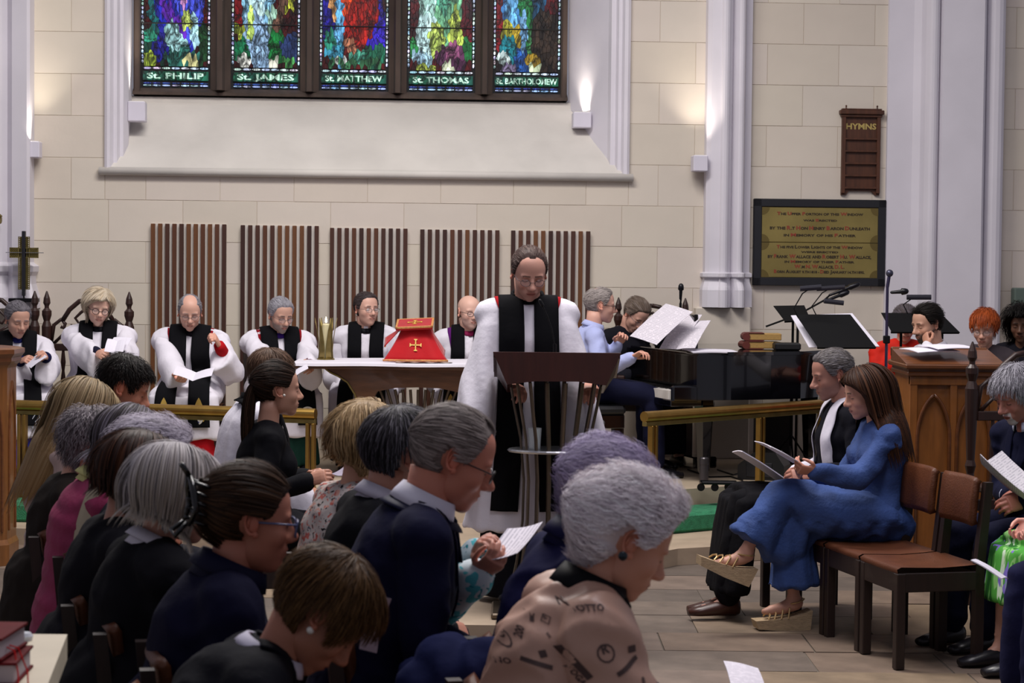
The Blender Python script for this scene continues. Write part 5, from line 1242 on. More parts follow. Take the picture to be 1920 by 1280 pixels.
def denim_low(B):
    m = MB(); k1, k2 = B.kn[1], B.kn[-1]; a1, a2 = B.an[1], B.an[-1]
    m.loft([(Vector((0, -.13, B.pz-.05)), (.18, 0, 0), (0, 0, .09)), (Vector((0, -.02, B.pz)), (.22, 0, 0), (0, 0, .14)), (Vector((0, .16, B.pz+.0)), (.20, 0, 0), (0, 0, .13)), (Vector((0, .32, B.pz+.02)), (.17, 0, 0), (0, 0, .12)), (lerpv(k1, k2, .5), (.14, 0, 0), (0, .06, .10))], 20)
    for k, a, r in ((k1, a1, .085), (k2, a2, .075)):
        d = (a-k).normalized(); sd = Vector((1, 0, 0)); fw = sd.cross(d)
        m.tube([lerpv(Vector((0, .1, B.pz)), k, .7), k], [.10, .080], 16, ball=True)
        m.loft([(k-d*.03, sd*.07, fw*.07), (k+d*.03, sd*.085, fw*.08), (lerpv(k, a, .35), sd*r*1.05, fw*r*1.1), (lerpv(k, a, .62), sd*r*1.25, fw*r*1.35), (lerpv(k, a, .82), sd*r*1.35, fw*r*1.55)], 20)
    kc = lerpv(k1, k2, .5); ac = lerpv(a1, a2, .62); m.loft([(kc+Vector((0, -.10, .02)), (.11, 0, 0), (0, .08, 0)), (lerpv(kc, ac, .4)+Vector((0, -.07, 0)), (.10, 0, 0), (0, .12, 0)), (lerpv(kc, ac, .7)+Vector((0, -.07, 0)), (.085, 0, 0), (0, .11, 0)), (lerpv(kc, ac, .86)+Vector((0, -.07, 0)), (.05, 0, 0), (0, .07, 0))], 20)
    me = remesh(m, .012, 5); folds(me, .014, 3.6, 8, (1.6, 1.2, .6)); displace(me, lambda v, n: .006*np.sin(v[:, 1]*70+wav(v, 4, 2)*3)*(v[:, 2] < B.pz-.02)); me.shade_smooth(); link('dress_skirt', me, DEN, B.root)
B = person('woman with long dark brown hair in a blue denim dress, legs crossed, seated facing left', 1622, 733, 10.05, -80, 0, .07, nod=16, sex='f', size=1.02, wd=1.0, skin='#bc8270', lip='#9c4c48', res=True, browt=.9, arml=.98,
       hair=H_(col='#2e1c14', col2='#4c3020', n=2300, len=.46, thick=.014, w=.0032, seg=15, cover=1, grav=.7, part=0.01, front=.083, free=-.0, inw=-.12, stand=.0, vol=(.4, .2, .1), mix=.35), hands={-1: (1503, 880, 9.8), 1: (1498, 890, 10.05)}, hint={-1: (-.2, -.2, -1), 1: (.3, -.2, -1)}, palms={1: (-.6, .2, .6), -1: (.5, .2, .6)},
       legs_o={'kn': {-1: (-.02, .49, .67), 1: (.06, .42, .54)}, 'an': {-1: (-.02, .68, .40), 1: (.06, .40, .15)}}, top=top_jacket('denim_top', '#34508c', .014, .010, mcol=DEN, ar=(.050, .052, .043), collar=None), bottom=denim_low, shoes=None, ears=False)
ESP = mat('woven_jute', '#b09878', .9, 0, .2, 40, .6, 90, (1, 1, 6)); GOLD = flat('gold_strap', '#c0a070', .35, .6)
for s, tip in ((-1, 22), (1, 4)):
    a = B.an[s]; M = Matrix.Translation(a) @ Matrix.Rotation(math.radians(tip if s < 0 else 0), 4, 'X')
    m = MB(); m.loft([(Vector((0, -.07, -.06)), (.028, 0, 0), (0, 0, .032)), (Vector((0, -.05, -.06)), (.034, 0, 0), (0, 0, .032)), (Vector((0, .05, -.075)), (.040, 0, 0), (0, 0, .026)), (Vector((0, .15, -.09)), (.044, 0, 0), (0, 0, .016)), (Vector((0, .185, -.09)), (.030, 0, 0), (0, 0, .014))], 16)
    m.V = [tuple(M @ Vector(p)) for p in m.V]
    w_ = MB(); w_.prism([(-.075, -.150), (.06, -.150), (.19, -.140), (.205, -.098), (.10, -.094), (.0, -.083), (-.085, -.052)], -.046, .046, 'yz', M); w_.build('wedge_sole', ESP, B.root)
    for y, z in ((.03, -.035), (.065, -.045), (.10, -.058), (.13, -.066)):
        m = MB(); m.tube([M @ Vector((-.046, y+.01, -.09)), M @ Vector((-.035, y, z-.006)), M @ Vector((0, y-.005, z+.004)), M @ Vector((.035, y, z-.006)), M @ Vector((.046, y+.01, -.09))], .0045, 6); m.build('strap', GOLD, B.root)
    m = MB(); m.tube([M @ Vector((.042*math.cos(q), -.01+.042*math.sin(q), -.01-.012*math.sin(q))) for q in np.linspace(0, 2*math.pi, 14)], .004, 6, cap=False); m.build('strap', GOLD, B.root)
sheet('white sheet held by the woman in denim', (1446, 838, 9.75), (1520, 878, 9.8), (1450, 846, 10.0), mt=PAPER, tk=.004)
sheet('white order of service on the knee of the seated clergyman', (1392, 846, 10.3), (1478, 900, 10.3), (1397, 862, 10.6), mt=PAPER, tk=.005)
person('older man with wavy grey hair and white goatee in a navy suit, far right', 1906, 737, 9.75, -62, 0, .20, nod=26, size=1.08, wd=1.1, skin='#a8685c', hair=H_(col='#77747c', col2='#a8a6ae', n=2200, len=.045, thick=.020, w=.0013, curl=.35, side=-.04, stand=.2), beard='#c8c2c4', bmode=2, brow='#77706c', res=True,
       hands={-1: (1896, 944, 9.35), 1: (1890, 930, 9.65)}, top=top_jacket('navy_jacket', '#12142c', .018, .007, ar=(.062, .055, .045), cuff='#c8cce0', collar=('#c8cce4', .066, .04), lapel=True), bottom=trousers('#12142a'))
sheet('white open booklet held by the older man with a goatee', (1822, 872, 9.42), (1862, 866, 9.62), (1900, 948, 9.25), fold=.5, mt=PRINT, name='booklet', tk=.004)
GRN = MATS.setdefault('green_print', None)
def printmat(name, base, cols, scale=9, stretch=(1, 1, 1), th=.0):
    t = NT(name); b = t.b; tc = t.n('ShaderNodeTexCoord'); mp = t.n('ShaderNodeMapping'); mp.inputs['Scale'].default_value = stretch; t.l(tc.outputs['Object'], mp.inputs[0]); cur = None
    base = (*srgb(base), 1)
    for i, (c, cov, sc) in enumerate(cols):
        nz = t.n('ShaderNodeTexNoise'); nz.inputs['Scale'].default_value = scale*sc; nz.inputs['Detail'].default_value = 1.5; nz.inputs['Distortion'].default_value = .6
        m2 = t.n('ShaderNodeMapping'); m2.inputs['Location'].default_value = (i*7.3, i*3.1, i*5.7); t.l(mp.outputs[0], m2.inputs[0]); t.l(m2.outputs[0], nz.inputs[0])
        g = t.n('ShaderNodeMapRange'); g.inputs[1].default_value = cov; g.inputs[2].default_value = cov+.015; t.l(nz.outputs[0], g.inputs[0])
        mx = t.n('ShaderNodeMix'); mx.data_type = 'RGBA'; t.l(g.outputs[0], mx.inputs[0])
        if cur is None: mx.inputs[6].default_value = base
        else: t.l(cur, mx.inputs[6])
        mx.inputs[7].default_value = (*srgb(c), 1); cur = mx.outputs[2]
    t.l(cur, b.inputs['Base Color']); b.inputs['Roughness'].default_value = .8; b.inputs['Specular IOR Level'].default_value = .2; return t.m
GP = printmat('green_print_cloth', '#4c9c3c', [('#c8dcc0', .58, 1), ('#2c6c2c', .55, 1.3), ('#7c6cc0', .62, 1.1), ('#88c070', .6, 2)], 9, (1.5, 1.5, .5))
person('person in a green and white patterned dress behind the empty chairs, head out of frame', 2030, 745, 9.15, -76, 0, .15, nod=10, sex='f', skin='#bc8270', hair=H_(GREY, col='#77747c'), top=top_jacket('green_dress_top', '#7cc070', .014, mcol=GP), bottom=skirt('#4c9c3c', .3, 1.05, 'green_dress_skirt', GP), res=False)
person('person in navy trousers holding a white card at the lower right, head out of frame', 2052, 700, 8.25, -84, 0, .22, nod=20, skin='#bc8478', hair=H_(GREY, col='#77747c'), hands={-1: (1886, 1086, 7.95), 1: (1878, 1062, 8.25)}, palms={1: (-.5, .1, .8), -1: (.5, .1, .8)}, top=top_jacket('navy_jacket', '#141634', .018), bottom=trousers('#1a1c3c', .014), res=False)
sheet('small white card in the hands at the lower right corner', (1820, 1050, 8.05), (1878, 1084, 8.0), (1826, 1046, 8.3), mt=PAPER, tk=.004, name='card', cat='card')

# ---------------------------------------------------------------- left block, front row facing right
TAN = mat('cloth_tan_satin', '#c09884', .45, 0, .06, 4, .25, 12, spec=.4)
def tan_jacket(B):
    top_jacket('tan_jacket', '#b08c7c', .020, .016, ar=(.074, .070, .056), mcol=TAN, low=1, vx=.012, freq=4)(B)
    # printed marks lying on the cloth of the back and sleeve
    rs = random.Random(5); INK = flat('print_ink', '#4a3632', .7)
    def stamp(mb, y, z, ang, polys, sc):
        for poly in polys:
            rows = []
            for (a, b) in poly:
                u = a*sc*math.cos(ang)-b*sc*math.sin(ang); v = a*sc*math.sin(ang)+b*sc*math.cos(ang)
                h = B.bvh.ray_cast(Vector((1.0, y+u, z+v)), Vector((-1, 0, 0)))
                if h[0] is None: rows = None; break
                rows.append(tuple(h[0]+Vector((.0025, 0, 0))))
            if rows: mb.add(rows, [tuple(range(len(rows)))])
    def bar(x0, y0, x1, y1): return [(x0, y0), (x1, y0), (x1, y1), (x0, y1)]
    def ringp(r0, r1, n=12, ry=1.0):
        out = []
        for i in range(n):
            a, b = 2*math.pi*i/n, 2*math.pi*(i+1)/n; out.append([(r0*math.cos(a), r0*ry*math.sin(a)), (r1*math.cos(a), r1*ry*math.sin(a)), (r1*math.cos(b), r1*ry*math.sin(b)), (r0*math.cos(b), r0*ry*math.sin(b))])
        return out
    def letters(txt, h=.02):
        v, f, w_ = text_mesh(txt, 1, .03, 0); k = h/.73; return [[(v[i][0]*k-w_*k/2, v[i][1]*k) for i in q] for q in f]
    segbar = [bar(-.05+.0125*i, -.008, -.0375+.0125*i, .008) for i in range(8)]
    # (px, py, kind, angle)
    items = [(985, 1105, letters('MODERN', .017), 25), (1020, 1115, [p for p in letters('nostalgia mist', .011)], 18), (1085, 1135, letters('NOTTO', .022), 5), (957, 1170, ringp(.012, .016)+letters('P', .018), 80), (1005, 1165, [bar(-.006, -.008, .006, .010)]+letters('V', .02), -10), (1028, 1163, ringp(.015, .019, 4)+letters('E', .016), 20),
             (957, 1205, ringp(.016, .020, 12, 1.4)+letters('8', .024), 10), (985, 1190, letters('200', .02), 70), (1012, 1222, [bar(-.012, -.010, .012, .014)], 15), (1000, 1238, segbar, -14), (1058, 1228, [[(a*1.3, b*1.4) for a, b in p] for p in segbar]+[], -48), (1062, 1260, letters('VOGA 25', .02), -50), (1110, 1207, ringp(.026, .032)+letters('R', .032), 15),
             (1166, 1204, [bar(-.015, -.012, .015, .012)], 5), (1152, 1232, segbar, 30), (1025, 1190, letters('xx', .012), -60), (1180, 1262, letters('8', .02), 0), (950, 1248, letters('NO', .02), 12)]
    m = MB()
    for px, py, polys, an in items:
        p = B.loc(at(px, py, 4.45)); stamp(m, p.y, p.z, math.radians(an), polys, .62)
    if m.n: o = m.build('printed_marks', INK, B.root); o['kind'] = 'stuff'
    ring_collar(B, '#0c0c10', .070, .05, 'black_collar', False, 25)
    m = MB(); c = B.S; m.loft([(c+Vector((0, -.01, -.065)), (.155, 0, 0), (0, .10, .02)), (c+Vector((0, .0, -.03)), (.125, 0, 0), (0, .095, .01)), (c+Vector((0, .01, .005)), (.078, 0, 0), (0, .075, 0))], 20); m.build('black_undercollar', cloth('blackknit', '#0b0b10'), B.root, smooth=True)
WH = H_(col='#f4ecee', col2='#c8bcc4', n=4600, len=.048, thick=.027, w=.0010, curl=.7, stand=.36, vol=(.45, .2, .1), grav=.12, nape=-.07, side=-.02, front=.080, lump=.45, lf=8, mix=.35, free=-.5, back=.3)
B = person('elderly woman with fluffy white hair in a tan satin jacket with printed marks', 1172, 1006, 4.62, 104, 0, .26, nod=30, sex='f', size=1.04, skin='#a8705c', lip='#8c4840', hair=WH, browt=.25, wd=1.02, dp=1.05, fat=.3, top=tan_jacket, bottom=skirt('#22202c', .3), res=True, seat=.45, hands={1: (.12, .46, .66), -1: (-.08, .46, .66)}, hint={1: (.6, .1, -1), -1: (-.4, 0, -1)})
m = MB(); p = B.loc(at(1168, 1042, 4.48)); m.sphere(tuple(p), .011, 10, 8); m.build('earring', flat('dark_earring', '#14242c', .2, .3), B.root, smooth=True)
person('woman with lavender grey hair in a navy coat, behind the white haired woman', 1142, 926, 5.15, 106, 0, .22, nod=24, sex='f', size=1.0, skin='#a87464', hair=H_(WH, col='#bcb0ca', col2='#9488aa', n=3000, len=.06, thick=.022), wd=1.05, top=top_jacket('navy_coat', '#14143a', .022, .008, ar=(.062, .056, .046), collar=('#14143a', .078, .05, 'coat_collar', True, 25)), bottom=skirt('#14142c', .3), res=False)
B = person('man in a navy suit with thinning grey hair and dark glasses, head bowed', 850, 853, 5.42, 100, 0, .24, nod=24, size=1.09, wd=1.08, dp=1.08, skin='#a0604e', fat=.25, hair=H_(col='#6e645f', col2='#a09690', n=3600, len=.040, thick=.010, w=.0010, grav=.12, side=-.03, nape=-.070, stand=.08, back=.6, mix=.5, front=.092, free=-.5, bald='recede'), brow='#6c5c54', browt=.5, glasses='dark',
       top=top_jacket('navy_jacket', '#12132e', .020, .007, ar=(.064, .058, .046), lapel=True, vx=.012, collar=('#dcdae8', .070, .048, 'shirt_collar', True, 26)), bottom=trousers('#10101e'), res=True)
ring_collar(B, '#12132e', .090, .018, 'jacket_collar', True, 22, -.018)
m = MB(); c = B.S; m.loft([(c+Vector((0, .06, .005)), (.014, 0, 0), (0, .008, .004)), (c+Vector((0, .085, -.03)), (.016, 0, 0), (0, .008, 0)), (c+Vector((0, .10, -.14)), (.03, 0, 0), (0, .008, 0))], 10); m.build('tie', cloth('tie', '#141a30'), B.root, smooth=True)
TUR = printmat('turquoise_print_cloth', '#d0dce0', [('#5cc0c8', .52, 1), ('#2c8c98', .60, 1.5)], 24)
person('woman in a turquoise and white dress half hidden behind the navy suited man', 846, 866, 5.95, 98, 0, .20, nod=22, sex='f', skin='#a87060', size=.95, hair=H_(GREY, col='#8a8078', thick=.01), hands={1: (928, 1052, 5.45), -1: (908, 1008, 5.8)}, hint={1: (.5, -.1, -1), -1: (-.5, 0, -1)}, palms={1: (-.7, .1, .4), -1: (.6, .2, .5)}, top=top_jacket('turquoise_dress_top', '#5cc0c8', .016, mcol=TUR, end=.93, ar=(.058, .054, .046)), bottom=skirt('#5cc0c8', .3, 1, 'turquoise_dress_skirt', TUR), res=False)
sheet('white printed sheet held up by the woman in turquoise', (900, 1050, 5.45), (952, 992, 5.75), (948, 1062, 5.30), mt=PRINT2)
person('person with thick dark grey hair in a black jacket beside the navy suited man', 757, 848, 6.15, 110, 0, .20, nod=14, size=1.06, wd=1.0, skin='#9c6858', hair=H_(col='#333033', col2='#6c6870', n=3200, len=.055, thick=.022, w=.0012, curl=.2, grav=.25, stand=.15, side=-.05, nape=-.085, lump=.25, mix=.3, free=-.5), top=top_jacket('black_jacket', '#0e0e14', .020, .007, collar=('#c0bccc', .07, .04, 'shirt_collar', True, 24)), bottom=trousers('#101018'), res=False)
FLO = printmat('floral_cloth', '#c8beb8', [('#c86c60', .60, 1.3), ('#18161c', .61, 1.5), ('#d8a090', .64, 1), ('#5c6470', .655, 1.8)], 40)
person('woman with wavy shoulder length blonde hair in a floral top', 695, 834, 6.65, 114, 0, .16, nod=12, sex='f', skin='#b88470', hair=H_(col='#b49870', col2='#806440', n=2600, len=.15, thick=.026, w=.0018, seg=9, cover=1, grav=.45, curl=.25, part=.02, free=-.04, inw=-.3, stand=.06, vol=(.4, .3, .3), mix=.5), wd=.98, top=top_jacket('floral_top', '#c8c0bc', .016, mcol=FLO), bottom=skirt('#22242c', .3), res=False)
B = person('young woman in black with a long dark brown ponytail, seated side on', 521, 727, 9.2, 106, 0, .06, nod=2, turn=4, sex='f', wd=.95, skin='#b07c6a', res=True, browt=.9, hair=H_(col='#201611', col2='#3a281e', n=1800, len=.10, thick=.006, w=.0016, grav=0, side=.012, nape=-.06, front=.083, back=1.0, stand=0, whorl=(0, .1, .06), seg=6, free=-.5, bz=.045), hands={1: (608, 892, 8.9), -1: (604, 886, 9.3)}, top=top_jacket('black_top', '#0d0d12', .014, .006), bottom=skirt('#0c0c12', .2))
def ponytail(B, base, L, r, col, col2, drop, n=900):
    rs = np.random.RandomState(3); V = []; C = []; m = MB(); T = lambda p: Vector((np.array(p)*B.size)@B.Hm.T+np.array(B.hc)); o_ = T(base)
    for i in range(n):
        a = rs.rand()*6.28; q = math.sqrt(rs.rand()); pts = []; off = Vector((math.cos(a), math.sin(a), 0)); l = L*rs.uniform(.75, 1.05)
        for t in np.linspace(0, 1, 9):
            w_ = r*(.35+1.0*math.sin(min(1, t*1.5)*1.5))*(1-.45*t**3); c = o_+Vector((0, -.03*math.sin(t*2.4)-drop[0]*t, -l*t+.03*math.sin(min(t*5, 3.14))))
            pts.append(c+Vector((off.x*q*w_, off.y*q*w_*.8, 0)))
        k0 = m.n; m.tube(pts, [.002, .0024, .0024, .0024, .0024, .0022, .002, .0015, .0006], 3, cap=False); cc = np.array(srgb(col))*rs.uniform(.7, 1.3) if rs.rand() < .65 else np.array(srgb(col2))*rs.uniform(.7, 1.2); m.C += [tuple(cc)]*(m.n-k0)
    m.build('ponytail', HAIR, B.root, smooth=True); m = MB(); m.tube([T(base)+Vector((math.cos(a)*.016, 0, math.sin(a)*.016)) for a in np.linspace(0, 6.28, 12)], .005, 6); m.build('hair_tie', flat('hair_tie', '#0c0a0c'), B.root)
ponytail(B, (0, -.098, .045), .34, .030, '#22160f', '#3c2a20', (.02,))
m = MB(); p = B.loc(at(533, 741, 9.08)); m.sphere(tuple(p), .006, 8, 6); m.build('earring', flat('pearl', '#d8d4cc', .2), B.root, smooth=True)
person('brown haired clergyman in white surplice seated beyond the ponytailed woman', 508, 700, 9.75, 108, 0, .14, nod=16, skin='#b07c6a', wd=1.05, hair=H_(col='#4c382c', col2='#6c5444', n=2000, len=.035, thick=.012, w=.0013, side=-.02, stand=.15), top=surplice('#101018', hem=.3), res=True)
sheet('small grey sheet in the lap of the young woman in black', (622, 888, 8.8), (650, 872, 8.9), (626, 902, 8.7), mt=flat('grey_paper', '#8c8494', .8))

# second row -----------------------------------------------------
B = person('woman with short brown hair and pearl earring bowed low in a black jacket', 603, 1142, 4.5, 100, 0, .34, nod=52, sex='f', size=1.05, skin='#84503e', fat=.2, hair=H_(col='#5a4024', col2='#3a2614', n=4200, len=.055, thick=.020, w=.0011, grav=.2, curl=.18, stand=.12, side=-.01, nape=-.07, lump=.3, lf=8, mix=.5, free=-.5), wd=1.05, res=True,
       top=top_jacket('black_jacket', '#0c0c14', .022, .007, ar=(.062, .056, .046), lapel=True, collar=('#b8b4c4', .066, .03, 'blouse_collar', True, 30), low=1), bottom=trousers('#0e0e16'))
m = MB(); e = (np.array([[.080, -.002, -.036]])*B.size)@B.Hm.T+np.array(B.hc); m.sphere(tuple(e[0]), .0085, 12, 8); m.build('earring', flat('pearl', '#d8d4cc', .2), B.root, smooth=True)
sheet('grey sheet hanging beside the bowed brown haired woman', (702, 1112, 4.7), (732, 1122, 4.8), (650, 1210, 4.6), mt=flat('grey_paper', '#8c8494', .8))
B = person('woman in navy with dark brown hair pinned up by a black claw clip', 470, 968, 5.05, 108, 0, .16, nod=8, sex='f', size=1.05, skin='#8c5444', fat=.35, wd=1.08, hair=H_(col='#2a1c13', col2='#4c3422', n=3200, len=.11, thick=.009, w=.0013, grav=0, side=.005, nape=-.075, front=.080, back=.9, stand=0, mix=.45, free=-.5, bz=.04), res=True,
       top=top_jacket('navy_jacket', '#0e0e28', .022, .008, ar=(.064, .058, .046), low=1, collar=('#0e0e28', .078, .045, 'jacket_collar', True, 25)), bottom=trousers('#0e0e16'))
T = lambda p: Vector((np.array(p)*B.size)@B.Hm.T+np.array(B.hc))
hb_ = MB(); rs_ = np.random.RandomState(4)
for i in range(260):   # twisted bun
    a = rs_.uniform(0, 6.28); el_ = rs_.uniform(-1, 1); c = Vector((0, -.115, .035)); pts = [c+Vector((math.cos(a+t)*.035*math.cos(el_*1.2), math.sin(a+t)*.018, .042*math.sin(el_*1.4)+.01*math.sin(t*2))) for t in np.linspace(0, 2.2, 6)]
    k0 = hb_.n; hb_.tube([T(p) for p in pts], .0024, 3, cap=False); cc = np.array(srgb('#2a1c13'))*rs_.uniform(.6, 1.5); hb_.C += [tuple(cc)]*(hb_.n-k0)
k0 = hb_.n; hb_.sphere(tuple(T((0, -.112, .035))), (.034, .030, .042), 14, 10); hb_.C += [tuple(np.array(srgb('#22160f')))]*(hb_.n-k0); hb_.build('hair_bun', HAIR, B.root, smooth=True)
cl = MB(); CB = flat('claw_clip', '#08080b', .25)
for sx in (-1, 1):
    cl.tube([T((sx*.012, -.158, .085)), T((sx*.042, -.150, .055)), T((sx*.050, -.140, .015)), T((sx*.036, -.150, -.025))], [.008, .009, .008, .005], 8)
    for j in range(5): zz = .075-.022*j; cl.tube([T((sx*.034, -.150, zz)), T((sx*.047, -.125, zz-.004)), T((sx*.030, -.098, zz-.010))], [.005, .0045, .002], 6)
cl.tube([T((-.01, -.158, .085)), T((-.018, -.180, .112)), T((.018, -.180, .112)), T((.01, -.158, .085))], .006, 8); cl.tube([T((-.01, -.155, -.02)), T((-.016, -.180, -.045)), T((.016, -.175, -.055)), T((.01, -.150, -.02))], .006, 8); cl.build('claw_clip', CB, B.root, smooth=True)
gm = MB(); CG = mat('clear_plastic', '#4c5478', .15, 0, .05)
for s in (-1, 1):
    c = np.array([s*.034, .104, -.004]); gm.tube([T(c+np.array([.026*np.sign(math.cos(a))*abs(math.cos(a))**.6, -.006*s*math.cos(a), .020*np.sign(math.sin(a))*abs(math.sin(a))**.6])) for a in np.linspace(0, 2*math.pi, 25)], .0028, 6, cap=False)
    gm.tube([T((s*.060, .098, .006)), T((s*.070, .07, .006)), T((s*.078, -.004, .004))], .0026, 6)
gm.tube([T((-.008, .108, .0)), T((.008, .108, .0))], .0028, 6); g_ = gm.build('glasses', CG, B.root, smooth=True)
person('woman with silver white shoulder length hair in a black jacket, behind the claw clip', 332, 925, 5.5, 116, 0, .11, nod=12, sex='f', size=1.02, skin='#a87464', hair=H_(col='#b4aeb0', col2='#7c767c', n=3200, len=.20, thick=.022, w=.0015, seg=10, cover=1, grav=.55, part=.01, front=.07, free=-.03, inw=-.3, stand=.03, vol=(.5, .1, .3), mix=.4, tip='#a09484'), wd=1.05, top=top_jacket('black_jacket', '#0d0c12', .022, .007, low=1, collar=('#c8c4d0', .066, .03, 'blouse_collar', True, 30)), bottom=trousers('#0e0e16'), res=False)
person('woman with a dark auburn bob in a dark coat, second row on the left', 264, 897, 5.92, 112, 0, .11, nod=16, sex='f', size=1.02, skin='#9c6858', hair=H_(col='#24140f', col2='#4c2c1c', n=2600, len=.14, thick=.024, w=.0015, seg=8, cover=1, grav=.5, part=.02, free=-.03, inw=-.4, stand=.03, vol=(.4, .2, .3)), top=top_jacket('dark_coat', '#0f0d14', .022, low=1), bottom=trousers('#0e0e16'), res=False)
person('person with fine white grey hair, mostly hidden, left block', 292, 868, 6.45, 112, 0, .12, nod=14, sex='f', size=1.03, skin='#a87464', hair=H_(WH, col='#c0b8c4', col2='#98909c', n=2200), top=top_jacket('grey_jacket', '#1c1a24', .02, low=1), bottom=trousers('#12121a'), res=False)
MAG = mat('cloth_magenta_quilt', '#8c1c4c', .7, 0, .12, 8, .5, 25)
CRM = cloth('cream_knit', '#c8bc94', .4)
B = person('woman with long straight dark hair streaked grey, cream coat and magenta quilted gilet', 246, 832, 6.85, 110, 0, .14, nod=26, sex='f', size=1.03, skin='#a87464', hair=H_(col='#3a3436', col2='#8c8490', n=2800, len=.20, thick=.016, w=.0015, seg=10, cover=1, grav=.6, part=.0, front=.075, free=-.03, inw=-.3, stand=.01, vol=(.3, .1, .2), mix=.4), wd=1.05, top=top_jacket('cream_top', '#c8bc94', .014, mcol=CRM, collar=('#d0cc88', .085, .03, 'yellow_collar', False, 25)), bottom=trousers('#1c1418'), res=False)
m = MB(); torso(m, B, .036, 1.10); m.loft([(Vector((0, -.03, B.pz-.10)), (.21, 0, 0), (0, .17, 0)), (Vector((0, -.02, B.pz+.1)), (.20, 0, 0), (0, .16, 0))], 18); me = remesh(m, .014, 4); displace(me, lambda v, n: .006*np.abs(np.sin(v[:, 2]*48+np.sin(v[:, 0]*9)))-.003); v, n = mesh_arrays(me); me.shade_smooth(); link('quilted_gilet', me, MAG, B.root)
person('person with curly grey hair, left block, in a dark coat', 172, 832, 7.3, 110, 0, .10, nod=20, sex='f', size=1.0, skin='#b07c6a', hair=H_(col='#6c6468', col2='#8c8488', n=2600, len=.045, thick=.022, w=.0014, curl=.9, stand=.4, cover=0, side=-.04, nape=-.085), top=top_jacket('dark_coat', '#241e1a', .02, low=1), bottom=trousers('#12121a'), res=False)
PNK = mat('cloth_pink_satin', '#b89c94', .4, 0, .05, 4, .15, 10, spec=.5)
person('woman with long straight blonde hair in a pale pink satin blouse, far left', 160, 772, 7.75, 110, 0, .07, nod=26, turn=8, sex='f', size=1.02, skin='#bc8a78', hair=H_(col='#a08c6c', col2='#6c5a40', n=2800, len=.44, thick=.014, w=.0022, seg=15, cover=1, grav=.7, part=0, front=.08, free=-.0, inw=-.15, stand=0, vol=(.4, .1, .2), mix=.5, tip='#7c5c38'), wd=1.02, top=top_jacket('satin_blouse', '#b89c94', .022, .014, mcol=PNK, ar=(.075, .072, .05), freq=3.5), bottom=trousers('#1c1a24'), res=False)
person('man with short dark curly hair, head bowed, far left beside the blonde woman', 232, 722, 8.3, 100, 0, .12, nod=24, size=1.02, skin='#a06450', beard='#3a2820', bmode=3, hair=H_(col='#15110f', col2='#221a16', n=2400, len=.028, thick=.010, w=.0012, curl=.6, stand=.4, side=-.0, nape=-.05, vol=(0, .5, -.3)), top=top_jacket('dark_jacket', '#14131a', .02), bottom=trousers('#12121a'), res=True)

# ---------------------------------------------------------------- lectern
BRZ = mat('bronze_bar', '#6e6254', .35, .8, .15, 10); STEEL = flat('brushed_steel', '#a8a8ac', .3, .9)
LW = wood('lectern', '#3a1710', .4, .2, coat=.05)
lx = at(1043, 700, 9.8).x
lec = thing('lectern', 'dark wooden lectern on curved bronze bars in front of the priest', 'lectern', (lx, 9.85, .10))
m = MB(); m.prism([(-.303, 1.272), (-.235, 1.118), (-.10, 1.135), (.10, 1.135), (.235, 1.118), (.303, 1.272)], -.175, -.15, 'xz'); m.build('front_board', LW, lec)
for s in (-1, 1):
    m = MB(); v = [(s*.303, -.15, 1.272), (s*.235, -.15, 1.118), (s*.235, .16, 1.06), (s*.303, .19, 1.16)]; v2 = [(a-s*.018, b, c) for a, b, c in v]
    m.add(v+v2, [(0, 1, 2, 3), (7, 6, 5, 4), (0, 4, 5, 1), (1, 5, 6, 2), (2, 6, 7, 3), (3, 7, 4, 0)] if s < 0 else [(3, 2, 1, 0), (4, 5, 6, 7), (1, 5, 4, 0), (2, 6, 5, 1), (3, 7, 6, 2), (0, 4, 7, 3)]); m.build('side_board', LW, lec)
m = MB(); m.add([(-.30, -.15, 1.262), (.30, -.15, 1.262), (.30, .19, 1.15), (-.30, .19, 1.15), (-.30, -.15, 1.245), (.30, -.15, 1.245), (.30, .19, 1.133), (-.30, .19, 1.133)], [(0, 1, 2, 3), (7, 6, 5, 4), (0, 4, 5, 1), (1, 5, 6, 2), (2, 6, 7, 3), (3, 7, 4, 0)]); m.build('reading_slope', LW, lec)
N_ = 16
for i in range(N_):
    a = 2*math.pi*(i+.5)/N_; c, s = math.cos(a), math.sin(a); pts = []
    for z, r in ((1.125, 1.0), (1.0, .90), (.85, .76), (.65, .68), (.45, .70), (.25, .82), (.0, 1.05)): pts.append((c*.225*r, s*.12*r*(1.25), z))
    m = MB(); m.tube(pts, .010, 6, flatr=.6, up=(-s, c, 0)); m.build('curved_bar', BRZ, lec)
m = MB(); m.loft([((0, 0, .785), (.225, 0, 0), (0, .15, 0)), ((0, 0, .793), (.232, 0, 0), (0, .155, 0)), ((0, 0, .800), (.225, 0, 0), (0, .15, 0))], 32); m.build('ring_shelf', STEEL, lec)
m = MB(); m.box(-.30, .30, -.19, .19, 0, .03, .008); m.build('base', BRZ, lec)
m = MB(); m.lathe([(.028, 0), (.034, .10), (.032, .10), (.027, .006)], 16, (-.10, -.02, .801)); gl_ = NT('clear_glass'); gl_.b.inputs['Base Color'].default_value = (.9, .95, .95, 1); gl_.b.inputs['Alpha'].default_value = .3; gl_.b.inputs['Roughness'].default_value = .05
o = m.build('glass_tumbler', gl_.m, None, (lx, 9.85, .10)); tag(o, 'clear glass tumbler standing on the steel ring shelf of the lectern', 'glass')
BLKM = flat('black_metal', '#101014', .4, .5)
mic = thing('gooseneck_microphone', 'slim black gooseneck microphone rising from the lectern', 'microphone', at(1040, 664, 9.78))
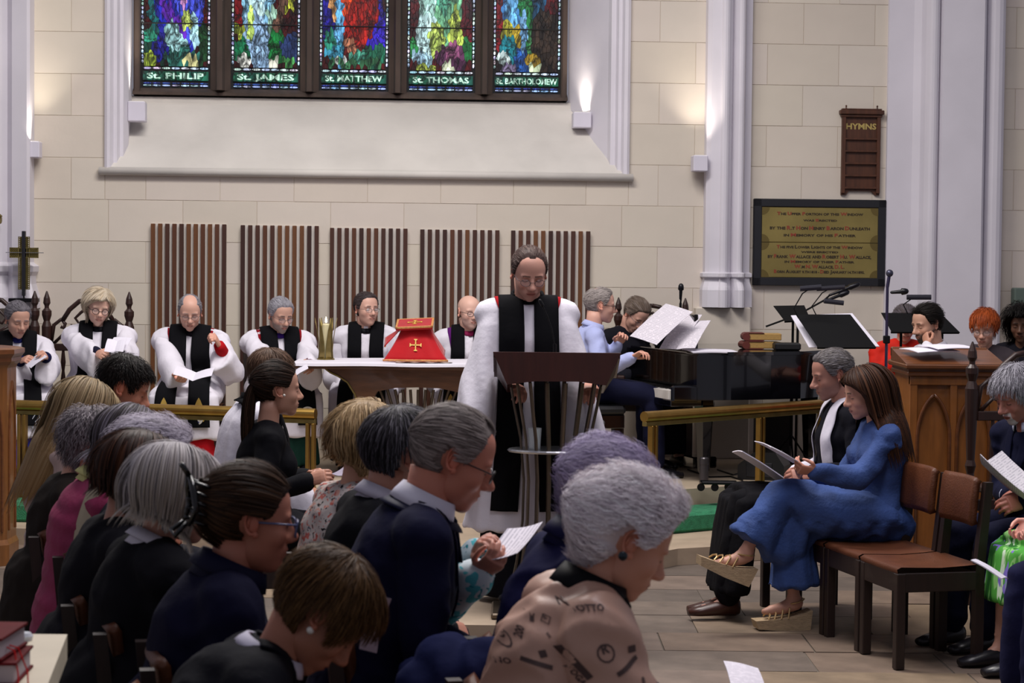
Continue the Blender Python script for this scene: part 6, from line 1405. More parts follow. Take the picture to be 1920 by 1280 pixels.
o_ = Vector(mic.location); P = [at(x, y, 9.76)-o_ for x, y in ((1040, 664), (1039, 640), (1034, 615), (1026, 592), (1017, 572))]
m = MB(); m.tube(P, .0032, 8); m.build('gooseneck', BLKM, mic); m = MB(); m.tube([P[-1], P[-1]+Vector((-.012, 0, .022))], [.009, .008], 10, ball=True); m.build('capsule', BLKM, mic); m = MB(); m.tube([P[0], P[0]+Vector((0, 0, .05))], .008, 10); m.build('socket', BLKM, mic)

# ---------------------------------------------------------------- holy table and what stands on it
TW = wood('table', '#5c3c26', .35, .25, (.6, 3, 3))
tx = at(785, 690, 13.85).x; ZF = .32
tb = thing('holy_table', 'wide brown wooden holy table with curved legs and a fan of metal bars', 'table', (tx, 13.85, ZF))
m = MB(); m.prism([(-.84, .765), (-.80, .752), (.80, .752), (.84, .765), (.84, .785), (-.84, .785)], -.22, .50, 'xz'); m.build('table_top', TW, tb)
m = MB(); body = [(-.62, .752), (-.585, .725), (-.53, .70), (-.47, .66), (-.42, .58), (-.39, .48), (-.375, .30), (-.40, .0), (-.26, .0), (-.27, .30), (-.29, .56), (-.27, .60), (-.15, .625), (0, .63)]
poly = body+[(-x, z) for x, z in body[::-1][1:]]; m.prism(poly[::-1] if False else poly, -.14, .02, 'xz'); m.build('pedestal', TW, tb)
for s in (-1, 1): m = MB(); m.tube([(s*x, -.145, z) for x, z in body[0:8]], .007, 6); m.build('brass_edging', BRASSD, tb)
for i in range(11):
    f_ = (i-5)/5; m = MB(); m.tube([(f_*.26, -.06, .61), (f_*.20, -.06, .45), (f_*.15, -.06, .28), (f_*.22, -.06, .0)], .010, 6, flatr=.6, up=(1, 0, 0)); m.build('curved_bar', BRZ, tb)
m = MB(); m.grid([[(x, y, z+.002*math.sin(x*9+y*7)) for x in np.linspace(-.835, .80, 30)] for y, z in ((-.232, .772), (-.228, .788), (-.20, .792), (0, .792), (.25, .792), (.50, .791))]); o = m.build('altar_cloth', flat('white_cloth', '#dcd8e2', .8), None, (tx, 13.85, ZF)); md = o.modifiers.new('t', 'SOLIDIFY'); md.thickness = .003; md.offset = 1
tag(o, 'smooth white linen cloth lying along the top of the holy table', 'cloth'); ZT = ZF+.797
cp = at(611, 664, 14.0); cd_ = thing('candle_stand', 'brass candle stand of pointed leaves at the left end of the holy table', 'candle stand', (cp.x, 14.0, ZT))
for i in range(6):
    a = 2*math.pi*i/6; m = MB(); rows = []
    for z, r, w_ in ((0, .052, .022), (.06, .046, .022), (.12, .05, .019), (.20, .062, .012), (.285, .078, .002)):
        rows.append([(math.cos(a)*r-math.sin(a)*w_*t, math.sin(a)*r+math.cos(a)*w_*t, z) for t in (-1, -.5, 0, .5, 1)])
    m.grid(rows); o = m.build('leaf', BRASSD, cd_, smooth=True); md = o.modifiers.new('t', 'SOLIDIFY'); md.thickness = .003
m = MB(); m.lathe([(.06, 0), (.06, .008), (.02, .012)], 20); m.build('base', BRASSD, cd_)
cn = thing('candle', 'thick cream candle burning in the brass leaf stand', 'candle', (cp.x, 14.0, ZT+.012)); m = MB(); m.lathe([(.026, 0), (.026, .225), (.022, .232), (.012, .224)], 20); m.build('wax', mat('wax', '#ddd3a8', .5), cn, smooth=False)
m = MB(); m.tube([(0, 0, .22), (0, 0, .242)], .0015, 5); m.build('wick', BLKM, cn); m = MB(); m.lathe([(.001, .238), (.008, .248), (.006, .262), (.001, .282)], 10); m.build('flame', emis('flame', '#ffd9a0', 12), cn, smooth=True)
RV = cloth('redveil', '#b00d18', .15, .08, .6, .3); GB = mat('gold_braid', '#c88a50', .55, 0, .25, 80)
vp = at(780, 668, 13.85); vl = thing('chalice_veil', 'red silk veil with gold cross draped over the chalice on the holy table', 'veil', (vp.x, 13.90, ZT))
def quadstrip(name, pts, mt_, par, th=.003):
    m = MB(); m.grid(pts); o = m.build(name, mt_, par, smooth=True); md = o.modifiers.new('t', 'SOLIDIFY'); md.thickness = th; return o
def vrow(z, w_, d, n=9): return [(w_*t, -d, z) for t in np.linspace(-1, 1, n)]
rows = []; 
for t in np.linspace(0, 1, 9):
    w_ = .095+.125*t**1.3; d = .06+.10*t; row = []
    for a in np.linspace(-1, 1, 25):
        x = w_*a; row.append((x, -d+.03*abs(a)**3+.008*math.sin(a*7)*t, .235*(1-t)+.004))
    rows.append(row)
quadstrip('front_fall', rows, RV, vl)
quadstrip('braid', [[(p[0], p[1]-.002, p[2]+h) for p in rows[-1]] for h in (.0, .014)], GB, vl)
L1 = [[(-.095+.0*t-.145*t*u_, -.03+.05*u_, .235-.02*t-.095*t*(1-.2*u_)-.03*t) for t in np.linspace(0, 1, 8)] for u_ in np.linspace(0, 1, 6)]
quadstrip('side_fall', [[(-.085-.13*t-.02*u_*0, -.06+.10*u_, .235-.08*t-.06*(1-u_)*t) for t in np.linspace(0, 1, 8)] for u_ in np.linspace(0, 1, 6)], RV, vl)
quadstrip('braid', [[(-.215+h, -.062+.10*u_, .155-.06*(1-u_)) for u_ in np.linspace(0, 1, 6)] for h in (0, .012)], GB, vl)
quadstrip('side_fall', [[(.085+.11*t, -.05+.10*u_, .235-.16*t-.04*(1-u_)*t) for t in np.linspace(0, 1, 8)] for u_ in np.linspace(0, 1, 6)], RV, vl)
quadstrip('back_fall', [[(x, .05+.10*t, .235*(1-t)) for x in np.linspace(-.10-.08*t, .10+.08*t, 8)] for t in np.linspace(0, 1, 6)], RV, vl)
def cross(c, r, y0, par, mt_, flatz=False):
    m = MB()
    for k in range(4):
        a = k*math.pi/2; ca, sa = math.cos(a), math.sin(a); pl_ = [(.10*r, -.10*r), (r*.72, -.09*r), (r*.95, -.34*r), (r*1.0, -.2*r), (r*1.0, .2*r), (r*.95, .34*r), (r*.72, .09*r), (.10*r, .10*r), (-.1*r, .1*r), (-.1*r, -.1*r)]
        pl2 = [(c[0]+x*ca-z*sa, c[1]+x*sa+z*ca) for x, z in pl_]
        if flatz: m.prism(pl2, y0, y0+.003, 'xy')
        else: m.add([(x, y0(z) if callable(y0) else y0, z) for x, z in pl2], [tuple(range(len(pl2)))])
    return m.build('gold_cross', mt_, par)
GC = flat('gold_thread', '#d8b04c', .45)
cross((0, .115), .040, lambda z: -(.06+.10*(1-(z-.004)/.235))-.012, vl, GC)
bu = thing('burse', 'flat red burse with gold border lying on top of the veiled chalice', 'burse', (vp.x-.01, 13.90, ZT+.24))
M = Matrix.Rotation(math.radians(12), 4, 'X') @ Matrix.Rotation(math.radians(-3), 4, 'Y')
m = MB(); m.box(-.125, .125, -.12, .12, 0, .022, .004, M); m.build('board', RV, bu)
m = MB()
for a in ((-.127, .127, -.122, -.108), (-.127, .127, .108, .122), (-.127, -.113, -.122, .122), (.113, .127, -.122, .122)): m.box(*a, .012, .0245, .001, M)
m.build('gold_border', GB, bu)
cm_ = cross((0, 0), .05, .024, bu, GC, True); cm_.matrix_local = M
m = MB(); m.grid([[(x+rr*.0, y, .003+.003*math.sin(x*60+y*40)) for x in np.linspace(-.13, .25, 30)] for y, rr in ((-.20, 0), (-.17, 0), (-.10, 0))]); o = m.build('lace_cloth', mat('silver_lace', '#b4aca4', .35, .3, .5, 60), None, (vp.x, 13.85, ZT+.001)); tag(o, 'glittering lace edged cloth under the front of the red veil', 'cloth')

# ---------------------------------------------------------------- chairs
CW = wood('chair', '#22120d', .5, .25, coat=.05); LTH = mat('brown_leather', '#56301c', .45, 0, .18, 8, .25, 120, spec=.3)
def make_chair():
    t = thing('chair', 'dark wooden chair with brown leather seat and back', 'chair')
    m = MB(); rows = []
    for y, z in ((.205, -.022), (.21, -.004), (.19, .006), (.10, .003), (0, .0), (-.12, .006), (-.195, .012), (-.20, -.02)): rows.append([(x, y, .447+z-.010*math.cos(x/.2*1.5)*(1 if abs(y) < .19 else .2)+.006) for x in np.linspace(-.205, .205, 11)])
    m.grid(rows[::-1]); m.build('seat', LTH, t, smooth=True)
    for a in ((-.205, .205, .175, .205), (-.205, .205, -.20, -.175), (-.205, -.175, -.19, .19), (.175, .205, -.19, .19)): m = MB(); m.box(*a, .345, .432, .004); m.build('seat_rail', CW, t)
    for x in (-.185, .185):
        m = MB(); m.box(x-.022, x+.022, .165, .208, 0, .43, .004); m.build('leg', CW, t)
        m = MB(); m.prism([(-.215, 0), (-.172, 0), (-.172, .44), (-.215, .83), (-.25, .83), (-.215, .44)], x-.02, x+.02, 'yz'); m.build('leg', CW, t)
    m = MB(); rows = []
    for z, y in ((.64, -.195), (.66, -.188), (.74, -.194), (.82, -.203), (.832, -.212)): rows.append([(x, y-.02*(1-(x/.17)**2), z) for x in np.linspace(-.168, .168, 9)])
    m.grid(rows); o = m.build('backrest', LTH, t, smooth=True); md = o.modifiers.new('t', 'SOLIDIFY'); md.thickness = .03; md.offset = -1
    return t
ch0 = make_chair(); used = False
def chair(x, y, face, label, group, z=0):
    global used
    c = ch0 if not used else copy_tree(ch0); used = True
    c.location = (x, y, z); c.rotation_euler = (0, 0, math.radians(face)+math.pi); tag(c, label, None, group); return c
GR_ = 'leather seated chairs in the right block'
RD = Vector((-.235, .972, 0)).normalized(); b0 = Vector((1.876, 9.30, 0)); 
chair(b0.x, b0.y, -76.4, 'empty brown leather chair nearest the camera in the right block', GR_)
p = b0+RD*.43; chair(p.x, p.y, -76.4, 'empty brown leather chair next to the woman in denim', GR_)
p = b0+RD*.86; chair(p.x, p.y, -76.4, 'chair on which the woman in the denim dress sits', GR_)
p = b0+RD*1.31; chair(p.x, p.y, -76.4, 'chair on which the clergyman with white bands sits', GR_)
for nm, B in (('older man with a goatee', PEOPLE[15]), ('person in the green patterned dress', PEOPLE[16]), ('person in navy trousers at the lower right', PEOPLE[17])):
    chair(B.O.x, B.O.y, math.degrees(B.root.rotation_euler[2]-math.pi), 'chair under the '+nm, GR_)
short = ['white haired woman in the tan jacket', 'lavender haired woman', 'man in the navy suit', 'woman in turquoise', 'dark grey haired person in black', 'blonde woman in the floral top', 'ponytailed young woman', 'clergyman beyond the ponytailed woman', 'bowed brown haired woman', 'woman with the claw clip', 'silver haired woman', 'woman with the auburn bob', 'mostly hidden white haired person', 'woman in the magenta gilet', 'curly grey haired person', 'blonde woman in pink satin', 'dark curly haired man']
for nm, B in zip(short, PEOPLE[18:]):
    chair(B.O.x+.13, B.O.y+.03, 102, 'dark chair under the '+nm, 'chairs of the left block')

# carved chairs
OAKD = wood('carved', '#2c150e', .45, .25, coat=.05)
def carved_chair(loc, rot, label, h=1.24, w_=.58):
    t = thing('carved_chair', label, 'chair', loc, rot, 'carved dark oak chairs'); hw = w_/2
    for s in (-1, 1):
        m = MB(); pr_ = [(.028, 0), (.028, .45), (.022, .50), (.032, .53), (.022, .56), (.026, .60), (.020, .70), (.030, .74), (.022, .77), (.034, h-.36), (.036, h-.25), (.022, h-.21), (.034, h-.17), (.034, h-.14), (.016, h-.12), (.016, h-.105), (.026, h-.085), (.022, h-.05), (.004, h)]
        m.lathe(pr_, 12, (s*hw, 0, 0)); m.build('post', OAKD, t, smooth=False)
        m = MB(); m.box(s*hw-.025, s*hw+.025, .42, .47, 0, .62, .005); m.build('leg', OAKD, t)
        m = MB(); m.box(s*hw-.03, s*hw+.03, .0, .48, .62, .66, .01); m.build('armrest', OAKD, t)
    m = MB(); m.box(-hw+.02, hw-.02, .0, .46, .40, .46, .008); m.build('seat', OAKD, t)
    m = MB(); m.box(-hw+.03, hw-.03, -.015, .015, .50, .56, .004).box(-hw+.03, hw-.03, -.015, .015, h-.42, h-.37, .004); m.build('back_rail', OAKD, t)
    for i in range(5): x = (i-2)*w_*.15; m = MB(); m.lathe([(.010, .56), (.018, .62), (.010, .68), (.018, .74), (.010, h-.42)], 8, (x, 0, 0)); m.build('spindle', OAKD, t)
    # pierced crest of scrolls
    zc = h-.37
    for s in (-1, 1):
        m = MB(); m.tube([(s*x, 0, zc+z) for x, z in ((hw-.03, .0), (hw-.05, .13), (hw-.10, .17), (hw-.13, .14), (hw-.12, .11), (hw-.10, .12))], .014, 6).tube([(s*x, 0, zc+z) for x, z in ((hw-.05, .0), (hw-.12, .07), (hw-.20, .04), (hw-.24, .0))], .012, 6).tube([(s*x, 0, zc+z) for x, z in ((hw-.11, .16), (.13, .24), (.06, .30), (0, .31))], .017, 6)
        m.tube([(s*x, 0, zc+z) for x, z in ((.02, .0), (.05, .09), (.12, .13), (.14, .09), (.10, .07))], .011, 6).tube([(s*x, 0, zc+z) for x, z in ((0, .26), (.05, .22), (.09, .18), (.06, .14), (.0, .16))], .011, 6); m.build('scroll', OAKD, t, smooth=True)
    return t
p = at(165, 560, 14.42); carved_chair((p.x, 14.42, ZF), math.pi, 'carved dark oak chair with finials behind the white blonde bob')
p = at(-12, 560, 14.42); carved_chair((p.x, 14.42, ZF), math.pi, 'carved dark oak chair behind the far left grey haired clergy')
p = at(1222, 600, 15.32); carved_chair((p.x, 15.32, ZF), math.pi, 'carved dark oak chair behind the man bowed over his music', 1.22, .50)
p = at(1925, 640, 10.9); carved_chair((p.x, 10.9, 0), math.radians(188), 'carved dark oak chair with scroll crest beside the gothic desk at the right', 1.40, .60)
# plain chairs for the rest
for B, nm in ((PEOPLE[2], 'balding man raising his hand'), (PEOPLE[3], 'bearded man beside the candle'), (PEOPLE[4], 'dark haired man behind the table'), (PEOPLE[5], 'bald man behind the priest'), (PEOPLE[9], 'woman in the red top'), (PEOPLE[11], 'ginger haired woman'), (PEOPLE[12], 'dark curly haired person at the right edge')):
    chair(B.O.x, B.O.y, math.degrees(B.root.rotation_euler[2]-math.pi), 'chair under the '+nm, 'plain chairs at the far side', B.O.z)

# ---------------------------------------------------------------- gothic oak desk, pulpit
OAK = wood('oak', '#8a5424', .4, .2, (3, 3, .4)); OAKM = wood('oak_trim', '#643818', .4, .2, (.4, 3, 3))
a = at(1706, 700, 11.4); b = at(1872, 700, 11.4); wd_ = b.x-a.x
dk = thing('prayer_desk', 'oak prayer desk with gothic arched panels at the right', 'desk', ((a.x+b.x)/2, 11.4, 0))
hw = wd_/2; zt = 1.275
m = MB(); m.box(-hw, hw, .02, .45, .06, zt-.02, .004); m.build('carcass', OAK, dk)
for x0, x1 in ((-hw-.0, -hw+.045), (-.02, .02), (hw-.045, hw)): m = MB(); m.box(x0, x1, -.005, .03, .10, zt-.09, .004); m.build('stile', OAK, dk)
m = MB(); m.box(-hw-.01, hw+.01, -.02, .46, 0, .10, .006); m.build('plinth', OAKM, dk)
m = MB(); m.box(-hw, hw, -.01, .03, zt-.14, zt-.09, .004); m.build('top_rail', OAK, dk)
m = MB(); m.box(-hw-.02, hw+.02, -.035, .47, zt-.09, zt-.065, .006).box(-hw-.035, hw+.035, -.055, .49, zt-.05, zt-.02, .008).box(-hw-.015, hw+.015, -.025, .46, zt-.067, zt-.048, .003); m.build('cornice', OAKM, dk)
m = MB(); m.add([(-hw-.03, -.05, zt-.02), (hw+.03, -.05, zt-.02), (hw+.03, .42, zt+.05), (-hw-.03, .42, zt+.05), (-hw-.03, -.05, zt-.025), (hw+.03, -.05, zt-.025), (hw+.03, .42, zt-.02), (-hw-.03, .42, zt-.02)], [(0, 1, 2, 3), (7, 6, 5, 4), (0, 4, 5, 1), (1, 5, 6, 2), (2, 6, 7, 3), (3, 7, 4, 0)]); m.build('desk_top', OAKM, dk)
m = MB(); m.box(-hw-.03, hw+.03, .40, .44, zt-.0, zt+.055, .006); m.build('book_ledge', OAKM, dk)
for s in (-1, 1):
    cx = s*(hw+.02-.045)/2*1.0; w2 = (hw-.065)/2
    for q in (-1, 1):
        arc = [(cx+q*w2, -.004, .12)]+[(cx+q*w2, -.004, .84)]+[(cx-q*w2+2*w2*q*math.cos(t), -.004, .84+2*w2*1.55*math.sin(t)) for t in np.linspace(.12, math.pi/3, 8)]
        m = MB(); m.tube(arc, .011, 6); m.build('arch_moulding', OAKM, dk, smooth=True)
for i, (x0, y0, x1, y1, x3, y3) in enumerate([(1722, 661, 1800, 658, 1730, 652), (1760, 655, 1828, 652, 1768, 646)]):
    sheet(['loose white papers lying on the front of the gothic desk', 'second sheaf of papers lying behind on the gothic desk'][i], (x0, y0, 11.4), (x1, y1, 11.45), (x3, y3, 11.7), mt=PAPER, tk=.004)
pp = at(-62, 800, 12.0); pu = thing('pulpit', 'oak octagonal pulpit cut off by the left edge of the picture', 'pulpit', (pp.x, 12.0, 0))
def octo(m, levels, n=8):
    m.loft([((0, 0, z), (r*math.cos(.3927), r*math.sin(.3927), 0), (-r*math.sin(.3927), r*math.cos(.3927), 0)) for r, z in levels], n)
OAKP = wood('pulpit_oak', '#744820', .35, .2, (3, 3, .4))
m = MB(); octo(m, [(.30, 0), (.30, .12), (.285, .15), (.285, 1.15), (.30, 1.18)]); m.build('body', OAKP, pu); m = MB(); octo(m, [(.30, 1.17), (.315, 1.19), (.315, 1.21), (.335, 1.235), (.335, 1.26), (.30, 1.27)]); m.build('cornice', OAKM, pu)
for i in range(8):
    a = math.pi/4*i+.3927*0; m = MB(); r = .285*math.cos(math.pi/8)*1.0
    for q in (-1, 1): m.tube([Vector((r*math.cos(a)-q*.075*math.sin(a)*k_, r*math.sin(a)+q*.075*math.cos(a)*k_, z)) for k_, z in ((1, .2), (1, .75), (.8, .9), (.4, 1.0), (0, 1.07))], .010, 6)
    m.build('arch_moulding', OAKM, pu)

# ---------------------------------------------------------------- grand piano
BP = mat('piano_black', '#06060a', .12, 0, .05, 3, coat=.6); th = math.radians(107); Fd = Vector((math.sin(th), -math.cos(th), 0)); kd = Vector((-.292, .956, 0))
pc = at(1306, 735, 13.72); pn = thing('grand_piano', 'black polished grand piano behind the right brass rail', 'piano', (pc.x, 13.72, ZF), math.atan2(Fd.y, Fd.x))
# local: x towards the tail, y along the keyboard from the near (treble) end to the far end
OUT = [(0, 0), (.25, 0), (.55, .02), (.80, .08), (1.0, .22), (1.18, .45), (1.34, .62), (1.46, .82), (1.50, 1.02), (1.46, 1.22), (1.34, 1.33), (1.10, 1.36), (0, 1.36)]
m = MB(); m.prism(OUT, .56, .86, 'xy'); m.build('case', BP, pn)
m = MB(); m.prism([(x*1.0+(.012 if x > .1 else .22), y+(.012 if y > 1 else -.012 if y < .3 else 0)) for x, y in OUT], .862, .885, 'xy'); m.build('lid', BP, pn)
m = MB(); m.box(.02, .24, .02, 1.34, .83, .875, .004); m.build('front_lid', BP, pn)
m = MB(); m.box(-.17, .02, 0, .05, .54, .66, .012); m.build('cheek', BP, pn); m = MB(); m.box(-.17, .02, 1.31, 1.36, .54, .66, .012); m.build('cheek', BP, pn)
m = MB(); m.box(-.185, .04, .0, 1.36, .52, .565, .006); m.build('key_bed', BP, pn)
m = MB(); m.box(.0, .03, .05, 1.31, .60, .86, .004); m.build('fallboard', BP, pn)
IV = flat('ivory', '#d8d2cc', .3); kk = 52; kw = 1.24/kk; b = MB(); b.box(0, .14, .0006, kw-.0006, .565, .625, .001); me = b.mesh('white_key')
for i in range(kk): link('white_key', me, IV, pn, (-.18, .06+i*kw, 0))
b = MB(); b.box(0, .09, -.005, .005, .62, .635, .001); me = b.mesh('black_key')
for i in range(kk-1):
    if i % 7 in (0, 1, 3, 4, 5): link('black_key', me, flat('ebony', '#0a0a0c', .3), pn, (-.12, .06+(i+1)*kw, 0))
m = MB(); m.box(.10, .13, .30, 1.06, .875, 1.13, .006); k0 = m.mesh('d'); o = link('music_desk', k0, BP, pn)
for x, y in ((.10, .10), (.10, 1.26), (1.28, .95)):
    m = MB(); m.lathe([(.03, .0), (.032, .06), (.045, .08), (.05, .20), (.062, .42), (.07, .46), (.075, .56)], 6, (x, y, 0)); m.build('leg', BP, pn)
m = MB(); m.tube([(.35, .60, .56), (.35, .64, .10)], .014, 8).tube([(.35, .76, .56), (.35, .72, .10)], .014, 8).box(.22, .40, .58, .78, .04, .12, .01); m.build('pedal_lyre', BP, pn)
m = MB(); m.box(.42, .62, .45, .9, .0, .55, .01) if False else None
b = MB(); a_ = at(1182, 790, 13.95)
bn = thing('piano_bench', 'black piano bench under the man in the pale blue shirt', 'bench', (PEOPLE[7].O.x, PEOPLE[7].O.y, ZF), th)
m = MB(); m.box(-.34, .34, -.18, .18, .45, .51, .02); m.build('seat', flat('black_leather', '#0d0d10', .45), bn); m = MB(); m.box(-.33, .33, -.17, .17, .36, .45, .004); m.build('frame', BP, bn)
for x in (-.28, .28):
    for y in (-.13, .13): m = MB(); m.box(x-.03, x+.03, y-.03, y+.03, 0, .36, .005); m.build('leg', BP, bn)
for x in (-.345, .345): m = MB(); m.lathe([(.018, 0), (.02, .012), (.008, .02)], 12, M=Matrix.Translation((x, 0, .40)) @ Matrix.Rotation(math.pi/2*(1 if x > 0 else -1), 4, 'Y')); m.build('knob', STEEL, bn)
# music and books
sheet('large white music page raised in the pianist\'s hands', (1181, 630, 13.95), (1231, 646, 13.75), (1214, 559, 14.25), mt=PRINT2, name='music_sheet')
sheet('left music page standing on the piano desk', (1236, 654, 14.0), (1276, 655, 13.88), (1266, 589, 14.22), mt=PRINT2, name='music_sheet', group='music on the piano')
sheet('right music page standing on the piano desk', (1268, 655, 13.86), (1303, 652, 13.78), (1290, 604, 14.1), mt=PRINT2, name='music_sheet', group='music on the piano')
sheet('loose sheets lying on the near end of the grand piano', (1300, 661, 13.75), (1386, 661, 13.80), (1316, 655, 14.1), mt=PAPER, name='loose_papers', tk=.008)
BR = flat('book_red_leather', '#5c2218', .6); GE = mat('gilt_pages', '#b08c50', .5, .2, .25, 50, stretch=(1, 1, 12))
for i in range(2):
    p = at(1428, 643, 14.35); t = thing('old_book', ['lower thick old red book with gilt edges on the piano', 'upper thick old red book with gilt edges on the piano'][i], 'book', (p.x+.01*i, 14.35, ZF+.886+.058*i), .08-.1*i, 'old red books on the piano')
    m = MB(); m.box(-.11, .12, -.08, .08, .005, .051, .004); m.build('pages', GE, t); m = MB(); m.box(-.13, -.0, -.085, .085, .0, .006, .002).box(-.13, -.0, -.085, .085, .050, .056, .002).tube([(-.125, -.085, .028), (-.125, .085, .028)], .028, 10); m.build('binding', BR, t)
p = at(1475, 640, 14.2); m = MB(); m.box(-.09, .09, -.08, .08, 0, .05, .01); tag(m.build('black_box', flat('black_plastic', '#0d0d10', .5), None, (p.x, 14.2, ZF+.886)), 'small black box beside the old books on the piano', 'box')

# ---------------------------------------------------------------- music stands, microphones, loudspeakers
def plate(p00, p10, p11, p01, th_=.004):
    a, b, c, d = [at(*q) for q in (p00, p10, p11, p01)]; n = (b-a).cross(d-a).normalized()*th_; m = MB()
    m.add([a, b, c, d, a+n, b+n, c+n, d+n], [(0, 3, 2, 1), (4, 5, 6, 7), (0, 1, 5, 4), (1, 2, 6, 5), (2, 3, 7, 6), (3, 0, 4, 7)]); return m
STB = flat('stand_black', '#050507', .7, spec=.2)
def music_stand(label, corners, zf, pages=False, light=None):
    c = sum((at(*q) for q in corners), Vector())/4; t = thing('music_stand', label, 'music stand', (c.x, c.y, zf), 0, 'black music stands')
    def sub(m): m.V = [tuple(Vector(v)-Vector(t.location)) for v in m.V]; return m
    sub(plate(*corners)).build('desk', STB, t)
    a, b = at(*corners[0]), at(*corners[1]); m = MB(); m.tube([a+Vector((0, .03, .0)), b+Vector((0, .03, 0))], .008, 6); sub(m).build('lip', STB, t)
    h = c.z-zf; m = MB(); m.tube([(0, .01, h-.02), (0, .02, .25)], .009, 8); m.build('pole', STB, t); m = MB(); m.tube([(0, .02, .9), (0, .02, .2)], .012, 8); m.build('sleeve', STB, t)
    for i in range(3): a = i*2.094+.5; m = MB(); m.tube([(0, .02, .28), (.13*math.cos(a), .02+.13*math.sin(a), .12), (.26*math.cos(a), .02+.26*math.sin(a), .01)], .007, 6); m.build('foot', STB, t)
    if light:
        lx0, ly0, lx1, ly1, bx, by = light; Yl = c.y; A = at(lx0, ly0, Yl); Bb = at(lx1, ly1, Yl); m = MB(); m.tube([A, Bb], .017, 8, flatr=.5); sub(m).build('lamp_head', flat('lamp_head', '#23222c', .4), t)
        mid = (A+Bb)/2; q = at(bx, by, Yl); m = MB(); m.tube([q, q+Vector((-.03, 0, .06)), lerpv(q, mid, .7)+Vector((-.03, 0, .02)), mid], .004, 6); sub(m).build('gooseneck', STB, t)
    return t
music_stand('large black music stand above the clergyman\'s head, with white pages', [(1534, 652, 12.9), (1643, 652, 12.95), (1594, 590, 13.15), (1492, 590, 13.1)], .32, True, (1500, 541, 1540, 538, 1497, 596))
o = plate((1517, 651, 13.0), (1649, 649, 13.02), (1598, 587, 13.2), (1483, 591, 13.2), -.006).build('music_sheet', PAPER); tag(o, 'white music pages behind the large black music stand', 'paper')
music_stand('black music stand farther back at the left of the large stand', [(1472, 603, 14.3), (1520, 600, 14.3), (1508, 573, 14.5), (1450, 574, 14.5)], ZF, False, (1531, 541, 1584, 538, 1530, 590))
music_stand('black music stand in front of the woman in red', [(1672, 623, 13.4), (1722, 623, 13.4), (1716, 588, 13.6), (1652, 587, 13.6)], ZF, False, (1700, 557, 1746, 557, 1702, 588))
music_stand('black music stand partly hidden by the bearded man', [(1765, 624, 14.3), (1800, 624, 14.3), (1766, 590, 14.5), (1740, 590, 14.5)], ZF)
m = MB(); o_ = at(1562, 566, 13.3); m.tube([at(1545, 564, 13.3)-o_, at(1582, 568, 13.3)-o_], .016, 8, flatr=.5); tag(m.build('stand_lamp', flat('lamp_head', '#23222c', .4), None, o_), 'small black stand lamp below the boom microphones', 'lamp')
MS = flat('stand_purple_grey', '#3a3450', .35, .5)
def mic_stand(label, base, top, boom=None, mics=(), ball=None, mt_=STB):
    p = at(*top); t = thing('microphone_stand', label, 'microphone stand', (p.x, p.y, ZF), 0)
    def L(x, y, Y): return at(x, y, Y)-Vector(t.location)
    h = p.z-ZF; m = MB(); m.tube([(0, 0, 0.02), (0, 0, h)], .0095, 8); m.build('pole', mt_, t); m = MB(); m.lathe([(.14, 0), (.14, .012), (.02, .03)], 20); m.build('base', STB, t)
    if boom: m = MB(); m.tube([L(*q) for q in boom], .007, 8); m.build('boom', STB, t); 
    for (x0, y0, x1, y1) in mics:
        Y = top[2]; A, Bb = L(x0, y0, Y), L(x1, y1, Y); m = MB(); m.tube([A, lerpv(A, Bb, .65), lerpv(A, Bb, .72), Bb], [.010, .013, .022, .020], 12, ball=True); m.build('microphone', flat('mic_body', '#14141c', .35, .3), t, smooth=True)
    if ball: q = L(*ball); m = MB(); m.sphere(tuple(q), .024, 14, 10); m.build('round_microphone', flat('mic_grille', '#4a4a5c', .3, .6), t, smooth=True); m = MB(); m.tube([(0, 0, h-.02), q], .011, 8); m.build('shaft', mt_, t)
    m = MB(); m.box(-.02, .02, -.02, .02, h*.72, h*.72+.05, .005); m.build('clutch', STB, t); return t
mic_stand('tall slim purplish microphone stand with a round microphone on top', None, (1664, 532, 13.1), None, [(1672, 548, 1698, 546)], (1668, 512, 13.1), MS)
mic_stand('black boom stand with two microphones reaching over the piano', None, (1496, 590, 15.25), [(1436, 612, 15.25), (1496, 590, 15.25), (1545, 563, 15.25), (1556, 553, 15.25)], [(1556, 553, 1608, 533), (1545, 565, 1588, 548)])
mic_stand('thin black stand with a small pencil microphone by the wall', None, (1276, 568, 15.1), [(1276, 568, 15.1), (1277, 558, 15.1)], [(1276, 560, 1277, 536)])
GRL = mat('speaker_grille', '#111116', .7, 0, .3, 200)
p = atz(1444, 868, ZF); t = thing('loudspeaker', 'black upright loudspeaker on the floor by the wall beneath the piano', 'loudspeaker', (p.x, 15.1, ZF), -.05)
m = MB(); m.box(-.13, .13, -.14, .14, .01, .43, .02); m.build('cabinet', flat('black_plastic', '#0d0d10', .5), t); m = MB(); m.box(-.115, .115, -.15, -.138, .03, .41, .012); m.build('grille', GRL, t)
p = atz(1428, 893, ZF); t = thing('floor_monitor', 'black wedge floor monitor with a small blue light', 'loudspeaker', (p.x, 14.1, ZF), -.3)
m = MB(); m.prism([(-.16, 0), (.16, 0), (.16, .10), (.10, .19), (-.05, .19), (-.16, .10)], -.13, .13, 'xz'); m.build('cabinet', flat('black_plastic', '#0d0d10', .5), t); m = MB(); m.box(-.10, .08, -.137, -.128, .02, .12, .004); m.build('panel', GRL, t)
m = MB(); m.sphere((.02, -.138, .06), .006, 8, 6); m.build('indicator_light', emis('blue_led', '#4060ff', 8), t)
p = atz(1348, 920, ZF); t = thing('piano_dolly', 'low black dolly with castors near the piano leg', 'dolly', (p.x, p.y, ZF)); m = MB(); m.box(-.12, .12, -.05, .05, .045, .065, .006); m.build('platform', BLKM, t)
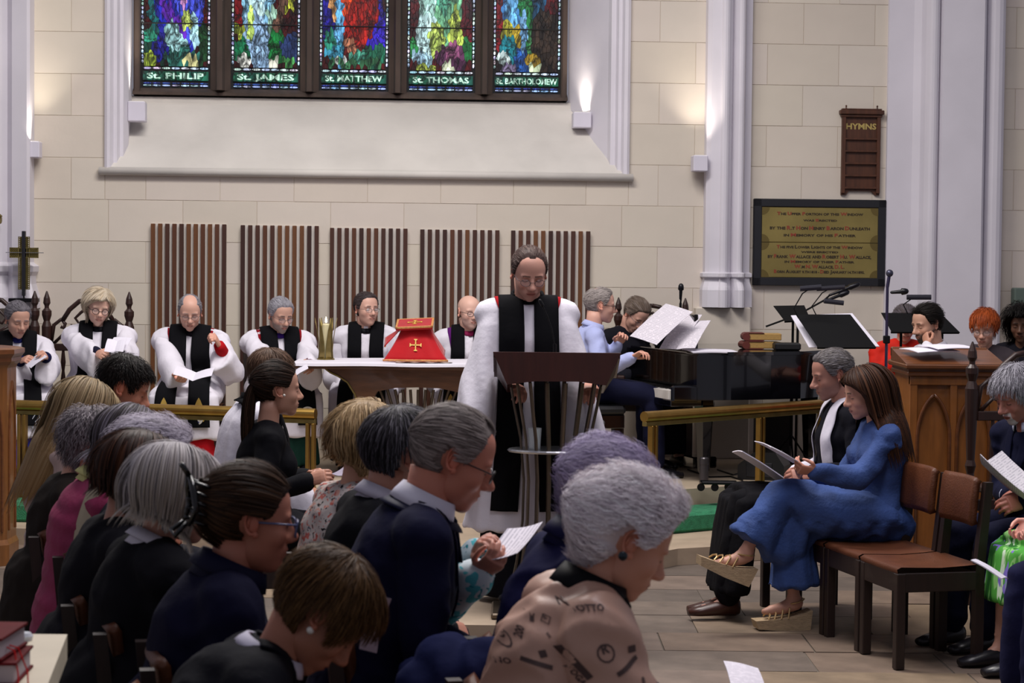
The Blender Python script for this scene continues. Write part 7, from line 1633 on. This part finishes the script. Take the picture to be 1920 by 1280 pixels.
for x in (-.12, -.03, .06, .12): m = MB(); m.lathe([(.024, -.01), (.026, 0), (.024, .01)], 14, M=Matrix.Translation((x, -.03+.03*(x > 0), .026)) @ Matrix.Rotation(math.pi/2, 4, 'X')); m.build('castor', BLKM, t)
p = atz(1321, 908, ZF); m = MB(); m.lathe([(.028, 0), (.03, .01), (.03, .13), (.032, .132), (.032, .17), (.026, .178)], 16); tag(m.build('flask', flat('grey_steel', '#4c484c', .35, .6), None, (p.x, p.y+.05, ZF)), 'grey metal flask standing on the floor by the piano dolly', 'flask')
cb = MB(); 
for pts in ([(1345, 880), (1375, 890), (1398, 884), (1420, 878)], [(1290, 880), (1330, 894), (1370, 893), (1392, 900)]):
    cb.tube([atz(x, y, ZF+.006) for x, y in pts], .006, 6)
tag(cb.build('cable', BLKM, None), 'black cable trailing over the floor between piano and floor monitor', 'cable')
# altar cross
p = at(45, 562, 14.9); cr = thing('standing_cross', 'pierced brass cross with a dark centre bar on a black stand', 'cross', (p.x, 14.9, ZF), 0)
zb = p.z-ZF; s_ = 14.9/3840
m = MB(); m.box(-.10, .10, -.06, .06, zb-.015, zb+.012, .003).tube([(0, 0, 0.02), (0, 0, zb)], .012, 8).lathe([(.15, 0), (.15, .02), (.03, .04)], 16); m.build('stand', BLKM, cr)
z0, z1 = 12*s_, 130*s_; BR2 = mat('aged_brass', '#8a7c48', .45, .7, .25, 30)
def pierced(x0, x1, a0, a1, nx, nz):
    m = MB(); dx, dz = (x1-x0)/nx, (a1-a0)/nz
    m.box(x0, x1, -.004, .004, a0, a0+.006).box(x0, x1, -.004, .004, a1-.006, a1).box(x0, x0+.006, -.004, .004, a0, a1).box(x1-.006, x1, -.004, .004, a0, a1)
    for i in range(1, nx): m.box(x0+i*dx-.003, x0+i*dx+.003, -.003, .003, a0, a1)
    for j in range(1, nz): m.box(x0, x1, -.003, .003, a0+j*dz-.003, a0+j*dz+.003)
    return m
pierced(-.042, .042, zb+.075, zb+.46, 6, 26).build('pierced_upright', BR2, cr); pierced(-.105, .105, zb+.305, zb+.38, 14, 5).build('pierced_arm', BR2, cr)
m = MB(); m.box(-.026, .026, .006, .012, zb+.08, zb+.455).box(-.10, .10, .006, .012, zb+.31, zb+.375); m.build('brass_sheet', BR2, cr)
m = MB(); m.box(-.013, .013, -.02, .012, zb+.03, zb+.50, .003); m.build('centre_bar', flat('dark_steel', '#3c3c40', .3, .7), cr); m = MB(); m.tube([(-.13, -.012, zb+.343), (.145, -.012, zb+.343)], .003, 6); m.build('cross_rod', STEEL, cr); m = MB(); m.tube([(0, -.005, zb), (0, -.005, zb+.04)], .006, 6); m.build('pin', BLKM, cr)

# ---------------------------------------------------------------- lower left ledge with red books, lower middle details
LG = mat('cream_ledge', '#c8bca4', .6, 0, .08, 4, .1, 20)
lg = tag(MB().prism([(-1.36, 4.86), (-1.36, 4.0), (-.93, 4.0), (-1.055, 4.86)], .84, .90, 'xy').box(-1.3, -1.1, 4.2, 4.7, 0, .84, .01).build('book_ledge', LG), 'cream topped ledge in the lower left corner of the picture', 'ledge')
for i, (px, py, an, hh) in enumerate([(20, 1262, .05, .05), (26, 1208, -.04, .05)]):
    z = .90+.052*i; p = Vector((-1.10-.02*i+.0, 4.36, z)); t = thing('hymn_book', ['lower red hymn book on the cream ledge', 'upper red hymn book with ribbon markers on the cream ledge'][i], 'book', p, an, 'red hymn books on the ledge')
    m = MB(); m.box(-.105, .062, -.10, .10, 0, .006, .001).box(-.105, .062, -.10, .10, .043, .049, .001).box(-.108, -.10, -.10, .10, 0, .049, .003); m.build('cover', mat('red_book_cloth', '#5a0c12', .7, 0, .12, 20, .2, 200, spec=.1), t); m = MB(); m.box(-.10, .056, -.094, .094, .006, .043); m.build('pages', flat('page_edges', '#a89ca0', .8), t)
    if i:
        for q in range(2): m = MB(); m.tube([(.055, -.04+.02*q, .02), (.075, -.05+.03*q, .015), (.09+.012*q, -.075+.03*q, -.03), (.095+.015*q, -.09+.02*q, -.051)], .0018, 5); m.build('ribbon', cloth('ribbon', '#c01c1c'), t)
m = MB(); m.lathe([(.02, 0), (.022, .01), (.016, .018)], 16); tag(m.build('cup', flat('white_china', '#c8ccd4', .3), None, (-1.14, 4.78, .90)), 'tiny white round cup at the back edge of the cream ledge', 'cup')
m = MB(); rs = random.Random(2)
for i in range(14):
    a = i*.45; p = at(870+math.cos(a)*45, 1245+math.sin(a*1.7)*22, 5.0+math.sin(a)*.06); m.sphere(tuple(p), (.07, .05, .045), 10, 8)
p = at(870, 1262, 5.0); m.box(p.x-.16, p.x+.16, 4.9, 5.1, p.z-.25, p.z+.03, .03)
me = remesh(m, .011, 4); folds(me, .012, 5, 31, (1, 1, .6)); me.shade_smooth(); o = link('folded_coat', me, cloth('foldcoat', '#1c2248', .3)); tag(o, 'navy coat bundled over a chair back beside the tan jacket', 'coat')
sheet('white service sheet seen at the bottom edge right of the tan jacket', (1372, 1292, 6.2), (1440, 1305, 6.2), (1402, 1248, 6.5), mt=PRINT, tk=.003)
m = MB(); rows = []
for t in np.linspace(0, 1, 14):
    px = 205-62*math.sin(t*1.9)+35*t**2; py = 888+235*t; rows.append([at(px+dx, py+dx*.15, 6.62+.03*abs(dx)/20) for dx in (-16, -8, 0, 8, 16)])
m.grid(rows); o = m.build('striped_scarf', printmat('striped_cream', '#b8ac94', [('#b8ac94', .9, 1)], 5)); md = o.modifiers.new('t', 'SOLIDIFY'); md.thickness = .02; tag(o, 'cream scarf hanging down the back of the magenta gilet', 'scarf')
